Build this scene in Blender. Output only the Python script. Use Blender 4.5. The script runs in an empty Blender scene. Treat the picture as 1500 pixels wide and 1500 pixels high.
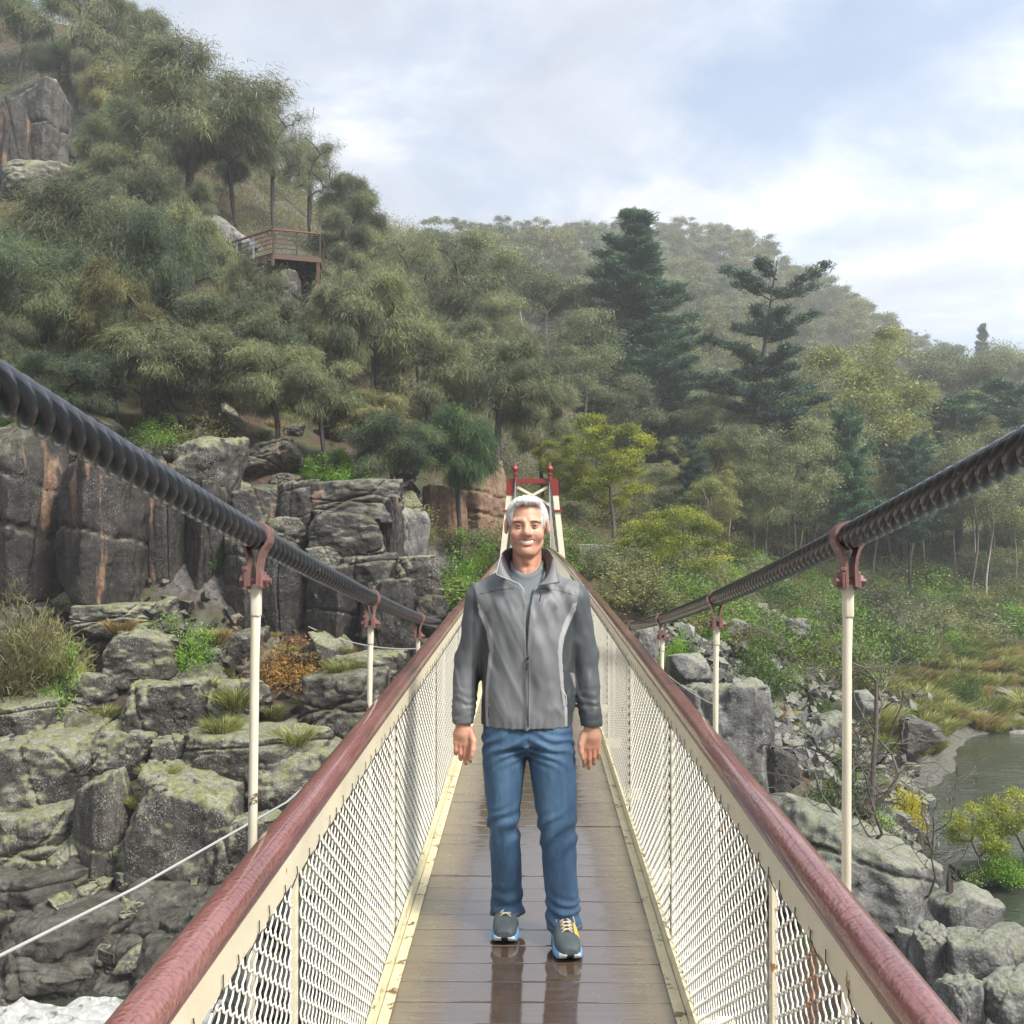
import bpy, bmesh, math, random
import numpy as np
from mathutils import Vector, Matrix, Quaternion
R = math.radians
SC = bpy.context.scene
COL = SC.collection
rng = np.random.default_rng(7)
random.seed(7)

# ------------------------------------------------------------------ camera
F = 1500.0            # focal length in photograph pixels
VPX, HOR = 780.0, 775.0
CAMZ = 1.65
cam = bpy.data.cameras.new('camera')
cam.sensor_width = 36.0
cam.lens = 36.0
cam.clip_start = 0.05
cam.clip_end = 6000
camo = bpy.data.objects.new('camera', cam)
COL.objects.link(camo)
camo.location = (0, 0, CAMZ)
YAW = math.atan((VPX - 750) / F)
PITCH = math.atan((HOR - 750) / F)
camo.rotation_euler = (R(90) + PITCH, 0, YAW)
SC.camera = camo
SC.render.resolution_x = SC.render.resolution_y = 1024
_CM = camo.rotation_euler.to_matrix()

def ray(px, py):
    d = _CM @ Vector(((px - 750) / F, (750 - py) / F, -1.0))
    return d

def P(px, py, Y):
    """point seen at photo pixel (px,py), Y metres ahead along the bridge"""
    d = ray(px, py)
    k = Y / d.y
    return Vector((d.x * k, Y, CAMZ + d.z * k))

# ------------------------------------------------------------------ light
SUN_EL, SUN_AZ = 46.0, 128.0      # azimuth measured clockwise from +Y (ahead)
sd = Vector((math.sin(R(SUN_AZ)) * math.cos(R(SUN_EL)), math.cos(R(SUN_AZ)) * math.cos(R(SUN_EL)), math.sin(R(SUN_EL))))
sun = bpy.data.lights.new('sun', 'SUN')
sun.energy = 4.0
sun.angle = R(15)
sun.color = (1.0, 0.95, 0.85)
suno = bpy.data.objects.new('sun', sun)
COL.objects.link(suno)
suno.rotation_euler = sd.to_track_quat('Z', 'Y').to_euler()

w = bpy.data.worlds.new('World')
SC.world = w
w.use_nodes = True
nt = w.node_tree
nt.nodes.clear()
def N(nt, t, **kw):
    n = nt.nodes.new(t)
    for k, v in kw.items():
        if k.startswith('i_'):
            n.inputs[k[2:].replace('_', ' ')].default_value = v
        elif k.startswith('n_'):
            n.inputs[int(k[2:])].default_value = v
        else:
            setattr(n, k, v)
    return n
def Lk(nt, a, b):
    nt.links.new(a, b)
def ramp(nt, fac, stops, interp='LINEAR'):
    n = nt.nodes.new('ShaderNodeValToRGB')
    n.color_ramp.interpolation = interp
    e = n.color_ramp.elements
    while len(e) < len(stops):
        e.new(0.5)
    for i, (p, c) in enumerate(stops):
        e[i].position = p
        if not isinstance(c, (tuple, list)):
            c = (c, c, c)
        e[i].color = (c[0], c[1], c[2], 1)
    nt.links.new(fac, n.inputs[0])
    return n.outputs[0]
def mixc(nt, f, a, b, mode='MIX'):
    n = nt.nodes.new('ShaderNodeMix')
    n.data_type = 'RGBA'
    n.blend_type = mode
    for sock, v in ((n.inputs[0], f), (n.inputs[6], a), (n.inputs[7], b)):
        if isinstance(v, (int, float)):
            sock.default_value = v
        elif isinstance(v, tuple):
            sock.default_value = (v[0], v[1], v[2], 1)
        else:
            nt.links.new(v, sock)
    return n.outputs[2]
def mth(nt, op, a, b=None, c=None):
    n = nt.nodes.new('ShaderNodeMath')
    n.operation = op
    for i, v in enumerate((a, b, c)):
        if v is None:
            continue
        if isinstance(v, (int, float)):
            n.inputs[i].default_value = v
        else:
            nt.links.new(v, n.inputs[i])
    return n.outputs[0]
def noise(nt, vec, scale, detail=4, rough=0.55, dist=0.0):
    n = nt.nodes.new('ShaderNodeTexNoise')
    n.inputs['Scale'].default_value = scale
    n.inputs['Detail'].default_value = detail
    n.inputs['Roughness'].default_value = rough
    n.inputs['Distortion'].default_value = dist
    if vec is not None:
        nt.links.new(vec, n.inputs['Vector'])
    return n.outputs['Fac']

sky = N(nt, 'ShaderNodeTexSky', sky_type='NISHITA', sun_disc=False)
sky.sun_elevation = R(SUN_EL)
sky.sun_rotation = R(SUN_AZ)
sky.air_density = 1.2
sky.dust_density = 2.0
bg1 = N(nt, 'ShaderNodeBackground')
bg1.inputs[1].default_value = 0.13
Lk(nt, sky.outputs[0], bg1.inputs[0])
tc = N(nt, 'ShaderNodeTexCoord')
sep = N(nt, 'ShaderNodeSeparateXYZ')
Lk(nt, tc.outputs['Generated'], sep.inputs[0])
zz = mth(nt, 'ADD', mth(nt, 'MAXIMUM', sep.outputs[2], 0.0), 0.22)
cmb = N(nt, 'ShaderNodeCombineXYZ')
Lk(nt, mth(nt, 'DIVIDE', sep.outputs[0], zz), cmb.inputs[0])
Lk(nt, mth(nt, 'DIVIDE', sep.outputs[1], zz), cmb.inputs[1])
cmb.inputs[2].default_value = 3.7
n1 = noise(nt, cmb.outputs[0], 1.5, 7, 0.55, 0.25)       # cloud body
n2 = noise(nt, cmb.outputs[0], 2.1, 8, 0.6, 0.6)        # bright/dim inside the cloud
mask = ramp(nt, n1, [(0.36, 0.25), (0.50, 1.0)])
ccol = ramp(nt, n2, [(0.32, (0.37, 0.41, 0.49)), (0.48, (0.47, 0.51, 0.58)), (0.60, (0.65, 0.67, 0.71)), (0.74, (0.92, 0.92, 0.92))])
# clouds nearer the sun side of the sky are brighter
brt = ramp(nt, mth(nt, 'ADD', mth(nt, 'MULTIPLY', sep.outputs[0], 0.5), 0.5), [(0.25, 0.92), (0.55, 0.98), (0.75, 1.25)])
ccol = mixc(nt, 1.0, ccol, brt, 'MULTIPLY')
up = ramp(nt, sep.outputs[2], [(0.45, 1.0), (0.8, 1.1)])
ccol = mixc(nt, 1.0, ccol, up, 'MULTIPLY')
bg2 = N(nt, 'ShaderNodeBackground')
bg2.inputs[1].default_value = 1.0
Lk(nt, ccol, bg2.inputs[0])
mx = N(nt, 'ShaderNodeMixShader')
Lk(nt, mask, mx.inputs[0])
Lk(nt, bg1.outputs[0], mx.inputs[1])
Lk(nt, bg2.outputs[0], mx.inputs[2])
wo = N(nt, 'ShaderNodeOutputWorld')
Lk(nt, mx.outputs[0], wo.inputs[0])

SC.view_settings.view_transform = 'Standard'
SC.view_settings.look = 'None'
SC.view_settings.exposure = 0.86
SC.view_settings.gamma = 1.0
SC.view_settings.use_curve_mapping = False
SC.render.engine = 'CYCLES'
SC.cycles.max_bounces = 6
SC.cycles.diffuse_bounces = 2
SC.cycles.glossy_bounces = 3
SC.cycles.transmission_bounces = 3
SC.cycles.volume_bounces = 0
SC.cycles.transparent_max_bounces = 6
SC.cycles.use_denoising = True
SC.cycles.use_adaptive_sampling = True
SC.cycles.adaptive_threshold = 0.02
SC.cycles.sample_clamp_indirect = 4

# ------------------------------------------------------------------ object helpers
def mesh_np(name, verts, faces, mat=None, smooth=False, col=None, mi=None):
    """verts (n,3); faces (m,k) array, or list of such arrays with different k"""
    me = bpy.data.meshes.new(name)
    verts = np.asarray(verts, np.float32)
    if not isinstance(faces, list):
        faces = [faces]
    faces = [np.asarray(f, np.int32) for f in faces if len(f)]
    me.vertices.add(len(verts))
    me.vertices.foreach_set('co', verts.ravel())
    tot = np.concatenate([np.full(len(f), f.shape[1], np.int32) for f in faces])
    flat = np.concatenate([f.ravel() for f in faces])
    me.loops.add(len(flat))
    me.loops.foreach_set('vertex_index', flat)
    me.polygons.add(len(tot))
    me.polygons.foreach_set('loop_start', np.concatenate([[0], np.cumsum(tot)[:-1]]).astype(np.int32))
    me.polygons.foreach_set('loop_total', tot)
    me.polygons.foreach_set('use_smooth', np.full(len(tot), bool(smooth)))
    if mat is not None:
        for m in (mat if isinstance(mat, (list, tuple)) else [mat]):
            me.materials.append(m)
    if mi is not None:
        me.polygons.foreach_set('material_index', np.asarray(mi, np.int32))
    me.update(calc_edges=True)
    if col is not None:
        a = me.color_attributes.new('Col', 'FLOAT_COLOR', 'POINT')
        c = np.ones((len(verts), 4), np.float32)
        c[:, :3] = col
        a.data.foreach_set('color', c.ravel())
    return me

def link(name, me, parent=None, loc=None, rot=None, scale=None):
    o = bpy.data.objects.new(name, me)
    COL.objects.link(o)
    if parent is not None:
        o.parent = parent
    if loc is not None:
        o.location = loc
    if rot is not None:
        o.rotation_euler = rot
    if scale is not None:
        o.scale = scale if hasattr(scale, '__len__') else (scale,) * 3
    return o

def tag(o, label=None, cat=None, group=None, kind=None):
    if label: o['label'] = label
    if cat: o['category'] = cat
    if group: o['group'] = group
    if kind: o['kind'] = kind
    return o

def thing(name, label, cat, loc=(0, 0, 0), rz=0.0, group=None):
    o = bpy.data.objects.new(name, None)
    COL.objects.link(o)
    o.location = loc
    o.rotation_euler = (0, 0, rz)
    o.empty_display_size = 0.2
    return tag(o, label, cat, group)

def copy_tree(root):
    c = root.copy()
    COL.objects.link(c)
    for ch in root.children:
        d = ch.copy()
        COL.objects.link(d)
        d.parent = c
        for g in ch.children:
            e = g.copy()
            COL.objects.link(e)
            e.parent = d
    return c

class MB:
    """collects boxes / tubes / prisms into one mesh"""
    def __init__(s):
        s.v = []; s.f4 = []; s.f3 = []; s.n = 0; s.fn = {}
    def add(s, v, faces):
        s.v.append(np.asarray(v, float).reshape(-1, 3))
        for f in faces:
            s.fn.setdefault(len(f), []).append([i + s.n for i in f])
        s.n += len(s.v[-1])
    def box(s, c, size, rot=None, bev=0.0):
        x, y, z = [t / 2 for t in size]
        if bev <= 0:
            v = np.array([(sx * x, sy * y, sz * z) for sx in (-1, 1) for sy in (-1, 1) for sz in (-1, 1)])
            f = [(0, 1, 3, 2), (4, 6, 7, 5), (0, 4, 5, 1), (2, 3, 7, 6), (0, 2, 6, 4), (1, 5, 7, 3)]
        else:
            bm = bmesh.new()
            bmesh.ops.create_cube(bm, size=1.0)
            for q in bm.verts:
                q.co = Vector((q.co.x * 2 * x, q.co.y * 2 * y, q.co.z * 2 * z))
            bmesh.ops.bevel(bm, geom=bm.edges[:], offset=bev, segments=2, affect='EDGES', profile=0.6)
            v = np.array([q.co[:] for q in bm.verts])
            bm.verts.index_update()
            f = [tuple(q.index for q in p.verts) for p in bm.faces]
            bm.free()
        if rot is not None:
            v = v @ np.array(rot.to_3x3() if hasattr(rot, 'to_3x3') else rot).T
        s.add(v + np.array(c), f)
    def bar(s, a, b, wx, wz, up=(0, 0, 1), bev=0.0):
        a, b = Vector(a), Vector(b)
        d = (b - a)
        L = d.length
        d.normalize()
        side = d.cross(Vector(up))
        if side.length < 1e-4:
            side = d.cross(Vector((1, 0, 0)))
        side.normalize()
        u = side.cross(d)
        M = Matrix((side, d, u)).transposed()
        s.box((a + b) / 2, (wx, L, wz), M, bev)
    def tube(s, pts, rad, n=8, cap=True):
        pts = np.asarray(pts, float)
        m = len(pts)
        rad = np.full(m, rad) if np.isscalar(rad) else np.asarray(rad, float)
        t = np.gradient(pts, axis=0)
        t /= np.linalg.norm(t, axis=1)[:, None] + 1e-9
        ref = np.array((0, 0, 1.0)) if abs(t[0][2]) < 0.9 else np.array((1.0, 0, 0))
        ang = np.arange(n) * 2 * math.pi / n
        V = np.zeros((m, n, 3))
        for i in range(m):
            a = np.cross(t[i], ref); a /= np.linalg.norm(a) + 1e-9
            b = np.cross(a, t[i]); ref = b
            V[i] = pts[i] + rad[i] * (np.cos(ang)[:, None] * a + np.sin(ang)[:, None] * b)
        F4 = [(i * n + j, i * n + (j + 1) % n, (i + 1) * n + (j + 1) % n, (i + 1) * n + j) for i in range(m - 1) for j in range(n)]
        if cap:
            F4.append(tuple(range(n))[::-1]); F4.append(tuple((m - 1) * n + j for j in range(n)))
        s.add(V.reshape(-1, 3), F4)
    def lathe(s, prof, c, n=16):
        prof = np.array(prof, float)
        m = len(prof)
        ang = np.arange(n) * 2 * math.pi / n
        V = np.array([[(r * math.cos(a) + c[0], r * math.sin(a) + c[1], z + c[2]) for a in ang] for r, z in prof]).reshape(-1, 3)
        F4 = [(i * n + j, i * n + (j + 1) % n, (i + 1) * n + (j + 1) % n, (i + 1) * n + j) for i in range(m - 1) for j in range(n)]
        F4.append(tuple(range(n))[::-1]); F4.append(tuple((m - 1) * n + j for j in range(n)))
        s.add(V, F4)
    def extrude(s, prof2, path, closed=True):
        """profile [(side,up)] swept along a path running mainly in Y"""
        path = np.asarray(path, float); m = len(path); n = len(prof2)
        t = np.gradient(path, axis=0); t /= np.linalg.norm(t, axis=1)[:, None]
        side = np.cross(t, (0, 0, 1.0)); side /= np.linalg.norm(side, axis=1)[:, None]
        up = np.cross(side, t)
        V = np.array([[path[i] + p[0] * side[i] + p[1] * up[i] for p in prof2] for i in range(m)]).reshape(-1, 3)
        F4 = [(i * n + j, (i + 1) * n + j, (i + 1) * n + (j + 1) % n, i * n + (j + 1) % n) for i in range(m - 1) for j in range(n)]
        F4.append(tuple(range(n))); F4.append(tuple((m - 1) * n + j for j in range(n))[::-1])
        s.add(V, F4)
    def mesh(s, name, mat, smooth=False):
        me = mesh_np(name, np.concatenate(s.v), [np.array(f) for f in s.fn.values()], mat, smooth)
        return me
    def build(s, name, mat, parent=None, smooth=False, **kw):
        return link(name, s.mesh(name, mat, smooth), parent, **kw)

# ------------------------------------------------------------------ numpy noise
_H = np.random.default_rng(11).random(65536).astype(np.float32)
def vnoise(p):
    p = np.asarray(p)
    i = np.floor(p).astype(np.int64)
    f = (p - i).astype(np.float32)
    f = f * f * (3 - 2 * f)
    def h(a, b, c):
        return _H[((a * 73856093) ^ (b * 19349663) ^ (c * 83492791)) & 65535]
    x, y, z = i[..., 0], i[..., 1], i[..., 2]
    fx, fy, fz = f[..., 0], f[..., 1], f[..., 2]
    l = lambda a, b, t: a + (b - a) * t
    return l(l(l(h(x, y, z), h(x + 1, y, z), fx), l(h(x, y + 1, z), h(x + 1, y + 1, z), fx), fy),
             l(l(h(x, y, z + 1), h(x + 1, y, z + 1), fx), l(h(x, y + 1, z + 1), h(x + 1, y + 1, z + 1), fx), fy), fz) * 2 - 1
def fbm(p, octv=4, gain=0.5):
    p = np.asarray(p, float)
    s = 0; a = 1.0
    for k in range(octv):
        s = s + a * vnoise(p + 17.3 * k)
        p = p * 2.03; a *= gain
    return s

def surfnet(f, org, h):
    s = f < 0
    c = np.zeros(tuple(n - 1 for n in f.shape), np.int8)
    sl = lambda a, o: a[o[0]:a.shape[0] - 1 + o[0], o[1]:a.shape[1] - 1 + o[1], o[2]:a.shape[2] - 1 + o[2]]
    offs = [(a, b, d) for a in (0, 1) for b in (0, 1) for d in (0, 1)]
    for o in offs:
        c += sl(s, o)
    act = (c > 0) & (c < 8)
    I = np.argwhere(act)
    idx = np.full(act.shape, -1, np.int64)
    idx[act] = np.arange(len(I))
    cv = {o: f[I[:, 0] + o[0], I[:, 1] + o[1], I[:, 2] + o[2]] for o in offs}
    pos = np.zeros((len(I), 3)); cnt = np.zeros(len(I))
    for o in offs:
        for ax in range(3):
            if o[ax] == 0:
                q = list(o); q[ax] = 1; q = tuple(q)
                a, b = cv[o], cv[q]
                m = (a < 0) != (b < 0)
                t = a[m] / (a[m] - b[m])
                pp = np.tile(np.array(o, float), (m.sum(), 1)); pp[:, ax] = t
                pos[m] += pp; cnt[m] += 1
    pos /= cnt[:, None]
    V = (I + pos) * h + np.array(org)
    Q = []
    for ax in range(3):
        u, v = (ax + 1) % 3, (ax + 2) % 3
        a = np.take(s, range(s.shape[ax] - 1), ax); b = np.take(s, range(1, s.shape[ax]), ax)
        E = np.argwhere(a != b)
        E = E[(E[:, u] > 0) & (E[:, v] > 0) & (E[:, u] < f.shape[u] - 1) & (E[:, v] < f.shape[v] - 1)]
        d = np.zeros((4, 3), int)
        d[0, u] = -1; d[0, v] = -1; d[1, v] = -1; d[3, u] = -1
        q = np.stack([idx[tuple((E + d[k]).T)] for k in range(4)], 1)
        ins = a[tuple(E.T)]
        q[~ins] = q[~ins][:, ::-1]
        Q.append(q)
    return V, np.concatenate(Q)

def isomesh(fn, lo, hi, h, band=None):
    """mesh the zero level of fn over a box; evaluates only near the surface"""
    lo = np.array(lo, float); hi = np.array(hi, float)
    H = h * 4
    n = np.ceil((hi - lo) / H).astype(int) + 1
    g = np.stack(np.meshgrid(*[lo[i] + np.arange(n[i]) * H for i in range(3)], indexing='ij'), -1)
    fc = fn(g.reshape(-1, 3)).reshape(g.shape[:3])
    near = np.abs(fc) < H * 2.2
    m = tuple((k - 1) * 4 + 1 for k in n)
    big = np.where(np.repeat(np.repeat(np.repeat(fc, 4, 0), 4, 1), 4, 2) < 0, -1.0, 1.0).astype(np.float32)
    nb = np.repeat(np.repeat(np.repeat(near, 4, 0), 4, 1), 4, 2)
    # a fine voxel i belongs to coarse sample round(i/4): shift by two
    big = np.pad(big, ((2, 2),) * 3, mode='edge')[4:4 + m[0], 4:4 + m[1], 4:4 + m[2]]
    nb = np.pad(nb, ((2, 2),) * 3, mode='edge')[4:4 + m[0], 4:4 + m[1], 4:4 + m[2]]
    I = np.argwhere(nb)
    out = np.empty(len(I), np.float32)
    for k in range(0, len(I), 400000):
        out[k:k + 400000] = fn(lo + I[k:k + 400000] * h)
    big[nb] = out
    return surfnet(big, lo, h)
# ------------------------------------------------------------------ materials
def newmat(name):
    m = bpy.data.materials.new(name)
    m.use_nodes = True
    nt = m.node_tree
    nt.nodes.clear()
    out = nt.nodes.new('ShaderNodeOutputMaterial')
    b = nt.nodes.new('ShaderNodeBsdfPrincipled')
    nt.links.new(b.outputs[0], out.inputs[0])
    return m, nt, b, out
def setin(b, nt, **kw):
    names = {'col': 'Base Color', 'rough': 'Roughness', 'metal': 'Metallic', 'spec': 'Specular IOR Level', 'ior': 'IOR', 'normal': 'Normal', 'coat': 'Coat Weight', 'coatr': 'Coat Roughness', 'sheen': 'Sheen Weight', 'sss': 'Subsurface Weight', 'sssr': 'Subsurface Radius', 'ssss': 'Subsurface Scale'}
    for k, v in kw.items():
        s = b.inputs[names[k]]
        if isinstance(v, tuple):
            s.default_value = (v[0], v[1], v[2], 1) if len(v) == 3 and s.type == 'RGBA' else v
        elif isinstance(v, (int, float)):
            s.default_value = v
        else:
            nt.links.new(v, s)
def bump(nt, h, strength=0.5, dist=0.02, normal=None):
    n = nt.nodes.new('ShaderNodeBump')
    n.inputs['Strength'].default_value = strength
    n.inputs['Distance'].default_value = dist
    nt.links.new(h, n.inputs['Height'])
    if normal is not None:
        nt.links.new(normal, n.inputs['Normal'])
    return n.outputs[0]
def objco(nt, rnd=True):
    t = nt.nodes.new('ShaderNodeTexCoord')
    if not rnd:
        return t.outputs['Object'], None
    i = nt.nodes.new('ShaderNodeObjectInfo')
    v = nt.nodes.new('ShaderNodeVectorMath')
    v.operation = 'MULTIPLY_ADD'
    v.inputs[1].default_value = (1, 1, 1)
    nt.links.new(t.outputs['Object'], v.inputs[0])
    c = nt.nodes.new('ShaderNodeCombineXYZ')
    k = mth(nt, 'MULTIPLY', i.outputs['Random'], 37.0)
    for q in range(3):
        nt.links.new(k, c.inputs[q])
    nt.links.new(c.outputs[0], v.inputs[2])
    return v.outputs[0], i.outputs['Random']
def geoco(nt):
    g = nt.nodes.new('ShaderNodeNewGeometry')
    return g.outputs['Position'], g.outputs['Normal']

def paint(name, col, chip=(0.20, 0.07, 0.03), amount=0.0, rough=0.35, varscale=6, wet=0.0, grime=0.25, bumpd=0.0):
    m, nt, b, _ = newmat(name)
    p, _n = geoco(nt)
    a = noise(nt, p, varscale, 5, 0.6)
    dk = tuple(c * 0.72 for c in col)
    c = ramp(nt, a, [(0.3, dk), (0.6, col)])
    c = mixc(nt, grime, col, c)
    if amount > 0:
        s = noise(nt, p, 14, 6, 0.7)
        k = ramp(nt, s, [(0.70 - amount, 0.0), (0.73 - amount, 1.0)])
        c = mixc(nt, k, c, chip)
    h = noise(nt, p, 260, 3, 0.6)
    setin(b, nt, col=c, rough=rough, normal=bump(nt, h, 0.25, 0.002 + bumpd))
    if wet:
        setin(b, nt, coat=wet, coatr=0.08)
    return m

M = {}
M['cream'] = paint('cream_paint', (0.78, 0.70, 0.52), (0.30, 0.13, 0.04), 0.05, 0.35, 5, 0.3, 0.5)
M['cream_wire'] = paint('cream_wire_paint', (0.83, 0.80, 0.70), (0.36, 0.15, 0.05), 0.05, 0.4, 3, 0.2, 0.3)
def rusty(m, cx, cy, wd):
    nt = m.node_tree; b = [n for n in nt.nodes if n.type == 'BSDF_PRINCIPLED'][0]
    old = b.inputs['Base Color'].links[0].from_socket
    p, _n = geoco(nt); s = N(nt, 'ShaderNodeSeparateXYZ'); Lk(nt, p, s.inputs[0])
    dy = mth(nt, 'ABSOLUTE', mth(nt, 'SUBTRACT', s.outputs[1], cy))
    side = mth(nt, 'GREATER_THAN', s.outputs[0], cx)
    k = ramp(nt, mth(nt, 'ADD', dy, mth(nt, 'MULTIPLY', mth(nt, 'SUBTRACT', noise(nt, p, 22, 4, 0.7), 0.5), wd * 2.6)), [(wd * 0.5, 1.0), (wd, 0.0)])
    k = mth(nt, 'MULTIPLY', mth(nt, 'MULTIPLY', k, side), 0.85)
    c = mixc(nt, k, old, ramp(nt, noise(nt, p, 60, 3), [(0.4, (0.16, 0.05, 0.02)), (0.6, (0.42, 0.16, 0.06))]))
    nt.links.new(c, b.inputs['Base Color'])
rusty(M['cream_wire'], 0.3, 1.93, 0.05)
M['tower_cream'] = paint('tower_cream_paint', (0.80, 0.75, 0.60), (0.3, 0.15, 0.05), 0.0, 0.4, 2, 0.0, 0.3)
M['tower_red'] = paint('tower_red_paint', (0.24, 0.022, 0.018), (0.1, 0.03, 0.02), 0.0, 0.4, 3)
M['clamp'] = paint('clamp_paint', (0.21, 0.105, 0.095), (0.10, 0.035, 0.02), 0.10, 0.45, 30, 0.4, 0.7, 0.002)
M['rod'] = paint('rod_paint', (0.78, 0.72, 0.58), (0.16, 0.11, 0.07), 0.06, 0.35, 12, 0.3, 0.4)
# hand rail : old red paint under a film of rain drops
m, nt, b, _ = newmat('handrail_paint')
p, nn = geoco(nt)
mp = N(nt, 'ShaderNodeMapping'); mp.inputs['Scale'].default_value = (1, 0.25, 1)
Lk(nt, p, mp.inputs[0])
a = noise(nt, mp.outputs[0], 9, 6, 0.65)
c = ramp(nt, a, [(0.25, (0.115, 0.040, 0.036)), (0.5, (0.205, 0.070, 0.062)), (0.7, (0.29, 0.135, 0.12))])
k = ramp(nt, noise(nt, mp.outputs[0], 20, 6, 0.7), [(0.67, 0.0), (0.69, 1.0)])
c = mixc(nt, k, c, (0.045, 0.03, 0.028))
vor = N(nt, 'ShaderNodeTexVoronoi', feature='SMOOTH_F1'); vor.inputs['Scale'].default_value = 95
Lk(nt, p, vor.inputs['Vector'])
drop = ramp(nt, vor.outputs['Distance'], [(0.18, 1.0), (0.5, 0.0)])
drop2 = mth(nt, 'MULTIPLY', drop, ramp(nt, noise(nt, p, 12, 3), [(0.35, 0.3), (0.6, 1.0)]))
wv = noise(nt, p, 40, 4, 0.6, 1.0)
setin(b, nt, col=c, rough=0.3, coat=0.9, coatr=0.05, normal=bump(nt, mth(nt, 'ADD', drop2, wv), 0.6, 0.004))
M['rail'] = m
# wet deck boards
m, nt, b, _ = newmat('wet_deck_wood')
p, nn = geoco(nt)
sp = N(nt, 'ShaderNodeSeparateXYZ'); Lk(nt, p, sp.inputs[0])
edge = mth(nt, 'ABSOLUTE', sp.outputs[0])
pl = mth(nt, 'FLOOR', mth(nt, 'DIVIDE', sp.outputs[1], 0.15))
cb = N(nt, 'ShaderNodeCombineXYZ'); Lk(nt, mth(nt, 'MULTIPLY', sp.outputs[0], 0.5), cb.inputs[0]); Lk(nt, mth(nt, 'MULTIPLY', sp.outputs[1], 9.0), cb.inputs[1]); Lk(nt, pl, cb.inputs[2])
grain = noise(nt, cb.outputs[0], 7, 6, 0.65)
cb2 = N(nt, 'ShaderNodeCombineXYZ'); Lk(nt, mth(nt, 'MULTIPLY', pl, 3.37), cb2.inputs[0])
pvar = noise(nt, cb2.outputs[0], 1.0, 1)
jag = noise(nt, cb.outputs[0], 3.0, 5, 0.7)
wetm = ramp(nt, mth(nt, 'ADD', edge, mth(nt, 'MULTIPLY', mth(nt, 'SUBTRACT', jag, 0.5), 0.22)), [(0.28, 1.0), (0.40, 0.0)])
core = ramp(nt, grain, [(0.25, (0.060, 0.038, 0.025)), (0.55, (0.120, 0.078, 0.050)), (0.8, (0.19, 0.135, 0.09))])
core = mixc(nt, ramp(nt, pvar, [(0.35, 0.0), (0.65, 0.55)]), core, (0.095, 0.066, 0.048))
side = ramp(nt, grain, [(0.25, (0.11, 0.078, 0.042)), (0.55, (0.205, 0.155, 0.088)), (0.8, (0.30, 0.235, 0.145))])
side = mixc(nt, ramp(nt, noise(nt, p, 6, 5), [(0.45, 0.0), (0.65, 0.6)]), side, (0.13, 0.12, 0.05))
c = mixc(nt, wetm, side, core)
pits = ramp(nt, noise(nt, p, 60, 4, 0.7), [(0.66, 0.0), (0.70, 1.0)])
rg = mixc(nt, wetm, (0.28, 0.28, 0.28), mixc(nt, pits, (0.05, 0.05, 0.05), (0.3, 0.3, 0.3)))
hh = mth(nt, 'ADD', mth(nt, 'MULTIPLY', grain, mth(nt, 'SUBTRACT', 1.06, wetm)), mth(nt, 'MULTIPLY', noise(nt, p, 7, 4, 0.6), 0.22))
setin(b, nt, col=c, rough=rg, ior=3.0, normal=bump(nt, hh, 0.22, 0.012))
M['deck'] = m
# mesh kick angle
M['kick'] = paint('kick_paint', (0.74, 0.66, 0.42), (0.16, 0.09, 0.03), 0.12, 0.3, 20, 0.5, 0.7)
# rope
m, nt, b, _ = newmat('wet_black_cable')
p, nn = geoco(nt)
a = noise(nt, p, 14, 5, 0.6)
c = ramp(nt, a, [(0.3, (0.008, 0.010, 0.016)), (0.6, (0.018, 0.022, 0.031)), (0.78, (0.040, 0.041, 0.047))])
sp = ramp(nt, noise(nt, p, 55, 3, 0.6), [(0.70, 0.0), (0.72, 1.0)])
c = mixc(nt, mth(nt, 'MULTIPLY', sp, 0.7), c, (0.35, 0.35, 0.36))
setin(b, nt, col=c, rough=0.28, ior=1.5, coat=0.6, coatr=0.14, normal=bump(nt, noise(nt, p, 130, 3), 0.14, 0.002))
M['cable'] = m
M['steel_wire'] = paint('steel_wire', (0.42, 0.42, 0.41), rough=0.4)
M['dark_steel'] = paint('dark_steel', (0.035, 0.035, 0.04), rough=0.4)
M['galv'] = paint('galvanised', (0.42, 0.44, 0.46), rough=0.4)
M['timber_red'] = paint('red_timber', (0.20, 0.085, 0.05), rough=0.6)
M['timber_brown'] = paint('brown_timber', (0.11, 0.06, 0.04), rough=0.7)
M['timber_dark'] = paint('dark_timber', (0.06, 0.05, 0.04), rough=0.7)

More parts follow.
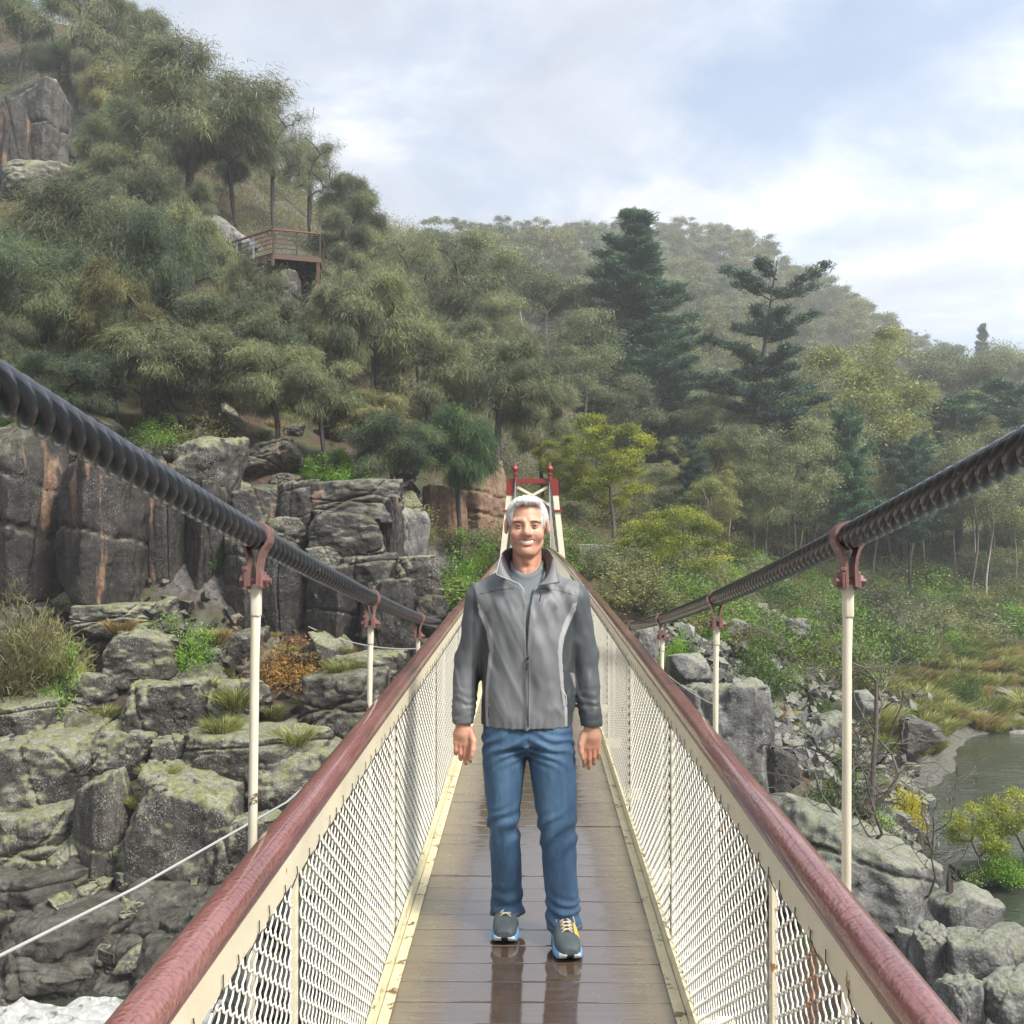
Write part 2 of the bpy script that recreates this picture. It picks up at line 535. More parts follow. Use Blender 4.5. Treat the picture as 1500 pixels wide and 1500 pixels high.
def rockmat(name, dark, light, moss=(0.20, 0.21, 0.08), mossamt=0.5, lich=0.55, orange=0.0, wet=0.35):
    m, nt, b, _ = newmat(name)
    o, rnd = objco(nt)
    p, nn = geoco(nt)
    v = N(nt, 'ShaderNodeVectorMath', operation='ADD')
    cbr = N(nt, 'ShaderNodeCombineXYZ')
    kk = mth(nt, 'MULTIPLY', rnd, 61.0)
    Lk(nt, kk, cbr.inputs[0]); Lk(nt, kk, cbr.inputs[2])
    Lk(nt, p, v.inputs[0]); Lk(nt, cbr.outputs[0], v.inputs[1])
    q = v.outputs[0]
    a = noise(nt, q, 0.9, 8, 0.62)
    mid = tuple((x + y) / 2 for x, y in zip(dark, light))
    c = ramp(nt, a, [(0.34, dark), (0.50, mid), (0.66, light)])
    # streaks running down the faces
    mp = N(nt, 'ShaderNodeMapping'); mp.inputs['Scale'].default_value = (1, 1, 0.12)
    Lk(nt, q, mp.inputs[0])
    st = ramp(nt, noise(nt, mp.outputs[0], 3.0, 5, 0.6), [(0.42, 0.0), (0.62, 0.75)])
    c = mixc(nt, st, c, tuple(x * 0.55 for x in dark))
    if orange:
        og = ramp(nt, noise(nt, mp.outputs[0], 1.1, 4, 0.6), [(0.60 - orange * 0.2, 0.0), (0.66 - orange * 0.2, 1.0)])
        oc = ramp(nt, noise(nt, q, 5, 4), [(0.35, (0.13, 0.070, 0.045)), (0.65, (0.27, 0.165, 0.10))])
        c = mixc(nt, og, c, oc)
    # mossy / olive lichen on what faces up
    s = N(nt, 'ShaderNodeSeparateXYZ'); Lk(nt, nn, s.inputs[0])
    upm = mth(nt, 'ADD', s.outputs[2], mth(nt, 'MULTIPLY', mth(nt, 'SUBTRACT', noise(nt, q, 1.6, 5, 0.65), 0.5), 1.5))
    mo = ramp(nt, upm, [(0.25, 0.0), (0.8, 1.0)])
    g2 = ramp(nt, noise(nt, q, 9, 6, 0.7), [(0.35, 0.35), (0.6, 1.0)])
    mc = ramp(nt, noise(nt, q, 2.6, 4, 0.6), [(0.4, moss), (0.62, (0.30, 0.30, 0.24))])
    c = mixc(nt, mth(nt, 'MULTIPLY', mth(nt, 'MULTIPLY', mo, g2), mossamt), c, mc)
    # pale crust lichen
    vo = N(nt, 'ShaderNodeTexVoronoi'); vo.inputs['Scale'].default_value = 7.0
    vo.inputs['Detail'].default_value = 2
    Lk(nt, q, vo.inputs['Vector'])
    dots = ramp(nt, mth(nt, 'ADD', vo.outputs['Distance'], mth(nt, 'MULTIPLY', noise(nt, q, 25, 4, 0.7), 0.30)), [(0.40, 1.0), (0.46, 0.0)])
    patch = ramp(nt, noise(nt, q, 1.3, 5, 0.7), [(0.50 - 0.12 * lich, 0.0), (0.62, 1.0)])
    fine = ramp(nt, noise(nt, q, 24, 5, 0.75), [(0.54, 0.0), (0.60, 1.0)])
    dm = mth(nt, 'MULTIPLY', mth(nt, 'MAXIMUM', dots, mth(nt, 'MULTIPLY', fine, 0.85)), patch)
    c = mixc(nt, mth(nt, 'MULTIPLY', dm, lich), c, (0.50, 0.50, 0.44))
    h1 = noise(nt, q, 3.5, 10, 0.68)
    h2 = noise(nt, q, 22, 6, 0.7)
    nb = bump(nt, mth(nt, 'ADD', h1, mth(nt, 'MULTIPLY', h2, 0.35)), 0.75, 0.16)
    setin(b, nt, col=c, rough=ramp(nt, noise(nt, q, 6, 3), [(0.4, wet), (0.6, 0.65)]), normal=nb)
    return m
M['rock_dark'] = rockmat('dark_shaded_dolerite', (0.008, 0.007, 0.007), (0.044, 0.032, 0.028), (0.15, 0.16, 0.07), 0.7, 0.5, 0.14, 0.3)  # dark dolerite; the cliff's shade is also put into this base colour
M['rock_grey'] = rockmat('lichened_dolerite', (0.016, 0.014, 0.013), (0.090, 0.080, 0.069), (0.28, 0.29, 0.12), 0.95, 0.9, 0.0, 0.4)
M['rock_wet'] = rockmat('wet_river_rock', (0.028, 0.025, 0.022), (0.10, 0.09, 0.08), (0.10, 0.10, 0.06), 0.4, 0.15, 0.0, 0.12)
M['rock_pale'] = rockmat('pale_grey_rock', (0.06, 0.06, 0.062), (0.28, 0.28, 0.275), (0.28, 0.30, 0.17), 0.8, 0.7, 0.0, 0.25)
M['rock_orange'] = rockmat('orange_brown_rock', (0.09, 0.045, 0.03), (0.34, 0.19, 0.12), (0.2, 0.2, 0.1), 0.3, 0.2, 1.0, 0.4)

# ground: litter, soil, grass and scree by place
m, nt, b, _ = newmat('hillside_ground')
p, nn = geoco(nt)
a = noise(nt, p, 0.35, 8, 0.65)
soil = ramp(nt, noise(nt, p, 2.5, 6, 0.7), [(0.35, (0.035, 0.020, 0.014)), (0.6, (0.10, 0.055, 0.036))])
green = ramp(nt, noise(nt, p, 1.8, 6, 0.7), [(0.35, (0.022, 0.032, 0.012)), (0.6, (0.07, 0.085, 0.03)), (0.75, (0.14, 0.15, 0.055))])
c = mixc(nt, ramp(nt, a, [(0.42, 0.0), (0.58, 1.0)]), soil, green)
rk = ramp(nt, noise(nt, p, 6, 6, 0.7), [(0.35, (0.035, 0.033, 0.03)), (0.62, (0.15, 0.14, 0.13))])
s = N(nt, 'ShaderNodeSeparateXYZ'); Lk(nt, nn, s.inputs[0])
steep = ramp(nt, mth(nt, 'ADD', s.outputs[2], mth(nt, 'MULTIPLY', mth(nt, 'SUBTRACT', noise(nt, p, 0.8, 5), 0.5), 0.5)), [(0.62, 1.0), (0.76, 0.0)])
c = mixc(nt, steep, c, rk)
sz_ = N(nt, 'ShaderNodeSeparateXYZ'); Lk(nt, p, sz_.inputs[0])
shore = ramp(nt, mth(nt, 'ADD', mth(nt, 'MULTIPLY', sz_.outputs[2], -0.1), mth(nt, 'MULTIPLY', noise(nt, p, 1.5, 5), 0.12)), [(0.80, 0.0), (0.86, 1.0)])
c = mixc(nt, shore, c, ramp(nt, noise(nt, p, 7, 6, 0.75), [(0.35, (0.03, 0.03, 0.024)), (0.62, (0.17, 0.165, 0.14))]))
hh = noise(nt, p, 3, 9, 0.7)
setin(b, nt, col=c, rough=0.8, normal=bump(nt, hh, 0.8, 0.15))
M['ground'] = m

def leafmat(name, cols, trans=0.35, rough=0.55, var=0.25, nscale=0.6, sat=1.0):
    """cols: list of 3 colours dark->light; varies by clump and by plant"""
    m, nt, b, out = newmat(name)
    o, rnd = objco(nt)
    a = noise(nt, o, nscale, 4, 0.6)
    k = mth(nt, 'ADD', a, mth(nt, 'MULTIPLY', mth(nt, 'SUBTRACT', rnd, 0.5), var))
    at = N(nt, 'ShaderNodeAttribute', attribute_name='Col')
    k = mth(nt, 'ADD', k, mth(nt, 'MULTIPLY', mth(nt, 'SUBTRACT', at.outputs['Fac'], 0.5), 0.35))
    c = ramp(nt, k, [(0.30, cols[0]), (0.52, cols[1]), (0.75, cols[2])])
    setin(b, nt, col=c, rough=rough, spec=0.35)
    t = nt.nodes.new('ShaderNodeBsdfTranslucent')
    nt.links.new(mixc(nt, 1.0, c, (1.0, 1.05, 0.7), 'MULTIPLY'), t.inputs[0])
    ms = nt.nodes.new('ShaderNodeMixShader')
    ms.inputs[0].default_value = trans
    nt.links.new(b.outputs[0], ms.inputs[1]); nt.links.new(t.outputs[0], ms.inputs[2])
    nt.links.new(ms.outputs[0], out.inputs[0])
    return m
M['oak_leaf'] = leafmat('she_oak_needles', [(0.087, 0.104, 0.064), (0.181, 0.203, 0.123), (0.341, 0.355, 0.181)])
M['oak_dark'] = leafmat('dark_she_oak_needles', [(0.048, 0.071, 0.051), (0.105, 0.145, 0.093), (0.221, 0.272, 0.119)])
M['oak_yellow'] = leafmat('yellow_she_oak_needles', [(0.112, 0.106, 0.050), (0.237, 0.225, 0.106), (0.375, 0.362, 0.163)])
M['oak_bright'] = leafmat('green_she_oak_needles', [(0.042, 0.084, 0.042), (0.098, 0.168, 0.070), (0.224, 0.308, 0.098)])
M['gum_leaf'] = leafmat('gum_leaves', [(0.098, 0.120, 0.075), (0.195, 0.225, 0.128), (0.345, 0.375, 0.195)])
M['gum_gold'] = leafmat('golden_gum_leaves', [(0.130, 0.143, 0.058), (0.260, 0.280, 0.104), (0.429, 0.442, 0.169)])
M['pine_leaf'] = leafmat('pine_needles', [(0.030, 0.068, 0.049), (0.065, 0.129, 0.085), (0.123, 0.228, 0.114)], 0.2)
M['wattle_leaf'] = leafmat('wattle_leaves', [(0.077, 0.110, 0.022), (0.220, 0.264, 0.039), (0.462, 0.462, 0.066)])
M['wattle_flower'] = leafmat('yellow_wattle_flowers', [(0.30, 0.28, 0.02), (0.50, 0.44, 0.02), (0.65, 0.58, 0.05)])
M['shrub_green'] = leafmat('green_shrub_leaves', [(0.045, 0.090, 0.027), (0.120, 0.195, 0.045), (0.255, 0.360, 0.075)])
M['shrub_bright'] = leafmat('bright_shrub_leaves', [(0.060, 0.132, 0.018), (0.156, 0.312, 0.036), (0.312, 0.504, 0.072)])
M['shrub_olive'] = leafmat('olive_shrub_leaves', [(0.090, 0.098, 0.045), (0.195, 0.203, 0.083), (0.330, 0.315, 0.120)])
M['shrub_rust'] = leafmat('rusty_shrub_leaves', [(0.112, 0.098, 0.028), (0.280, 0.154, 0.042), (0.420, 0.238, 0.056)])
M['grass'] = leafmat('tussock_grass', [(0.138, 0.149, 0.046), (0.276, 0.299, 0.092), (0.483, 0.460, 0.196)])
M['straw'] = leafmat('straw_grass', [(0.220, 0.154, 0.066), (0.374, 0.275, 0.121), (0.550, 0.440, 0.220)])
def barkmat(name, a_, b_):
    m, nt, b, _ = newmat(name)
    o, rnd = objco(nt)
    mp = N(nt, 'ShaderNodeMapping'); mp.inputs['Scale'].default_value = (1, 1, 0.25)
    Lk(nt, o, mp.inputs[0])
    a = noise(nt, mp.outputs[0], 4, 6, 0.7)
    setin(b, nt, col=ramp(nt, a, [(0.35, a_), (0.65, b_)]), rough=0.8, normal=bump(nt, a, 0.6, 0.05))
    return m
M['bark_dark'] = barkmat('dark_bark', (0.022, 0.018, 0.016), (0.065, 0.052, 0.045))
M['bark_gum'] = barkmat('pale_gum_bark', (0.20, 0.17, 0.14), (0.48, 0.43, 0.36))
M['bark_grey'] = barkmat('grey_bark', (0.06, 0.05, 0.042), (0.17, 0.15, 0.125))
# water
m, nt, b, _ = newmat('river_water')
p, nn = geoco(nt)
mp = N(nt, 'ShaderNodeMapping'); mp.inputs['Scale'].default_value = (0.55, 1.3, 1)
Lk(nt, p, mp.inputs[0])
h = mth(nt, 'ADD', noise(nt, mp.outputs[0], 2.2, 4, 0.6, 0.8), mth(nt, 'MULTIPLY', noise(nt, mp.outputs[0], 7, 3, 0.6), 0.4))
amp = ramp(nt, noise(nt, p, 0.10, 3), [(0.35, 0.15), (0.6, 1.0)])
setin(b, nt, col=(0.045, 0.055, 0.038), rough=0.05, ior=2.0, normal=bump(nt, mth(nt, 'MULTIPLY', h, amp), 0.6, 0.10))
M['water'] = m
m, nt, b, _ = newmat('white_water')
p, nn = geoco(nt)
a = noise(nt, p, 2.2, 8, 0.7, 1.5)
c = ramp(nt, a, [(0.34, (0.16, 0.18, 0.15)), (0.42, (0.70, 0.71, 0.66)), (0.52, (0.92, 0.92, 0.90))])
setin(b, nt, col=c, rough=0.35, normal=bump(nt, noise(nt, p, 5, 8, 0.75, 1.0), 1.0, 0.25))
M['foam'] = m
# ------------------------------------------------------------------ terrain: tan(elevation) interpolated over (azimuth, log distance)
WZ = -8.5
ctl = [  # photo x, photo y, distance ahead
 (50,1475,22.5),(160,1470,22),(50,1420,23),(300,1420,23),(450,1450,22),(100,1270,25.5),(300,1270,25.5),(470,1280,25),(100,1120,28.5),(350,1120,28.5),(500,1120,28.5),
 (100,1010,31),(350,1010,31),(520,1010,32),(-150,1010,30),(-150,1270,25),(100,920,34),(400,930,34.5),(560,950,35),(640,960,36),(-150,920,33),
 (-150,650,36.5),(60,640,37),(250,670,37.5),(400,720,38),(540,740,38.5),(640,850,40),(700,880,41),
 (60,590,42),(250,620,42),(420,660,43),(560,700,44),(660,760,45),(720,800,46),
 (50,450,53),(200,470,53),(350,500,53),(480,540,54),(600,600,56),(700,660,58),(780,740,60),
 (30,300,68),(150,300,67),(300,320,64),(520,460,64),(620,500,68),(700,560,74),(800,650,80),
 (20,130,82),(100,80,86),(180,60,88),(240,130,86),(300,210,84),(360,260,82),(430,310,82),(500,350,84),(560,400,92),(640,440,100),(720,500,110),
 (-150,-60,95),(-150,250,70),(-150,480,52),
 (780,790,43),(760,830,41),(850,830,44),(900,880,42),(960,960,38),(1020,1020,35),(1080,1100,32),(1130,1180,28.5),(1200,1290,24.5),(1290,1380,21.5),
 (1100,950,46),(1150,1040,42),(1220,1120,37),(1280,1200,32),(1240,1000,48),(1320,1060,46),
 (1200,900,60),(1330,940,62),(1420,985,60),(1500,965,66),(1620,960,66),
 (1200,840,75),(1330,840,82),(1450,850,90),(1600,850,90),(1000,840,56),(900,780,58),(1050,780,75),(1200,760,100),(1350,770,115),(1500,780,130),(1650,780,130),
 (850,680,100),(1000,680,120),(1150,680,140),(1300,690,160),(1450,700,180),(1650,700,180),
 (640,380,200),(760,400,210),(760,560,150),(900,560,170),(1050,560,190),(1200,580,210),(1350,620,230),(1500,640,240),(1650,650,240),
 (640,365,300),(760,370,300),(870,362,300),(1000,362,300),(1080,385,300),(1180,425,300),(1260,470,300),(1340,520,300),(1420,565,300),(1500,580,320),(1650,600,320),
]
wpts = [  # x, y, z directly
 (-14,15,-9.2),(-6,20,-9.4),(0,20,-9.6),(6,17,-9.6),(-3,28,-7.4),(3,27,-7.8),(0,34,-4.0),(0,38,-1.6),(0,41.5,-0.45),(-3,40.5,-1.2),(4,41,-1.2),(0,10,-9.6),(-10,5,-9.6),(12,5,-9.6),
 (10,20,-9.6),(8.6,24,-9.6),(11.2,28,-9.9),(14,33,-9.9),(18,38,-9.9),(24,42,-9.9),(30,47,-9.9),(40,50,-9.9),(14,24,-9.9),(20,30,-9.9),(35,35,-10),(60,40,-10),(30,20,-9.9),(40,5,-9.9),(-30,5,-9.4),
 (0,-8,-2),(0,-14,1),(25,-15,1),(-25,-15,1),(60,-25,5),(-60,-25,6),(0,-60,20),(90,0,2),(90,-80,25),(-90,0,15),(-90,-80,30),
 (7.6,18,-8.0),(9.2,19.5,-7.7),(9.8,17,-8.2),(30,52.5,-9.3),(21.5,48.5,-9.0),(27,56,-7.9),
]
def uv(x, y):
    r = np.hypot(x, y)
    return np.arctan2(x, y) * 1.6, np.log(np.maximum(r, 3.0))
K, T = [], []
for a, b_, Y in ctl:
    q = P(a, b_, Y)
    K.append(uv(q.x, q.y)); T.append((q.z - CAMZ) / math.hypot(q.x, q.y))
for x, y, z in wpts:
    K.append(uv(x, y)); T.append((z - CAMZ) / math.hypot(x, y))
# a ring beyond the skyline ridge so the hill falls away behind it
for th, z in ((-120, 60), (-80, 70), (-45, 70), (-30, 60), (-15, 55), (0, 45), (15, 40), (30, 25), (60, 20), (120, 20), (180, 40)):
    K.append(uv(1200 * math.sin(R(th)), 1200 * math.cos(R(th)))); T.append(z / 1200)
K = np.array(K); T = np.array(T)
def _ker(d): return d
D = np.linalg.norm(K[:, None] - K[None], axis=-1)
A = np.zeros((len(K) + 3,) * 2)
A[:len(K), :len(K)] = -_ker(D) - np.eye(len(K)) * 0.004
A[:len(K), len(K):] = np.c_[np.ones(len(K)), K]; A[len(K):, :len(K)] = A[:len(K), len(K):].T
WT = np.linalg.solve(A, np.r_[T, 0, 0, 0])
def terr(x, y, rough=True):
    x = np.asarray(x, float); y = np.asarray(y, float)
    sh = x.shape
    u, v = uv(x.ravel(), y.ravel())
    Q = np.c_[u, v]
    t = np.empty(len(Q))
    for k in range(0, len(Q), 8000):
        d = np.linalg.norm(Q[k:k + 8000, None] - K[None], axis=-1)
        t[k:k + 8000] = -_ker(d) @ WT[:len(K)] + WT[len(K)] + Q[k:k + 8000] @ WT[len(K) + 1:]
    r = np.hypot(x.ravel(), y.ravel())
    z = CAMZ + t * r
    z = np.where(r > 330, np.minimum(z, CAMZ + (z - CAMZ) * np.exp(-(r - 330) / 500)), z)
    if rough:
        p = np.c_[x.ravel(), y.ravel(), z * 0.6]
        k = np.clip((r - 14) / 20, 0, 1) * np.clip((z + 9.2) / 1.5, 0, 1)
        z = z + k * (0.45 * fbm(p * 0.35, 4) + np.clip(r / 150, 0, 1) * 2.5 * fbm(p * 0.05, 3))
    return z.reshape(sh)
def tz(x, y):
    return float(terr(np.array([x]), np.array([y]))[0])
_RS = np.exp(np.linspace(math.log(14), math.log(420), 420))
def hit(px, py, ymin=14.0):
    """ground point seen at a photo pixel"""
    d = ray(px, py)
    ys = _RS[_RS > ymin]
    x = d.x / d.y * ys; z = CAMZ + d.z / d.y * ys
    g = terr(x, ys)
    w_ = np.where(g > z)[0]
    Y = ys[w_[0]] if len(w_) else ys[-1]
    x = d.x / d.y * Y
    return Vector((x, Y, tz(x, Y)))

def hit_many(px, py, ymin=38.0):
    px = np.asarray(px); py = np.asarray(py)
    ca = np.array(_CM)
    d = np.stack([(px - 750) / F, (750 - py) / F, -np.ones(len(px))], 1) @ ca.T
    ys = _RS[_RS > ymin][::2]
    Y = np.full(len(px), ys[-1]); done = np.zeros(len(px), bool)
    Xs = d[:, 0:1] / d[:, 1:2] * ys; Zs = CAMZ + d[:, 2:3] / d[:, 1:2] * ys
    # coarse lookup grid of the terrain over (azimuth, distance)
    ta = np.linspace(-0.7, 0.7, 260)
    G = terr(np.outer(np.tan(ta), ys), np.outer(np.ones(260), ys))
    az = np.arctan(d[:, 0] / d[:, 1]); ii = np.clip(((az + 0.7) / 1.4 * 259).round().astype(int), 0, 259)
    below = G[ii] > Zs
    k = np.argmax(below, 1); k[~below.any(1)] = len(ys) - 1
    Y = ys[k]; X = d[:, 0] / d[:, 1] * Y
    return np.stack([X, Y, terr(X, Y)], 1)

NA, NR = 620, 330
th = np.concatenate([np.linspace(-math.pi, -0.75, 70, endpoint=False), np.linspace(-0.75, 0.75, NA - 140, endpoint=False), np.linspace(0.75, math.pi, 70, endpoint=False)])
rr = np.concatenate([[0.0, 4, 8, 11], np.exp(np.linspace(math.log(13), math.log(110), 230)), np.exp(np.linspace(math.log(111.5), math.log(460), 96))])
TH, RR = np.meshgrid(th, rr, indexing='ij')
X = RR * np.sin(TH); Yg = RR * np.cos(TH)
Z = terr(X, Yg)
Z = np.where(RR < 12, np.minimum(Z, -2.0 - 0.5 * RR * (Yg > -5)), Z)
Z = np.where((RR < 12), np.where(Yg > -6, -9.5, -3.0), Z)
i = np.arange(len(th))[:, None]; j = np.arange(len(rr) - 1)[None]
n_ = len(rr)
i2 = (i + 1) % len(th)
faces = np.stack([i * n_ + j, i * n_ + j + 1, i2 * n_ + j + 1, i2 * n_ + j], -1).reshape(-1, 4)
g = link('ground', mesh_np('ground', np.stack([X, Yg, Z], -1).reshape(-1, 3), faces, M['ground'], smooth=True))
g['kind'] = 'structure'
# river
nx, ny = 220, 160
wx = np.linspace(-60, 120, nx); wy = np.linspace(-30, 75, ny)
WX, WY = np.meshgrid(wx, wy, indexing='ij')
WZZ = WZ + 0.02 * fbm(np.stack([WX * 0.8, WY * 1.5, WX * 0], -1), 3)
fi = np.arange(nx - 1)[:, None] * ny + np.arange(ny - 1)[None]
wf = np.stack([fi, fi + ny, fi + ny + 1, fi + 1], -1).reshape(-1, 4)
wat = link('river_water', mesh_np('river_water', np.stack([WX, WY, WZZ], -1).reshape(-1, 3), wf, M['water'], smooth=True))
wat['kind'] = 'structure'
# white water tumbling past the foot of the cliff bank
nx, ny = 150, 110
fx = np.linspace(-17, -6.5, nx); fy = np.linspace(13, 21.5, ny)
FX, FY = np.meshgrid(fx, fy, indexing='ij')
FZ = WZ + 0.12 + 0.22 * (1 - np.abs(fbm(np.stack([FX * 0.9, FY * 1.6, FX * 0], -1), 4, 0.5)) * 1.6)
fi = np.arange(nx - 1)[:, None] * ny + np.arange(ny - 1)[None]
wf = np.stack([fi, fi + ny, fi + ny + 1, fi + 1], -1).reshape(-1, 4)
ww = link('white_water', mesh_np('white_water', np.stack([FX, FY, FZ], -1).reshape(-1, 3), wf, M['foam'], smooth=True))
ww['kind'] = 'structure'

# damp air over the gorge
mb = MB(); ztop = float(Z.max()) + 22; mb.box((0, 0, (ztop - 40) / 2), (960, 960, ztop + 40)); print('top', ztop)
m, nt, b, out = newmat('damp_air')
nt.nodes.remove(b)
vp = nt.nodes.new('ShaderNodeVolumePrincipled')
vp.inputs['Color'].default_value = (0.95, 0.972, 1.0, 1)
vp.inputs['Density'].default_value = 0.0012
vp.inputs['Anisotropy'].default_value = 0.25
nt.links.new(vp.outputs[0], out.inputs['Volume'])
hz = mb.build('haze', m); hz['kind'] = 'stuff'
hz['label'] = 'damp misty air hanging over the gorge and its far hillside'
# ------------------------------------------------------------------ the footbridge
def zd(y): return 0.0175 * y - 0.00045 * y * y
HR = 0.98; XR = 0.54; XC = 0.70; YE = 40.5
XS = {-1: 0.62, 1: 0.70}
def zc(y): return 0.382 + (0.00506 if y < 18 else 0.0067) * (18 - y) ** 2
bridge = thing('suspension_bridge', 'narrow cream and maroon suspension footbridge with wet timber deck running across the gorge', 'bridge', (0, 0, 0))
ys = np.arange(-6, YE, 0.1505)
mb = MB()
for k, y in enumerate(ys):
    yc = y + 0.075
    rx = random.uniform(-0.004, 0.004)
    mb.box((0, yc, zd(yc) - 0.02 + random.uniform(-0.0015, 0.0015)), (1.04, 0.1455, 0.04), Matrix.Rotation(0.0175 - 0.0009 * yc, 4, 'X') @ Matrix.Rotation(rx, 4, 'Y'), 0.004 if yc < 9 else 0)
mb.build('deck', M['deck'], bridge)
path = [(0, y, zd(y)) for y in np.arange(-6, YE + 0.2, 0.5)]
mb = MB()
for s in (-1, 1):
    mb.extrude([(s * 0.36 - 0.05, -0.22), (s * 0.36 + 0.05, -0.22), (s * 0.36 + 0.05, -0.045), (s * 0.36 - 0.05, -0.045)], path)
mb.build('deck_beam', M['timber_dark'], bridge)
def off(dx, dz, y0=-6, y1=YE, st=0.4):
    return [(dx, y, zd(y) + dz) for y in np.arange(y0, y1 + 0.01, st)]
for s in (-1, 1):
    mb = MB()   # rounded timber rail
    prof = [(s * XR + 0.035 * math.copysign(abs(math.cos(t)) ** 0.8, math.cos(t)), HR - 0.028 + 0.030 * math.sin(t)) for t in np.linspace(0, math.pi, 16)]
    prof += [(s * XR - 0.036, HR - 0.042), (s * XR - 0.030, HR - 0.050), (s * XR + 0.030, HR - 0.050), (s * XR + 0.036, HR - 0.042)]
    mb.extrude(prof, off(0, 0))
    mb.build('handrail', M['rail'], bridge, smooth=True)
    mb = MB()
    xi = s * (XR - 0.026)
    mb.extrude([(xi - 0.005, HR - 0.116), (xi + 0.005, HR - 0.116), (xi + 0.005, HR - 0.051), (xi - 0.005, HR - 0.051)], off(0, 0))
    mb.build('rail_plate', M['cream'], bridge)
    mb = MB()   # kick angle and lower rod
    e = s * 0.508
    mb.extrude([(e - 0.006, 0.0), (e + 0.006, 0.0), (e + 0.006, 0.075), (e - 0.006, 0.075)], off(0, 0.002))
    mb.extrude([(e - s * 0.026 - 0.018, 0.002), (e - s * 0.026 + 0.018, 0.002), (e - s * 0.026 + 0.018, 0.009), (e - s * 0.026 - 0.018, 0.009)], off(0, 0.002))
    mb.build('kick_strip', M['kick'], bridge)
SP = 1.63
HY = [2.29 + SP * k for k in range(-4, 24)]
# fence posts : small flat bars, one mesh each
pm = MB()
pm.box((0, 0, 0.46), (0.012, 0.030, 0.90))
pme = pm.mesh('fence_post', M['cream'])
for y in HY:
    for s in (-1, 1):
        link('fence_post', pme, bridge, (s * 0.532, y + 0.0, zd(y)))
# chain-link panels
def wire_mesh(y0, L, fine):
    h = 0.046; w_ = 0.078
    rows = int(0.815 / (h / 2)); nw = int(L / (w_ / 2))
    V = []; F4 = []; n = 0
    sides = 5 if fine == 2 else (4 if fine == 1 else 3)
    rad = 0.0023
    for i in range(nw):
        pts = []
        ph = i % 2
        for r in range(rows + 1):
            z = 0.055 + r * h / 2
            a = ((r + ph) % 2)
            yy = y0 + (i + a) * w_ / 2
            xx = 0.004 * (1 if a else -1)
            if fine == 2:
                sgn = 1 if a else -1
                pts.append((xx * 0.6, yy - 0.009 * sgn + random.uniform(-1, 1) * 0.0015, z - 0.009))
                pts.append((xx, yy + 0.004 * sgn + random.uniform(-1, 1) * 0.001, z))
                pts.append((-xx * 0.3, yy - 0.009 * sgn, z + 0.009))
            else:
                pts.append((xx, yy, z))
        pts = np.array(pts)
        ang = np.arange(sides) * 2 * math.pi / sides
        ring = np.c_[np.cos(ang), np.sin(ang)] * rad
        t = np.gradient(pts, axis=0); t /= np.linalg.norm(t, axis=1)[:, None]
        a_ = np.cross(t, (1.0, 0, 0)); a_ /= np.linalg.norm(a_, axis=1)[:, None]
        b2 = np.cross(t, a_)
        vv = pts[:, None] + ring[None, :, 0, None] * a_[:, None] + ring[None, :, 1, None] * b2[:, None]
        m_ = len(pts)
        V.append(vv.reshape(-1, 3))
        ii = (np.arange(m_ - 1)[:, None] * sides + np.arange(sides)[None])
        jj = (np.arange(m_ - 1)[:, None] * sides + (np.arange(sides)[None] + 1) % sides)
        F4.append(np.stack([ii, jj, jj + sides, ii + sides], -1).reshape(-1, 4) + n)
        n += m_ * sides
    return np.concatenate(V), np.concatenate(F4)
panels = {}
for k in range(len(HY) - 1):
    y0 = HY[k] + 0.02; L = SP - 0.04
    fine = 2 if y0 < 5 else (1 if y0 < 12 else 0)
    if fine not in panels:
        v, f = wire_mesh(0, L, fine)
        panels[fine] = mesh_np('wire_mesh', v, f, M['cream_wire'], smooth=True)
    y1 = y0 + L
    for s in (-1, 1):
        link('wire_mesh', panels[fine], bridge, (s * 0.521, y0, zd(y0)), (math.atan((zd(y1) - zd(y0)) / L), 0, 0), (s, 1, 1))
# tie wires between mesh and rail plate
mb = MB()
for y in np.arange(1.0, 14, 0.11):
    for s in (-1, 1):
        z = zd(y) + HR - 0.126
        j = random.uniform(-0.01, 0.01)
        mb.tube([(s * 0.519, y, z - 0.015), (s * 0.510, y + j, z + 0.006), (s * 0.505, y + j * 2, z + 0.020), (s * 0.506, y + j * 2.5, z + 0.032 + abs(j))], 0.0013, 4)
tw_ = mb.build('tie_wire', M['dark_steel'], bridge); tw_['kind'] = 'stuff'
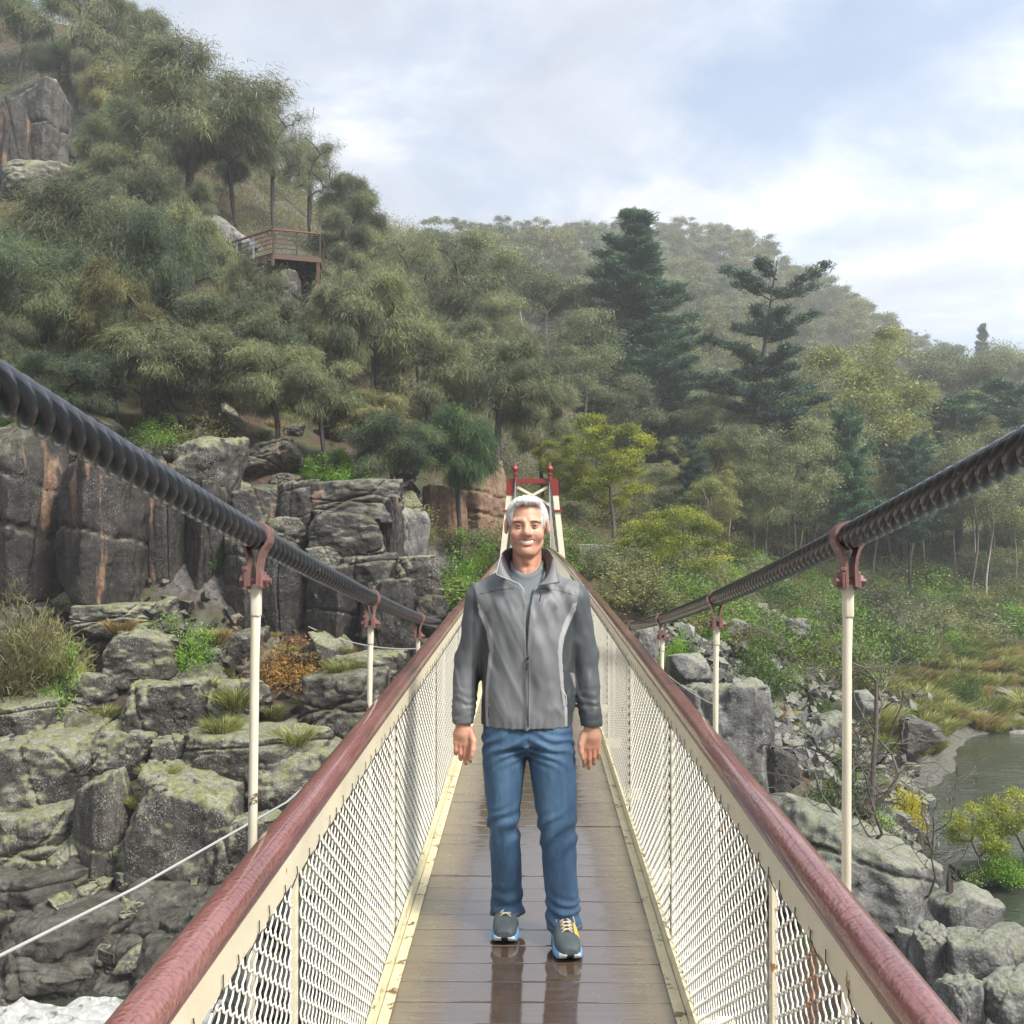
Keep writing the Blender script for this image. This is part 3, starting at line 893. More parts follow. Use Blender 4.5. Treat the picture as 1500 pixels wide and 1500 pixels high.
# main cables : seven laid strands
yy = np.concatenate([np.arange(-3, 9, 0.012), np.arange(9, 20, 0.03), np.arange(20, 39.9, 0.08)])
for s in (-1, 1):
    cpath = np.stack([s * (XS[s] + (0.68 - XS[s]) * np.clip((yy - 18) / 20, 0, 1)), yy, np.array([zc(t) for t in yy])], -1)
    t = np.gradient(cpath, axis=0); t /= np.linalg.norm(t, axis=1)[:, None]
    a_ = np.cross(t, (1.0, 0, 0)); a_ /= np.linalg.norm(a_, axis=1)[:, None]; b2 = np.cross(t, a_)
    V = []; Fq = []; n = 0
    sl = np.concatenate([[0], np.cumsum(np.linalg.norm(np.diff(cpath, axis=0), axis=1))])
    for k in range(4):
        ph = -s * sl / 0.18 * 2 * math.pi + k * math.pi / 2
        c0 = cpath + 0.0152 * (np.cos(ph)[:, None] * a_ + np.sin(ph)[:, None] * b2)
        ang = np.arange(9) * 2 * math.pi / 9
        vv = c0[:, None] + 0.0152 * (np.cos(ang)[None, :, None] * a_[:, None] + np.sin(ang)[None, :, None] * b2[:, None])
        V.append(vv.reshape(-1, 3)); m_ = len(yy)
        ii = np.arange(m_ - 1)[:, None] * 9 + np.arange(9)[None]; jj = np.arange(m_ - 1)[:, None] * 9 + (np.arange(9)[None] + 1) % 9
        Fq.append(np.stack([ii, ii + 9, jj + 9, jj], -1).reshape(-1, 4) + n); n += m_ * 9
    link('main_cable', mesh_np('main_cable', np.concatenate(V), np.concatenate(Fq), M['cable'], smooth=True), bridge)
# clamps and hanger rods
def clamp_mesh():
    mb = MB()
    w2 = 0.024; ro = 0.041; ri = 0.036
    prof = [(0.016, -0.125), (0.016, -0.075), (0.020, -0.052)]
    prof += [(ro * math.cos(a), ro * math.sin(a)) for a in np.linspace(-0.85, math.pi + 0.85, 20)]
    prof += [(-0.020, -0.052), (-0.016, -0.075), (-0.016, -0.125)]
    pr = np.array(prof); d = np.gradient(pr, axis=0); d /= np.linalg.norm(d, axis=1)[:, None]
    nrm = np.c_[-d[:, 1], d[:, 0]]
    inn = pr + nrm * 0.008
    V = np.array([[(p[0], y, p[1]) for p in (pr[i], inn[i])] for i in range(len(pr)) for y in (-w2, w2)]).reshape(-1, 3)
    F_ = []
    for i in range(len(pr) - 1):
        o = i * 4
        F_ += [(o, o + 2, o + 6, o + 4), (o + 1, o + 5, o + 7, o + 3), (o, o + 4, o + 5, o + 1), (o + 2, o + 3, o + 7, o + 6)]
    F_ += [(0, 1, 3, 2), (len(pr) * 4 - 4, len(pr) * 4 - 2, len(pr) * 4 - 1, len(pr) * 4 - 3)]
    mb.add(V, F_)
    # cheeks gripping the rod head
    for sx in (-1, 1):
        mb.box((sx * 0.0195, 0, -0.108), (0.010, 0.046, 0.044), None, 0.004)
    return mb
def bolt_mesh():
    mb = MB()
    ax = np.array([(-0.046, 0, -0.112), (-0.030, 0, -0.112)])
    mb.tube([(-0.037, 0, -0.110), (-0.024, 0, -0.110)], 0.0165, 6)
    mb.tube([(0.024, 0, -0.110), (0.034, 0, -0.110)], 0.0165, 6)
    mb.tube([(0.034, 0, -0.110), (0.042, 0, -0.110)], 0.008, 8)
    mb.tube([(-0.024, 0, -0.110), (0.024, 0, -0.110)], 0.010, 8)
    mb.box((-0.022, -0.020, -0.080), (0.016, 0.012, 0.011), None, 0.003)
    mb.box((-0.020, -0.004, -0.078), (0.014, 0.012, 0.010), None, 0.003)
    return mb
cm = clamp_mesh().mesh('cable_clamp', M['clamp'], False)
bmh = bolt_mesh().mesh('bolt', M['clamp'], False)
for y in HY[1:]:
    if y > 38: continue
    for s in (-1, 1):
        z = zc(y)
        slope = math.atan2(zc(y + 0.05) - zc(y - 0.05), 0.1)
        xc_ = XS[s] + (0.68 - XS[s]) * min(max((y - 18) / 20, 0), 1)
        c = link('cable_clamp', cm, bridge, (s * xc_, y, z), (slope * 0.6, 0, 0))
        c.scale = (0.86, 0.9, 0.88)
        link('bolt', bmh, c)
        mb = MB()
        zt = z - 0.088; zb = zd(y) - 0.30
        if zt > zb + 0.1:
            lean = -0.009
            mb.tube([(s * xc_, y, zt), (s * xc_, y, zt - 0.05), (s * xc_ + lean * 0.3, y, zt - 0.18), (s * xc_ + lean * (zt - zb), y, zb)], [0.010, 0.0115, 0.0105, 0.0105], 12)
            mb.box((s * xc_, y, zt - 0.045), (0.022, 0.026, 0.09), None, 0.006)
            mb.build('hanger_rod', M['rod'], bridge, smooth=True)
        mb = MB()
        mb.bar((s * 0.34, y, zd(y) - 0.30), (s * 0.76, y, zd(y) - 0.30), 0.05, 0.07)
        mb.build('outrigger', M['cream'], bridge)
# guy wires
mb = MB(); mb.tube([P(-60, 1430, 5.0), P(200, 1300, 6.6), P(420, 1175, 9.4), Vector((-0.8, 24, -0.4))], 0.010, 8)
mb.build('guy_wire', M['steel_wire'], bridge)
def sag(a, b, s_, n=14):
    return [a.lerp(b, t) - Vector((0, 0, s_ * 4 * t * (1 - t))) for t in np.linspace(0, 1, n)]
mb = MB(); mb.tube(sag(P(452, 918, 33.4), P(700, 935, 30), 0.5), 0.022, 5); mb.build('guy_wire', M['steel_wire'], bridge)
mb = MB(); mb.tube(sag(P(930, 945, 20), P(1075, 1040, 30), 0.25), 0.012, 5); mb.build('guy_wire', M['steel_wire'], bridge)
# tower
TY = 40.2
tw = link('tower', None, bridge, (0, TY, 0))
def leg_pts(s, t): return (s * (0.88 + 0.40 * (1 - t)), 0, 3.45 * t - 0.9 * (1 - t))
for s in (-1, 1):
    mb = MB(); mb.bar((s * 1.36, 0, -1.2), (s * 0.885, 0, 3.18), 0.19, 0.22); mb.build('leg', M['tower_cream'], tw)
    mb = MB(); mb.bar((s * 0.905, 0, 2.98), (s * 0.855, 0, 3.62), 0.235, 0.27)
    mb.add([(s * 0.76, -0.10, 3.35), (s * 0.52, -0.10, 3.44), (s * 0.76, -0.10, 3.1), (s * 0.76, 0.10, 3.35), (s * 0.52, 0.10, 3.44), (s * 0.76, 0.10, 3.1)], [(0, 1, 2), (3, 5, 4), (1, 4, 5, 2)])
    mb.build('gusset', M['tower_red'], tw)
    mb = MB(); mb.lathe([(0.06, 3.55), (0.06, 3.75), (0.11, 3.77), (0.11, 3.81), (0.05, 3.83), (0.05, 3.87), (0.12, 3.95), (0.135, 4.02), (0.10, 4.09), (0.05, 4.15), (0.02, 4.25), (0.008, 4.30)], (s * 0.68, -0.16, 0), 12)
    mb.build('finial', M['tower_red'], tw)
    mb = MB(); mb.bar((s * -0.62, 0.02 * s, 3.32), (s * 1.02, 0.02 * s, 2.40), 0.05, 0.10); mb.build('brace', M['tower_cream'], tw)
    mb = MB(); mb.bar((s * 0.68, -0.16, 3.6), (s * 0.72, -0.16, 0.4), 0.07, 0.06); mb.build('cable_strut', M['galv'], tw)
    mb = MB(); mb.box((s * 1.0, -0.02, 2.36), (0.36, 0.26, 0.09)); mb.build('joint_plate', M['tower_red'], tw)
mb = MB(); mb.box((0, 0, 3.535), (1.75, 0.20, 0.17)); mb.build('crossbeam', M['tower_red'], tw)
mb = MB(); mb.box((0, 0.07, 2.36), (1.9, 0.05, 0.06)); mb.build('tie_bar', M['tower_red'], tw)
# abutment at the far end
mb = MB(); mb.box((0, 42.0, -1.8), (3.4, 3.0, 3.2), None, 0.05)
ab = mb.build('abutment', M['rock_grey']); tag(ab, 'low stone abutment carrying the far end of the footbridge', 'abutment')
# ------------------------------------------------------------------ plants
def skeleton(centers, trunk, r_tip=0.012, power=0.44, sag=0.0, jit=0.08, seed=0):
    """grow limbs from a trunk polyline to every leaf-clump centre; returns list of (p0,p1,r0,r1)"""
    rs = np.random.default_rng(seed)
    pos = [np.array(p, float) for p in trunk]
    par = [-1] + list(range(len(trunk) - 1))
    leaf = [0] * len(pos)
    ax = np.array(trunk)
    dist = [min(np.linalg.norm(ax - c, axis=1)) for c in centers]
    k0 = max(1, int(len(trunk) * 0.25))
    for ci in np.argsort(dist):
        c = np.array(centers[ci])
        P_ = np.array(pos)
        d = np.linalg.norm(P_ - c, axis=1) + 0.9 * np.maximum(0, P_[:, 2] - c[2] + 0.25 * np.hypot(P_[:, 0] - c[0], P_[:, 1] - c[1]))
        d[:k0] += 1e3
        a = int(np.argmin(d))
        v = c - pos[a]; L = np.linalg.norm(v)
        n = max(2, min(6, int(L / 0.5) + 1))
        prev = a
        bow = rs.normal(0, 1, 3) * L * jit
        for q in range(1, n + 1):
            t = q / n
            p = pos[a] + v * t + bow * math.sin(math.pi * t) + np.array((0, 0, 1)) * L * (0.16 - sag) * math.sin(math.pi * t)
            pos.append(p); par.append(prev); leaf.append(0); prev = len(pos) - 1
        leaf[prev] += 1
    cnt = list(leaf)
    for i in range(len(pos) - 1, 0, -1):
        cnt[par[i]] += cnt[i]
    r = [r_tip * max(1, c) ** power for c in cnt]
    return [(pos[par[i]], pos[i], r[par[i]] if par[i] > 0 or i == 1 else r[i], r[i]) for i in range(1, len(pos))]

def limbs_mesh(segs, mat, sides=5, minr=0.0, flare=1.3):
    segs = [s for s in segs if s[3] >= minr]
    m = len(segs)
    a = np.array([s[0] for s in segs]); b = np.array([s[1] for s in segs])
    ra = np.array([min(s[2], s[3] * 1.35) for s in segs]); rb = np.array([s[3] for s in segs])
    t = b - a; t /= np.linalg.norm(t, axis=1)[:, None] + 1e-9
    ref = np.where(np.abs(t[:, 2:3]) < 0.9, np.array([[0, 0, 1.0]]), np.array([[1.0, 0, 0]]))
    u = np.cross(t, ref); u /= np.linalg.norm(u, axis=1)[:, None]; w_ = np.cross(t, u)
    ang = np.arange(sides) * 2 * math.pi / sides
    cs, sn = np.cos(ang)[None, :, None], np.sin(ang)[None, :, None]
    A = a[:, None] + ra[:, None, None] * (cs * u[:, None] + sn * w_[:, None])
    B = (b + t * rb[:, None] * 0.5)[:, None] + rb[:, None, None] * (cs * u[:, None] + sn * w_[:, None])
    V = np.stack([A, B], 1).reshape(-1, 3)
    o = np.arange(m)[:, None] * 2 * sides
    j = np.arange(sides)[None]; j2 = (j + 1) % sides
    Fq = np.stack([o + j, o + j2, o + sides + j2, o + sides + j], -1).reshape(-1, 4)
    return mesh_np('trunk', V, Fq, mat, smooth=True)

def blades(base, dirs, length, width, rs, bend=None):
    """thin two-piece tapering blades; bend is a vector added at the tip"""
    n = len(base)
    length = np.asarray(length).reshape(-1, 1) * np.ones((n, 1)); width = np.asarray(width).reshape(-1, 1) * np.ones((n, 1))
    d = dirs / (np.linalg.norm(dirs, axis=1)[:, None] + 1e-9)
    s = np.cross(d, rs.normal(0, 1, (n, 3))); s /= np.linalg.norm(s, axis=1)[:, None] + 1e-9
    mid = base + d * length * 0.5
    tip = base + d * length
    if bend is not None:
        mid = mid + bend * length * 0.22; tip = tip + bend * length * 0.8
    V = np.stack([base - s * width * 0.35, base + s * width * 0.35, mid + s * width * 0.5, mid - s * width * 0.5, tip], 1).reshape(-1, 3)
    o = np.arange(n)[:, None] * 5
    return V, o + np.array([[0, 1, 2, 3]]), o + np.array([[3, 2, 4]])

def leaves(base, size, rs, upb=0.3, asp=0.45):
    n = len(base)
    nrm = rs.normal(0, 1, (n, 3)); nrm[:, 2] += upb; nrm /= np.linalg.norm(nrm, axis=1)[:, None]
    t = np.cross(nrm, rs.normal(0, 1, (n, 3))); t /= np.linalg.norm(t, axis=1)[:, None]; b = np.cross(nrm, t)
    sz = size * rs.uniform(0.6, 1.3, (n, 1))
    V = np.stack([base - t * sz, base + b * sz * asp, base + t * sz, base - b * sz * asp], 1).reshape(-1, 3)
    return V, np.arange(n * 4).reshape(-1, 4)

def crown_centers(rs, n, rad, zc_, squash=1.0, shape='ball', lobes=7, thick=0.5):
    """clump centres: several lobes packed in a crown volume"""
    out = []
    L = []
    for k in range(lobes):
        a = k * 2.4 + rs.uniform(-.5, .5); t = (k + 0.5) / lobes
        if shape == 'ball':
            z = (t - 0.45) * 1.5; rr_ = math.sqrt(max(0.05, 1 - min(1, abs(z)) ** 2)) * 0.62
        elif shape == 'flat':
            z = rs.uniform(0.1, 0.75) * (1 - 0.3 * t); rr_ = 0.75 * math.sqrt(t)
        else:
            z = t * 1.8 - 0.9; rr_ = (1 - t) * 0.65 + 0.1
        L.append((rr_ * math.cos(a) * rad * 1.15, rr_ * math.sin(a) * rad * 1.15, zc_ + z * rad * squash, rad * rs.uniform(0.26, 0.44)))
    per = n // lobes
    for (x, y, z, r) in L:
        v = rs.normal(0, 1, (per, 3)); v /= np.linalg.norm(v, axis=1)[:, None]
        v[:, 2] = np.where(v[:, 2] < -0.4, -v[:, 2], v[:, 2])
        q = v * r * (1 - thick * rs.random((per, 1)) ** 1.5)
        q[:, 2] *= 0.8
        out.append(q + np.array((x, y, z)))
    return np.concatenate(out)

def clumpcol(rs, n, per, k=0.5):
    """one shade per clump (young and old growth), spread over its vertices"""
    return np.repeat(0.5 + (rs.random(n) - 0.5) * k * 2, per)

PROTO = {}
def plant_proto(key, name, trunk_me, crown_me, h):
    n_ = len(crown_me.vertices); a_ = np.empty(n_ * 3, np.float32); crown_me.vertices.foreach_get('co', a_); h = float(np.percentile(a_[2::3], 99.3))
    PROTO[key] = (name, trunk_me, crown_me, h)

def she_oak(key, seed, h=9.0, rad=2.6, clumps=84, per=190, mat='oak_leaf', open_=0.0, bark='bark_dark', ln=0.30, w_=0.023, lean=0.0, zc_=0.60, squash=0.95, lobes=9):
    rs = np.random.default_rng(seed)
    C = crown_centers(rs, clumps, rad, h * zc_, h * 0.40 / rad * squash * 0.75, 'ball', lobes)
    C[:, 0] += lean * C[:, 2]
    tr = [(lean * t * h + 0.12 * math.sin(t * 7 + seed), 0.12 * math.cos(t * 5 + seed) - 0.12, t * h * 0.62 - 0.6) for t in np.linspace(0, 1, 9)]
    segs = skeleton(C, tr, 0.016, 0.46, 0.0, 0.10, seed)
    B, D, Ln, W_, Cc, BN = [], [], [], [], [], []
    for c in C:
        out = np.array((c[0] - lean * c[2], c[1], (c[2] - h * zc_) * 0.8)); out /= np.linalg.norm(out) + 1e-6
        n = int(per * rs.uniform(0.6, 1.3) * (1 - open_))
        pr = rs.uniform(0.20, 0.40) * rad / 2.6
        b = c + rs.normal(0, 1, (n, 3)) * np.array((pr, pr, pr * 0.8))
        d = rs.normal(0, 0.50, (n, 3)) + out * 0.45 + np.array((0, 0, -0.25))
        b[:, 2] += 0.12; B.append(b); D.append(d); Ln.append(rs.uniform(0.5, 1.35, n) * ln); W_.append(rs.uniform(0.6, 1.2, n) * w_)
        Cc.append(np.repeat(np.clip(0.5 + rs.normal(0, 0.30) + 0.25 * rs.normal(0, 1, n), 0, 1), 5))
        BN.append(np.tile(np.array((0, 0, -1.0)), (n, 1)) * rs.uniform(0.2, 0.9, (n, 1)))
    V, f4, f3 = blades(np.concatenate(B), np.concatenate(D), np.concatenate(Ln), np.concatenate(W_), rs, np.concatenate(BN))
    cc = np.concatenate(Cc)
    plant_proto(key, 'she_oak', limbs_mesh(segs, M[bark], 5), mesh_np('crown', V, [f4, f3], M[mat], col=np.stack([cc] * 3, 1)), h)

def leaf_tree(key, seed, name, h, rad, clumps, per, size, mat, bark, shape='flat', zc_=0.6, squash=0.6, spread=0.35, lobes=9, trunk_top=0.6, lean=0.0, upb=0.6, droop=0.0, r_tip=0.014, vis=None, asp=0.4):
    rs = np.random.default_rng(seed)
    C = crown_centers(rs, clumps, rad, h * zc_, squash, shape, lobes)
    C[:, 0] += lean * C[:, 2]
    tr = [(lean * t * h + 0.02 * h * math.sin(t * 6 + seed), 0.015 * h * (math.cos(t * 5 + seed) - 1), t * h * trunk_top - 0.5) for t in np.linspace(0, 1, 9)]
    segs = skeleton(C, tr, r_tip, 0.46, 0.0, 0.09, seed)
    B, Cc = [], []
    for c in C:
        n = int(per * rs.uniform(0.6, 1.4))
        s_ = spread * rs.uniform(0.7, 1.3)
        q = rs.normal(0, 1, (n, 3)) * np.array((s_, s_, s_ * 0.5))
        q[:, 2] -= droop * (q[:, 0] ** 2 + q[:, 1] ** 2) / s_
        B.append(c + q)
        Cc.append(np.repeat(np.clip(0.5 + rs.normal(0, 0.28) + 0.2 * rs.normal(0, 1, n), 0, 1), 4))
    V, f4 = leaves(np.concatenate(B), size, rs, upb, asp)
    cc = np.concatenate(Cc)
    plant_proto(key, name, limbs_mesh(segs, M[bark], 5), mesh_np('crown', V, f4, M[mat], col=np.stack([cc] * 3, 1)), h)

def pine(key, seed, h=20.0, rad=4.2, whorls=22, per=9, mat='pine_leaf', z0=0.12, lean=0.0, gappy=0.0, nd=46, topr=0.16, tilt=0.12):
    rs = np.random.default_rng(seed)
    segs = []
    tr = [np.array((lean * t * h + 0.1 * math.sin(t * 5), 0.05 * math.sin(t * 8), t * h - 0.5)) for t in np.linspace(0, 1, 14)]
    for i in range(13):
        segs.append((tr[i], tr[i + 1], 0.24 * (1 - i / 13) + 0.03, 0.24 * (1 - (i + 1) / 13) + 0.03))
    B, D, Ln, Cc = [], [], [], []
    for k in range(whorls):
        t = z0 + (1 - z0) * (k + rs.uniform(-.3, .3)) / whorls
        t = min(t, 0.985)
        z = t * h - 0.5
        u = (t - z0) / (1 - z0)
        R0 = rad * (topr + (1 - topr) * (1 - u) ** 0.85) * (0.75 if u < 0.12 else 1)
        for q in range(per if u < 0.85 else per - 3):
            if rs.random() < gappy: continue
            a = q * 2 * math.pi / per + k * 0.7 + rs.uniform(-.35, .35)
            L = R0 * rs.uniform(0.5, 1.2); tl_ = tilt + rs.normal(0, 0.12); z = t * h - 0.5 + rs.uniform(-0.3, 0.3) * h / whorls
            p0 = np.array((lean * t * h, 0, z)); prev = p0
            ns = 5
            for j in range(1, ns + 1):
                s_ = j / ns
                p = p0 + np.array((math.cos(a) * L * s_, math.sin(a) * L * s_, L * (tl_ * s_ - 0.10 * s_ + 0.22 * s_ * s_) * (0.4 + u)))
                p += rs.normal(0, 0.03, 3) * L * 0.4
                segs.append((prev, p, 0.055 * (1 - s_) + 0.02, 0.045 * (1 - s_) + 0.012))
                if s_ > 0.25:
                    nt_ = int(2 + 4 * (1 - u) + 2)
                    for e in range(nt_):
                        side = rs.uniform(-1, 1) * L * 0.20 * (1.2 - s_ * 0.4)
                        tp = p + np.array((-math.sin(a) * side, math.cos(a) * side, 0.06 + rs.uniform(-0.02, 0.16))) + np.array((math.cos(a), math.sin(a), 0)) * rs.uniform(-0.2, 0.2) * L * 0.4
                        n = int(nd * rs.uniform(0.6, 1.2))
                        B.append(tp + rs.normal(0, 1, (n, 3)) * np.array((0.18, 0.18, 0.11)))
                        dd = rs.normal(0, 0.6, (n, 3)); dd[:, 2] = np.abs(dd[:, 2]) * 0.6 + 0.25
                        dd += np.array((math.cos(a), math.sin(a), 0)) * 0.5
                        D.append(dd); Ln.append(rs.uniform(0.18, 0.34, n))
                        Cc.append(np.repeat(np.clip(rs.normal(0.5, 0.25) + 0.2 * rs.normal(0, 1, n), 0, 1), 5))
                prev = p
    V, f4, f3 = blades(np.concatenate(B), np.concatenate(D), np.concatenate(Ln), 0.055, rs)
    cc = np.concatenate(Cc)
    plant_proto(key, 'pine_tree', limbs_mesh(segs, M['bark_dark'], 6), mesh_np('crown', V, [f4, f3], M[mat], col=np.stack([cc] * 3, 1)), h)

def bush(key, seed, rad=1.0, hgt=1.2, clumps=26, per=110, size=0.05, mat='shrub_green', name='shrub', needle=False, bark='bark_dark', spread=0.16):
    rs = np.random.default_rng(seed)
    v = rs.normal(0, 1, (clumps, 3)); v /= np.linalg.norm(v, axis=1)[:, None]; v[:, 2] = np.abs(v[:, 2])
    C = v * rs.uniform(0.45, 1.0, (clumps, 1)) * np.array((rad, rad, hgt)) * (1 + 0.25 * rs.normal(0, 1, (clumps, 1)))
    C[:, 2] = np.abs(C[:, 2]) + 0.12 * hgt
    segs = skeleton(C, [(0, 0, -0.2), (0.02, 0, 0.0), (0, 0.02, 0.12 * hgt), (0, 0, 0.2 * hgt)], 0.008 * rad + 0.003, 0.42, 0, 0.1, seed)
    B, Cc = [], []
    for c in C:
        n = int(per * rs.uniform(0.6, 1.4)); s_ = rad * spread * rs.uniform(0.8, 1.5)
        B.append(c + rs.normal(0, 1, (n, 3)) * s_ * np.array((1, 1, 0.75)))
        Cc.append(np.repeat(np.clip(0.5 + rs.normal(0, 0.25) + 0.2 * rs.normal(0, 1, n), 0, 1), 5 if needle else 4))
    B = np.concatenate(B); cc = np.concatenate(Cc)
    if needle:
        D = B / (np.linalg.norm(B, axis=1)[:, None] + 1e-6) + rs.normal(0, 0.5, B.shape) + np.array((0, 0, 0.5))
        V, f4, f3 = blades(B, D, rs.uniform(2.5, 6, len(B)) * size, size * 0.32, rs, np.tile(np.array((0, 0, -0.5)), (len(B), 1)))
        me = mesh_np('crown', V, [f4, f3], M[mat], col=np.stack([cc] * 3, 1))
    else:
        V, f4 = leaves(B, size, rs, 0.5)
        me = mesh_np('crown', V, f4, M[mat], col=np.stack([cc] * 3, 1))
    plant_proto(key, name, limbs_mesh(segs, M[bark], 4), me, hgt * 1.15)

def tussock_mesh(seed, n=260, h=0.7, r=0.16, mat='grass', w_=0.022):
    rs = np.random.default_rng(seed)
    a = rs.uniform(0, 2 * math.pi, n); q = np.sqrt(rs.random(n)) * r
    b = np.c_[np.cos(a) * q, np.sin(a) * q, np.zeros(n) - 0.05]
    out = np.c_[np.cos(a), np.sin(a), np.zeros(n)]
    D = out * rs.uniform(0.10, 0.55, (n, 1)) + np.array((0, 0, 1.0)) + rs.normal(0, 0.1, (n, 3))
    V, f4, f3 = blades(b, D, rs.uniform(0.6, 1.15, n) * h, w_, rs, out * 0.25 - np.array((0, 0, 0.45)))
    cc = np.repeat(rs.random(n), 5)
    return mesh_np('tussock', V, [f4, f3], M[mat], col=np.stack([cc] * 3, 1))

def put(key, loc, h, wscale=1.0, rz=None, label=None, cat='tree', group=None, bare=False, crown_mat=None, base=None, depth=None, tiltx=0.0, tilty=0.0):
    name, tm, cmesh, h0 = PROTO[key]
    s = h / h0
    t = thing(base or name, label, cat, loc, random.uniform(0, 6.28) if rz is None else rz, group)
    t.rotation_euler = (tiltx, tilty, t.rotation_euler[2]) if rz is None else (tiltx, tilty, rz)
    t.scale = (s * wscale, s * wscale * (depth or 1), s)
    link('trunk', tm, t)
    if not bare:
        link('crown', cmesh, t)
    return t
she_oak('oakA', 1, 9.0, 2.7, 140, 340)
she_oak('oakB', 2, 9.0, 2.4, 130, 340, 'oak_leaf', lean=0.10)
she_oak('oakC', 3, 9.0, 3.0, 140, 330, 'oak_dark')
she_oak('oakD', 4, 8.0, 2.2, 120, 330, 'oak_yellow')
she_oak('oakE', 5, 8.0, 2.3, 110, 300, 'oak_bright', ln=0.4, zc_=0.66, lobes=6, squash=0.8)
she_oak('oakF', 6, 9.0, 3.0, 110, 110, 'oak_leaf', open_=0.35, ln=0.34)      # thin, branches showing
she_oak('oakG', 9, 9.5, 2.5, 130, 340, 'oak_leaf', lean=-0.12)
leaf_tree('gumA', 21, 'gum_tree', 14, 3.9, 88, 330, 0.085, 'gum_leaf', 'bark_gum', 'flat', 0.60, 0.75, 0.46, 11, 0.62)
leaf_tree('gumB', 22, 'gum_tree', 15, 3.4, 84, 300, 0.085, 'gum_gold', 'bark_gum', 'ball', 0.62, 1.15, 0.46, 10, 0.66, droop=0.2)
leaf_tree('gumC', 23, 'gum_tree', 13, 3.2, 74, 280, 0.085, 'gum_leaf', 'bark_grey', 'ball', 0.62, 1.0, 0.48, 9, 0.62)
# far trees : fewer, larger leaves
leaf_tree('farA', 31, 'gum_tree', 15, 4.6, 60, 100, 0.20, 'gum_leaf', 'bark_gum', 'flat', 0.60, 0.8, 0.60, 9, 0.60)
leaf_tree('farB', 32, 'gum_tree', 14, 4.2, 60, 105, 0.20, 'gum_leaf', 'bark_gum', 'ball', 0.58, 0.9, 0.62, 8, 0.60)
leaf_tree('farC', 33, 'gum_tree', 12, 4.6, 66, 110, 0.19, 'shrub_olive', 'bark_grey', 'ball', 0.52, 0.75, 0.62, 8, 0.55)
leaf_tree('farD', 34, 'gum_tree', 17, 4.0, 44, 70, 0.20, 'gum_leaf', 'bark_gum', 'flat', 0.66, 0.9, 0.62, 8, 0.66)
pine('pineA', 41, 21, 4.6, 24, 9, z0=0.10, gappy=0.08, topr=0.04, tilt=0.22)
pine('pineB', 42, 19, 3.6, 14, 5, z0=0.32, gappy=0.42, lean=0.13, topr=0.45, tilt=0.35)
pine('pineC', 43, 16, 3.2, 15, 7, z0=0.42, gappy=0.2, topr=0.4, tilt=0.25, nd=40)
leaf_tree('watA', 51, 'wattle_tree', 7, 2.0, 150, 260, 0.055, 'wattle_leaf', 'bark_grey', 'ball', 0.60, 1.5, 0.22, 15, 0.6, r_tip=0.009)
leaf_tree('watB', 52, 'wattle_tree', 5, 2.1, 120, 240, 0.05, 'wattle_leaf', 'bark_grey', 'ball', 0.55, 0.95, 0.22, 13, 0.5, r_tip=0.008)
leaf_tree('gumD', 54, 'gum_tree', 20, 3.4, 66, 150, 0.11, 'gum_gold', 'bark_gum', 'ball', 0.74, 1.3, 0.42, 9, 0.80)
leaf_tree('watL', 53, 'wattle_tree', 2.6, 1.1, 60, 110, 0.045, 'wattle_leaf', 'bark_grey', 'ball', 0.55, 0.8, 0.15, 9, 0.5, r_tip=0.007)
leaf_tree('bare', 61, 'dead_tree', 6, 2.4, 70, 2, 0.03, 'shrub_olive', 'bark_grey', 'ball', 0.6, 0.9, 0.2, 9, 0.7, r_tip=0.010)
bush('bushA', 71, 1.0, 1.1, 34, 130, 0.045, 'shrub_green')
bush('bushB', 72, 1.0, 1.2, 34, 130, 0.045, 'shrub_olive')
bush('bushC', 73, 1.0, 1.1, 34, 150, 0.042, 'shrub_bright')
bush('bushD', 74, 1.0, 0.9, 30, 130, 0.040, 'shrub_rust')
bush('bushN', 75, 1.1, 1.6, 34, 150, 0.06, 'oak_yellow', needle=True)
bush('bushF', 76, 1.0, 1.1, 30, 140, 0.045, 'gum_leaf')
bush('bushY', 77, 1.0, 1.1, 30, 150, 0.040, 'wattle_flower')
TUS = [tussock_mesh(81, 420, 0.75, 0.26, 'grass'), tussock_mesh(82, 380, 0.62, 0.26, 'straw'), tussock_mesh(83, 360, 0.6, 0.24, 'grass')]
# ------------------------------------------------------------------ trees placed over the hillsides
def tree_at(key, px, pbase, ptop, wpx, label, cat='tree', group=None, Y=None, rz=None, **kw):
    """tree whose foot stands on the ground seen at (px,pbase), top reaching photo row ptop"""
    g_ = hit(px, pbase) if Y is None else None
    if Y is not None:
        x = P(px, pbase, Y).x
        g_ = Vector((x, Y, min(tz(x, Y), P(px, pbase, Y).z + 1.5)))
    top = P(px, ptop, g_.y).z
    h = max(0.6, top - g_.z)
    rad_ratio = kw.pop('rr', None)
    name, tm, cmesh, h0 = PROTO[key]
    x0 = max(abs(v) for v in (cmesh['halfw'],))
    ws = (wpx * g_.y / F / 2) / (x0 * h / h0)
    ws = min(max(ws, 0.55), 1.9)
    return put(key, g_, h, ws, rz, label, cat, group, **kw)
for k_, (nm, tm, cmh, h0) in PROTO.items():
    n_ = len(cmh.vertices); a_ = np.empty(n_ * 3, np.float32); cmh.vertices.foreach_get('co', a_); a_ = a_.reshape(-1, 3)
    cmh['halfw'] = float(np.percentile(np.abs(a_[:, 0] - np.median(a_[:, 0])), 96))

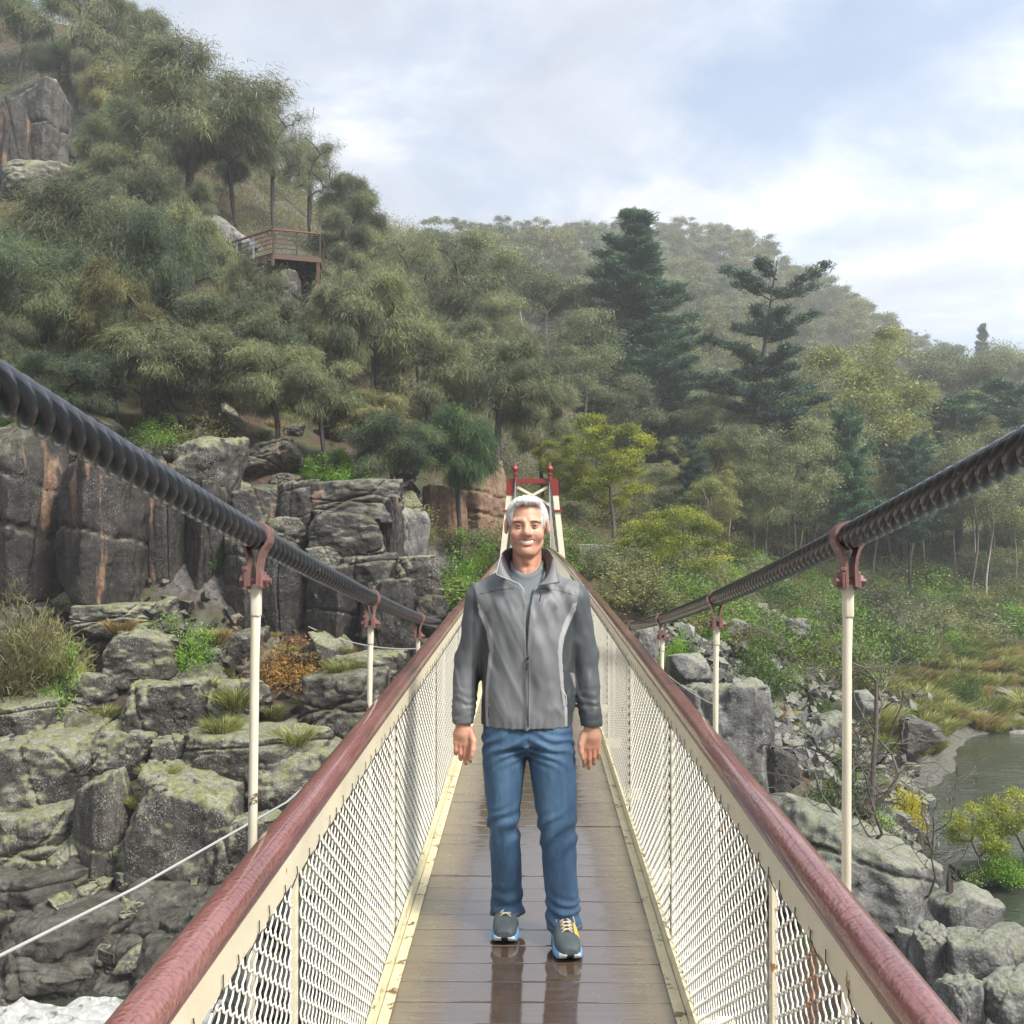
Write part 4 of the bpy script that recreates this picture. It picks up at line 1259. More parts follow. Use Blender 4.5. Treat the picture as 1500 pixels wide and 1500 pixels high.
NT = [  # key, x, base y, top y, width, label
 ('oakC', 60, 610, 350, 170, 'dark she-oak above the near end of the left-hand cable'),
 ('oakA', 130, 560, 285, 190, 'broad grey-green she-oak filling the left slope below the bare rocks'),
 ('oakC', 235, 600, 320, 120, 'narrow dark she-oak between two broader ones left of the lookout'),
 ('oakA', 320, 610, 430, 150, 'round she-oak directly below the timber lookout platform'),
 ('oakB', 250, 650, 470, 180, 'pale weeping she-oak hanging over the cliff columns'),
 ('oakG', 330, 660, 500, 120, 'small pale she-oak with hanging foliage beside the weeping one over the cliff'),
 ('oakA', 400, 690, 500, 130, 'she-oak with thin bare trunks standing on the brown litter above the blocks'),
 ('oakB', 470, 705, 520, 120, 'forked she-oak on the litter slope, right of the thin-trunked one'),
 ('oakD', 540, 715, 570, 110, 'yellow-green she-oak above the topmost cliff block'),
 ('oakE', 675, 835, 603, 118, 'dense deep-green she-oak leaning out from the orange rock face'),
 ('oakF', 672, 560, 342, 165, 'open she-oak with black spreading limbs and hardly any foliage'),
 ('oakF', 600, 540, 335, 110, 'sparse she-oak on the ridge left of the open black-limbed one'),
 ('oakA', 548, 640, 400, 150, 'tall she-oak with yellowish top right of the lookout'),
 ('oakG', 620, 690, 480, 130, 'she-oak with dark twisted limbs left of the deep-green leaning one'),
 ('oakB', 720, 720, 490, 170, 'broad blue-green she-oak behind the far tower'),
 ('oakG', 790, 740, 560, 100, 'small she-oak spreading to the right above the far tower'),
 ('oakA', 700, 600, 430, 120, 'hazy she-oak behind the broad blue-green one'),
 ('oakC', 575, 760, 610, 120, 'dark she-oak in the gully right of the topmost cliff block'),
 ('oakC', 100, 660, 520, 150, 'low dark she-oak directly above the leftmost cliff column'),
 ('oakA', 285, 345, 90, 215, 'great weeping she-oak on the skyline above the lookout'),
 ('oakD', 205, 345, 208, 95, 'olive-yellow she-oak beneath the great weeping one'),
 ('oakD', 165, 250, 98, 75, 'pale yellow she-oak among the upper left rocks'),
 ('oakF', 402, 350, 150, 120, 'airy she-oak behind the lookout with sky showing through'),
 ('oakF', 455, 370, 195, 100, 'thin skyline she-oak right above the lookout rail'),
 ('oakB', 500, 410, 255, 80, 'dark she-oak at the right end of the skyline ridge'),
 ('oakG', 345, 345, 155, 110, 'she-oak leaning out from the ridge left of the lookout'),
 ('oakF', 110, 190, -20, 150, 'upper left she-oak with bare forked limbs against the sky'),
 ('oakC', 35, 120, -60, 130, 'she-oak cut by the top left corner of the view'),
 ('oakA', 180, 170, 10, 110, 'she-oak on the skyline just below the top edge'),
 ('oakF', 232, 160, 45, 90, 'small thin she-oak on the steep upper skyline'),
 ('oakC', 85, 150, 60, 80, 'dark she-oak on the ledge above the tall bare rock'),
 ('oakD', 425, 510, 440, 80, 'small she-oak tucked under the right corner of the lookout'),
 ('oakB', 490, 580, 455, 110, 'grey-green she-oak on the slope below the lookout boulder'),
 ('oakC', 390, 610, 470, 110, 'shady she-oak with leaning stems below the lookout boulder'),
]
for a_ in NT:
    key, x, yb, yt, wd, lab = a_
    tree_at(key, x, yb, yt, wd, lab)
# stand filling the rest of the left slope
placed = [(a_[1], a_[2]) for a_ in NT]
cnt_ = 0
GL = 'grey-green she-oak in the thick stand covering the steep left slope'
SKY = lambda x: np.interp(x, [-60, 0, 200, 250, 330, 400, 460, 520, 530, 640, 700, 900, 1010, 1090, 1180, 1260, 1340, 1420, 1560], [-80, -50, -15, 50, 110, 155, 195, 275, 325, 342, 330, 325, 322, 345, 392, 440, 492, 530, 560])
cx_ = np.random.default_rng(3).uniform(-60, 760, 6000); cy_ = np.random.default_rng(4).uniform(120, 760, 6000)
ch_ = hit_many(cx_, cy_)
for x, yb, hh_ in zip(cx_, cy_, ch_):
    if yb < (0.75 * x - 30) or yb > 690 + 0.10 * max(0, x - 480): continue
    if x < 150 and 140 < yb < 430: continue
    if 300 < x < 500 and 330 < yb < 520: continue
    if any((x - a) ** 2 * 0.7 + (yb - b) ** 2 < (46 if yb > 300 else 34) ** 2 for a, b in placed): continue
    g_ = Vector(hh_)
    if g_.y > 125 or g_.y < 38: continue
    if terr(np.array([g_.x]), np.array([g_.y + 1.5]))[0] < g_.z - 0.5: continue
    placed.append((x, yb))
    key = random.choice(['oakA', 'oakB', 'oakC', 'oakC', 'oakD', 'oakF', 'oakG'])
    h = min(random.uniform(4.5, 7.5), max(2.5, (yb - SKY(x)) * g_.y / F))
    put(key, g_ - Vector((0, 0, 0.2)), h, random.uniform(0.75, 1.05), None, GL, 'tree', 'she-oaks of the left slope')
    cnt_ += 1
    if cnt_ > 70: break
print('slope oaks', cnt_)
NT2 = [
 ('gumA', 802, 640, 402, 130, 'rounded grey gum with a forked pale trunk left of the tall pine', 'tree', 90),
 ('gumC', 845, 690, 512, 85, 'olive-brown gum in front of the tall pine, left side', 'tree', 72),
 ('pineA', 928, 700, 312, 178, 'tall dark conical pine rising against the far hill', 'tree', 88),
 ('pineB', 1072, 790, 392, 165, 'leaning dark pine with a bare slanting trunk', 'tree', 78),
 ('gumB', 1150, 760, 600, 90, 'pale gum with a white trunk just right of the leaning pine', 'tree', 110),
 ('gumB', 1345, 800, 600, 90, 'light gum between the tiered thin gum and the flat-topped pine', 'tree', 105),
 ('watA', 893, 835, 610, 130, 'bright yellow-green wattle right of the far tower', 'tree', 52),
 ('watB', 985, 900, 745, 150, 'spreading yellow-green wattle with bare stems on the right bank', 'tree', 46),
 ('gumB', 1042, 830, 690, 80, 'pale yellowish young gum beside the leaning pine trunk', 'tree', 62),
 ('gumB', 1245, 850, 490, 185, 'golden-topped gum with pale forking trunk behind the right cable', 'tree', 85),
 ('gumB', 1180, 800, 560, 110, 'smaller golden gum left of the large golden-topped one', 'tree', 100),
 ('gumC', 1310, 870, 560, 90, 'thin gum with tiered bare side branches, right of the golden gum', 'tree', 88),
 ('pineC', 1402, 880, 588, 140, 'dark flat-topped pine behind the right cable', 'tree', 92),
 ('pineC', 1495, 870, 560, 130, 'dark pine cut by the right edge', 'tree', 96),
 ('gumA', 1385, 780, 515, 150, 'broad hazy gum behind the flat-topped pine', 'tree', 130),
 ('pineA', 1440, 700, 478, 42, 'small conifer standing clear on the right skyline', 'tree', 230),
 ('gumA', 1480, 720, 505, 110, 'hazy gum below the small skyline conifer', 'tree', 170),
 ('gumD', 1175, 830, 575, 70, 'tall slender white-trunked gum left of the golden-topped one', 'tree', 96),
 ('gumD', 1300, 850, 545, 80, 'tall slender white-trunked gum right of the golden-topped one', 'tree', 100),
 ('gumD', 1355, 840, 560, 70, 'slim pale-trunked gum half behind the flat-topped pine', 'tree', 112),
 ('gumD', 1445, 850, 570, 80, 'slim pale-trunked gum between the two dark pines at the right', 'tree', 104),
 ('gumD', 1215, 790, 520, 70, 'pale-limbed gum rising behind the golden-topped gum', 'tree', 125),
 ('gumC', 1120, 850, 640, 120, 'dark green gum behind the second right hanger', 'tree', 78),
 ('gumC', 1190, 870, 690, 110, 'bushy gum at the foot of the golden-topped one', 'tree', 74),
 ('pineC', 1325, 900, 650, 110, 'bare-trunked pine right of the first right hanger', 'tree', 80),
 ('gumC', 1450, 900, 700, 110, 'rounded green tree under the dark pines at the right', 'tree', 86),
 ('watA', 820, 800, 640, 80, 'small green wattle directly behind the right tower leg', 'tree', 55),
 ('gumC', 950, 830, 690, 90, 'dull green tree between the two yellow wattles', 'tree', 66),
 ('gumA', 990, 700, 520, 110, 'grey gum half behind the tall conical pine', 'tree', 125),
 ('gumC', 760, 690, 520, 100, 'gum in shade above the far tower', 'tree', 82),
]
for a_ in NT2:
    tree_at(a_[0], a_[1], a_[2], a_[3], a_[4], a_[5], a_[6], None, Y=a_[7], rz=0.0 if a_[0] == 'pineB' else None)
# far hillside forest
FL = 'pale hazy gum in the forest covering the far hillside'
pl = []
cnt_ = 0
cx_ = np.random.default_rng(5).uniform(560, 1560, 20000); cy_ = np.random.default_rng(6).uniform(360, 770, 20000)
ch_ = hit_many(cx_, cy_, 60)
for x, yb, hh_ in zip(cx_, cy_, ch_):
    sky_y = np.interp(x, [560, 700, 900, 1010, 1090, 1180, 1260, 1340, 1420, 1560], [375, 368, 365, 365, 388, 428, 473, 522, 567, 590])
    if yb < sky_y + 4: continue
    g_ = Vector(hh_)
    if g_.y < 70 or g_.y > 330: continue
    sp_ = 13.0 * 1500 / g_.y * 0.30
    if any((x - a) ** 2 + ((yb - b) * 1.5) ** 2 < ((sp_ + c) / 2) ** 2 for a, b, c in pl): continue
    pl.append((x, yb, sp_))
    h = min(random.uniform(8, 15) if g_.y > 150 else random.uniform(8, 12), max(3.0, (yb - SKY(x)) * g_.y / F))
    put(random.choice(['farA', 'farB', 'farC', 'farC', 'farB'] if g_.y > 125 else ['gumA', 'gumC', 'gumC']), g_ - Vector((0, 0, 0.5)), h, random.uniform(0.8, 1.15), None, FL, 'tree', 'gum trees of the far hillside')
    cnt_ += 1
    if cnt_ >= 285: break
print('far gums', cnt_)
SL = 'tall thin gum standing up from the far hill skyline'
for x in list(range(640, 1250, 24)):
    x = x + random.uniform(-8, 8)
    sky_y = np.interp(x, [560, 700, 900, 1010, 1090, 1180, 1260, 1340, 1420, 1560], [375, 368, 365, 365, 388, 428, 473, 522, 567, 590])
    g_ = hit(x, sky_y + 4, 120)
    put('farD' if random.random() < 0.6 else 'farA', g_ - Vector((0, 0, 0.5)), random.uniform(5.5, 9.5), random.uniform(0.8, 1.2), None, SL, 'tree', 'gum trees along the far skyline')
# undergrowth carpeting the far and middle slopes (nobody could count it)
rs = np.random.default_rng(5)
B = []
for (n, x0, x1, y0, y1) in ((16000, 560, 1560, 380, 860), (9000, -80, 800, 60, 760)):
    th_a = np.arctan((x0 - VPX) / F); th_b = np.arctan((x1 - VPX) / F)
    th_ = rs.uniform(th_a, th_b, n); r_ = np.exp(rs.uniform(math.log(46), math.log(330 if x0 > 0 else 110), n))
    x = r_ * np.sin(th_); y = r_ * np.cos(th_)
    z = terr(x, y)
    B.append(np.c_[x, y, z, r_])
B = np.concatenate(B); B = B[(B[:, 2] > -6)]
k = 34
s_ = (B[:, 3] / 90)[:, None]
b = np.repeat(B[:, :3], k, 0) + rs.normal(0, 1, (len(B) * k, 3)) * np.repeat(s_, k, 0) * np.array((0.9, 0.9, 0.55)) + np.array((0, 0, 0.4))
V, f4 = leaves(b, 1.0, rs, 0.5)
c_ = b.repeat(4, 0)
V = c_ + (V - c_) * (np.repeat(s_, k, 0).repeat(4, 0) * 0.075)
cc = np.repeat(np.repeat(rs.random(len(B)), k), 4)
ug = link('undergrowth', mesh_np('undergrowth', V, f4, M['shrub_olive'], col=np.stack([cc] * 3, 1)))
tag(ug, 'low scrub and leaf litter covering the hillsides under the trees', 'undergrowth', None, 'stuff')
# ------------------------------------------------------------------ rocks
def rock_mesh(name, seed, kind, mat, res=46):
    rs = np.random.default_rng(seed)
    planes = []
    if kind == 'block':
        for ax in range(3):
            for s in (-1, 1):
                n = np.zeros(3); n[ax] = s; n += rs.normal(0, 0.10, 3); n /= np.linalg.norm(n); planes.append((n, rs.uniform(0.84, 0.98)))
        for _ in range(8):
            n = rs.choice([-1, 1], 3) * np.array((1, 1, rs.uniform(0.1, 1))) + rs.normal(0, 0.3, 3); n /= np.linalg.norm(n); planes.append((n, rs.uniform(0.98, 1.22)))
        k = 0.035; amp = 0.05
    elif kind == 'column':
        for q in range(6):
            a = q * math.pi / 3 + rs.uniform(-.25, .25); n = np.array((math.cos(a), math.sin(a), rs.normal(0, 0.05))); planes.append((n / np.linalg.norm(n), rs.uniform(0.80, 1.0)))
        for s in (-1, 1):
            n = np.array((rs.normal(0, .15), rs.normal(0, .15), s)); n /= np.linalg.norm(n); planes.append((n, 0.95))
        for _ in range(2):
            n = np.array((rs.normal(0, 1), -abs(rs.normal(0, 1)), 0.8)); n /= np.linalg.norm(n); planes.append((n, rs.uniform(0.95, 1.1)))
        k = 0.035; amp = 0.03
    elif kind == 'round':
        for _ in range(16):
            n = rs.normal(0, 1, 3); n /= np.linalg.norm(n); planes.append((n, rs.uniform(0.78, 0.98)))
        k = 0.09; amp = 0.06
    else:  # shard
        for _ in range(11):
            n = rs.normal(0, 1, 3); n /= np.linalg.norm(n); planes.append((n, rs.uniform(0.6, 0.95)))
        k = 0.035; amp = 0.035
    if kind in ('round', 'shard'):
        for ax in range(3):
            for s in (-1, 1):
                n = np.zeros(3); n[ax] = s; n += rs.normal(0, 0.15, 3); n /= np.linalg.norm(n); planes.append((n, 1.0))
    cracks = []
    for _ in range({'block': 3, 'column': 4, 'round': 2, 'shard': 1}[kind]):
        n = rs.normal(0, 1, 3)
        if kind == 'column': n = np.array((rs.normal(0, 1), rs.normal(0, 1), 0.1)) if rs.random() < 0.6 else np.array((0.1, 0.1, 1.0))
        n /= np.linalg.norm(n); cracks.append((n, rs.uniform(-0.5, 0.5)))
    off = rs.uniform(0, 50, 3)
    def fn(p):
        d = np.stack([p @ n - c for n, c in planes], 0)
        m_ = d.max(0)
        v = m_ + k * np.log(np.exp((d - m_) / k).sum(0))
        w_ = fbm(p * 1.7 + off, 3)
        st_ = fbm(np.floor(p * np.array((2.2, 2.2, 1.6)) + 0.25 * w_[:, None] + off) * 7.7, 1)
        v = v + amp * 1.2 * w_ + amp * 0.7 * fbm(p * 6 + off, 3) + amp * 0.9 * st_
        for n, c in cracks:
            e = np.abs(p @ n - c + 0.05 * w_)
            v = v + 0.07 * np.exp(-(e / 0.028) ** 2)
        return v
    h = 2.5 / res
    ax = np.arange(-1.28, 1.28, h)
    g_ = np.stack(np.meshgrid(ax, ax, ax, indexing='ij'), -1)
    V, Q = surfnet(fn(g_.reshape(-1, 3)).reshape(g_.shape[:3]), (-1.28,) * 3, h)
    return mesh_np(name, V, Q, mat, smooth=True)
RK = {}
for i in range(5): RK['b%d' % i] = rock_mesh('boulder', 100 + i, 'block', None, 60)
for i in range(4): RK['c%d' % i] = rock_mesh('rock_column', 110 + i, 'column', None, 60)
for i in range(3): RK['r%d' % i] = rock_mesh('boulder', 120 + i, 'round', None, 50)
for i in range(4): RK['s%d' % i] = rock_mesh('rock_shard', 130 + i, 'shard', None, 40)
_RM = {}
def rk(kind, mat):
    if (kind, mat) not in _RM:
        me = RK[kind].copy(); me.materials.clear(); me.materials.append(M[mat]); _RM[(kind, mat)] = me
    return _RM[(kind, mat)]
def rock(box, Y, kind, mat, label, rz=0.0, depth=1.0, name='boulder', cat='rock', group=None, rx=0.0, ry=0.0):
    x0, y0, x1, y1 = box
    if Y > 53.5: Y = hit((x0 + x1) / 2, y1 - 2, 30).y - 0.5
    c = P((x0 + x1) / 2, (y0 + y1) / 2, Y)
    sx = (x1 - x0) * Y / F / 2 * 1.08; sz = (y1 - y0) * Y / F / 2 * 1.08
    sy = depth * min(sx, sz * 1.3)
    c.y += sy * 0.6
    o = link(name, rk(kind, mat), None, c, (rx, ry, rz))
    q = abs(math.sin(rz * 1.0)) > 0.7
    o.scale = (sy, sx, sz) if q else (sx, sy, sz)
    return tag(o, label, cat, group)
HP = math.pi / 2
RL = [
 ((-40, 625, 78, 885), 34, 'c0', 'rock_dark', 'leftmost dark cliff column, pale lichen on its upper face', 0.2, 1.2),
 ((72, 668, 208, 892), 33, 'c1', 'rock_dark', 'wide dark cliff column with tan broken patches near its foot', 0.0, 1.2),
 ((205, 690, 262, 905), 34.2, 'c2', 'rock_dark', 'narrow blackish cliff column in shadow beside the wide one', 0.4, 1.6),
 ((252, 720, 335, 915), 34.5, 'c3', 'rock_dark', 'smooth dark cliff column behind the top of the first left hanger', 0.1, 1.6),
 ((318, 775, 385, 925), 33.8, 'c0', 'rock_dark', 'cliff column with a tan lower edge right behind the first left hanger', 0.3, 1.4),
 ((378, 800, 450, 945), 34, 'c2', 'rock_dark', 'dark cliff column between the first and second left hangers', 0.0, 1.4),
 ((444, 835, 528, 958), 33.4, 'c1', 'rock_dark', 'squat cliff column with an orange-brown left edge', 0.2, 1.3),
 ((520, 850, 606, 975), 33.2, 'b1', 'rock_dark', 'dark fractured block behind the second left hanger', 0.1, 1.2),
 ((236, 632, 345, 745), 35.5, 'r0', 'rock_grey', 'pale lichened boulder sloping out of the litter above the dark columns', 0.2, 1.0),
 ((330, 712, 412, 790), 35, 'b0', 'rock_dark', 'rounded dark block below the thin-trunked she-oaks', 0.2, 1.0),
 ((403, 703, 462, 778), 35, 'b3', 'rock_dark', 'pair-topped knobbly block left of the topmost cliff block', 0.1, 1.0),
 ((370, 755, 445, 812), 34.2, 'r1', 'rock_grey', 'moss-topped flat boulder under the knobbly block', 0.0, 1.0),
 ((452, 700, 582, 768), 35, 'b2', 'rock_dark', 'topmost cliff block with a mossy cap', 0.0, 1.2),
 ((450, 748, 556, 818), 34.2, 'b4', 'rock_dark', 'squared cliff block stacked under the mossy-capped one', 0.05, 1.2),
 ((545, 735, 590, 835), 34.8, 'c3', 'rock_dark', 'upright dark slab at the right end of the stacked blocks', 0.2, 1.2),
 ((575, 752, 622, 850), 36, 'r2', 'rock_pale', 'smooth pale leaning slab behind the upright dark one', 0.3, 1.0),
 ((440, 798, 505, 850), 33.8, 'b0', 'rock_grey', 'wedge-shaped grey block with a lichened top under the stacked blocks', 0.2, 1.1),
 ((490, 812, 575, 880), 33.6, 'b3', 'rock_dark', 'brown weathered block above the dark fractured one', 0.0, 1.1),
 ((565, 815, 640, 885), 34.5, 'b1', 'rock_grey', 'grey boulder heap at the right end of the cliff foot', 0.3, 1.1),
 ((590, 870, 655, 940), 34, 'r1', 'rock_dark', 'dark boulder above the third left hanger', 0.3, 1.1),
 ((100, 884, 215, 935), 31.8, 'b2', 'rock_grey', 'low ledge of grey rock under the wide cliff column', 0.0, 1.2),
 ((150, 925, 255, 1005), 30.8, 'b4', 'rock_grey', 'cracked grey boulder beside the bright green fern clump', 0.1, 1.1),
 ((322, 920, 385, 990), 32, 'r0', 'rock_dark', 'smooth dark boulder wedged at the foot of the cliff', 0.2, 1.0),
 ((172, 1000, 302, 1108), 28.5, 'b1', 'rock_grey', 'big boulder with dark undercut face and pale mossy top', 0.1, 1.1),
 ((262, 1075, 470, 1165), 26.8, 'b3', 'rock_grey', 'long flat-topped mossy boulder across the middle of the bank', 0.0, 0.9),
 ((328, 1105, 478, 1215), 26.2, 'r2', 'rock_grey', 'domed boulder with dark side next to the first left hanger', 0.2, 1.0),
 ((-40, 1085, 122, 1205), 27, 'b0', 'rock_grey', 'large square boulder at the left edge with mossy top', 0.0, 1.1),
 ((-40, 1190, 105, 1305), 25.6, 'b2', 'rock_grey', 'lower block of the left edge stack, heavy with lichen', 0.1, 1.1),
 ((100, 1148, 182, 1335), 25.2, 'c1', 'rock_grey', 'upright lichened pillar between two black clefts', 0.1, 1.2),
 ((184, 1150, 350, 1335), 25, 'b4', 'rock_grey', 'massive squared boulder crusted with white lichen', 0.05, 1.0),
 ((300, 1200, 410, 1325), 24.8, 'b1', 'rock_grey', 'dark-bottomed block beside the massive crusted boulder', 0.2, 1.1),
 ((-40, 1280, 125, 1375), 24.4, 'b3', 'rock_wet', 'slanting dark wet slab under the left edge stack', 0.0, 1.0),
 ((-30, 1340, 162, 1470), 22.8, 'r0', 'rock_wet', 'wet black-brown boulder beside the white water', 0.1, 1.0),
 ((150, 1310, 285, 1402), 23.6, 'r2', 'rock_wet', 'shiny wet boulder above the water, right of the brown one', 0.3, 1.0),
 ((165, 1380, 305, 1505), 22.2, 'r1', 'rock_wet', 'rounded wet boulder at the foot of the handrail, lower left', 0.2, 1.0),
 ((270, 1320, 400, 1420), 23.2, 'b0', 'rock_wet', 'dark wet block half hidden by the left handrail', 0.1, 1.0),
 ((112, 1075, 205, 1165), 27.4, 'r2', 'rock_grey', 'small mossy boulder above the upright pillar', 0.2, 1.0),
 ((210, 1080, 290, 1160), 27.6, 'b0', 'rock_grey', 'tilted mossy wedge under the undercut boulder', 0.3, 1.0),
 ((285, 995, 390, 1065), 29.2, 'r1', 'rock_grey', 'speckled grey boulder in grass behind the first left hanger', 0.2, 1.0),
 ((440, 985, 560, 1085), 29, 'b2', 'rock_dark', 'dark square-faced boulder under the rusty shrub', 0.0, 1.1),
 ((470, 955, 585, 1012), 31, 'r0', 'rock_grey', 'flat grey rock shelf behind the second left hanger', 0.0, 1.0),
 ((395, 1045, 465, 1110), 29, 's1', 'rock_pale', 'small pointed pale rock among grass tufts', 0.0, 1.0),
 ((55, 985, 165, 1065), 30, 'r1', 'rock_grey', 'low mossy rock below the feathery bush at the left', 0.0, 1.0),
 ((-40, 1030, 70, 1100), 28.6, 'b3', 'rock_grey', 'mossy slab at the left edge under the feathery bush', 0.1, 1.0),
 # upper left outcrop
 ((18, 125, 100, 250), 76, 'c1', 'rock_grey', 'tall bare grey rock face in the upper left corner', 0.3, 0.9),
 ((-30, 155, 48, 270), 74, 'c3', 'rock_dark', 'dark rock face at the left edge of the upper outcrop', 0.1, 0.9),
 ((-20, 225, 85, 300), 69, 'r2', 'rock_grey', 'jumbled rocks at the foot of the tall bare face', 0.4, 0.9),
 ((82, 165, 128, 235), 74, 'b0', 'rock_grey', 'tilted grey slab right of the tall bare face', 0.3, 0.9),
 ((108, 235, 158, 305), 68, 'c2', 'rock_dark', 'black columnar stump of rock between she-oaks', 0.0, 0.9),
 ((255, 305, 350, 385), 55, 'r0', 'rock_pale', 'pale bare rock spur left of the lookout', 0.0, 0.8, 0.0, 0.7),
 ((388, 390, 438, 470), 49.5, 'r1', 'rock_grey', 'pale pointed boulder under the lookout platform', 0.2, 1.0),
 ((432, 412, 492, 500), 51, 'r2', 'rock_pale', 'smooth pale rock sloping away right below the lookout', 0.0, 1.0, 0.0, 0.6),
 ((205, 275, 240, 312), 60, 'b2', 'rock_orange', 'reddish-brown rock patch under the olive-yellow she-oak', 0.2, 1.0),
 ((655, 690, 738, 800), 45, 'c0', 'rock_orange', 'orange-brown rock face behind the deep-green leaning she-oak', 0.2, 1.0),
 ((618, 720, 680, 830), 43, 'c2', 'rock_orange', 'brown and orange stained rock left of the orange face', 0.5, 1.0),
 # right bank
 ((1000, 1005, 1135, 1205), 29, 'b1', 'rock_pale', 'huge pale green-lichened boulder behind the second right hanger', 0.1, 1.1),
 ((985, 962, 1045, 1022), 32, 's0', 'rock_pale', 'angular dark-sided rock above the huge pale boulder', 0.2, 1.0),
 ((928, 914, 968, 980), 33, 'r0', 'rock_pale', 'upright lichened rock just beyond the right handrail', 0.1, 1.0),
 ((1128, 1105, 1176, 1170), 27.5, 's2', 'rock_wet', 'shiny blue-grey rock right of the huge pale boulder', 0.2, 1.0),
 ((1110, 1165, 1182, 1215), 26, 's1', 'rock_pale', 'grey rock leaning under the shiny blue-grey one', 0.0, 1.0),
 ((1160, 1235, 1372, 1385), 22.6, 'b3', 'rock_pale', 'long dark-faced slab with mossy back beside the right hanger foot', 0.0, 1.0, 0.0, 0.45),
 ((1378, 1303, 1476, 1388), 20.4, 's3', 'rock_pale', 'flat-topped triangular boulder standing in the water edge', 0.0, 1.0),
 ((1345, 1376, 1402, 1475), 18.8, 'b0', 'rock_pale', 'pale square block at lower right, left of the cracked one', 0.1, 1.0),
 ((1396, 1380, 1492, 1490), 18.4, 'b2', 'rock_pale', 'large pale cracked block in the lower right corner', 0.05, 1.0),
 ((1438, 1362, 1540, 1425), 19.6, 's1', 'rock_pale', 'flat dark-sided slab at the right edge behind the cracked block', 0.0, 1.0),
 ((1318, 1368, 1352, 1412), 19.6, 'b4', 'rock_pale', 'small pale block at the end of the long slab', 0.2, 1.0),
 ((1380, 1440, 1440, 1520), 17.6, 'b1', 'rock_pale', 'pale tilted block at the bottom edge of the lower right heap', 0.4, 1.0),
 ((1450, 1440, 1540, 1520), 17.4, 'r0', 'rock_pale', 'bottom corner block of the lower right heap', 0.2, 1.0),
 ((1262, 1228, 1332, 1300), 25, 's2', 'rock_wet', 'wet grey rock at the foot of the dead tree', 0.1, 1.0),
 ((1205, 1040, 1245, 1078), 36, 's1', 'rock_pale', 'flat pale slab on the scree behind the first right hanger', 0.0, 1.0),
 ((1250, 1015, 1290, 1060), 36.5, 's0', 'rock_pale', 'shiny angular slab right of the first right hanger', 0.4, 1.0),
 ((1060, 905, 1098, 935), 43, 's3', 'rock_pale', 'light boulder near the top of the scree', 0.0, 1.0),
 ((1150, 905, 1190, 940), 46, 'r1', 'rock_pale', 'rounded grey boulder at the upper right of the scree', 0.1, 1.0),
 ((1325, 1060, 1390, 1100), 42, 's2', 'rock_wet', 'dark shore rock among the pale tussocks', 0.1, 1.0),
]
for r_ in RL:
    rock(r_[0], r_[1], r_[2], r_[3], r_[4], r_[5], r_[6], 'rock_column' if r_[2][0] == 'c' else 'boulder', 'rock', None, *(r_[7:9] if len(r_) > 7 else ()))
# smaller loose rocks : left bank then right scree, the largest as things
def loose(n, xr, yr, sr, mats, label, group, seed, kinds=('b0', 'b1', 'b2', 'r0', 'r1', 's0', 's2'), cond=None, ymin=14):
    rs = np.random.default_rng(seed)
    xs = rs.uniform(*xr, n * 4); ys_ = rs.uniform(*yr, n * 4)
    H = hit_many(xs, ys_, ymin); c = 0
    for x, y, q in zip(xs, ys_, H):
        if cond and not cond(x, y): continue
        if q[2] < -9.0: continue
        s = rs.uniform(*sr)
        o = link('boulder', rk(kinds[rs.integers(len(kinds))], mats[rs.integers(len(mats))]), None, (q[0], q[1], q[2] + s * 0.1), (rs.uniform(-.5, .5), rs.uniform(-.5, .5), rs.uniform(0, 6.28)))
        o.scale = (s * rs.uniform(0.7, 1.4), s * rs.uniform(0.7, 1.2), s * rs.uniform(0.5, 0.9))
        tag(o, label, 'rock', group); c += 1
        if c >= n: break
loose(130, (-60, 640), (900, 1460), (0.30, 0.85), ['rock_grey', 'rock_grey', 'rock_dark'], 'grey lichened boulder filling a gap between larger ones of the left bank', 'gap-filling boulders of the left bank', 201)
loose(34, (-60, 640), (600, 760), (0.4, 1.1), ['rock_grey', 'rock_dark'], 'half-buried rock in the brown litter above the cliff', 'half-buried rocks above the cliff', 202)
loose(24, (-60, 640), (1330, 1480), (0.5, 1.0), ['rock_wet'], 'wet dark boulder at the water line of the left bank', 'wet boulders at the left water line', 203)
scree = lambda x, y: (y > 880 + (x - 1050) * 0.15) and (y < 930 + (x - 960) * 0.95) and x < 1330
loose(120, (950, 1340), (880, 1290), (0.25, 0.62), ['rock_pale', 'rock_pale', 'rock_wet', 'rock_grey'], 'angular grey stone lying loose on the right-hand scree slope', 'stones of the right scree', 204, ('s0', 's1', 's2', 's3', 'b0'), scree)
loose(16, (1330, 1500), (1000, 1085), (0.25, 0.5), ['rock_pale'], 'shore stone between pale tussocks on the right bank', 'shore stones among the tussocks', 205, ('s0', 's1', 's2', 's3', 'b0'))
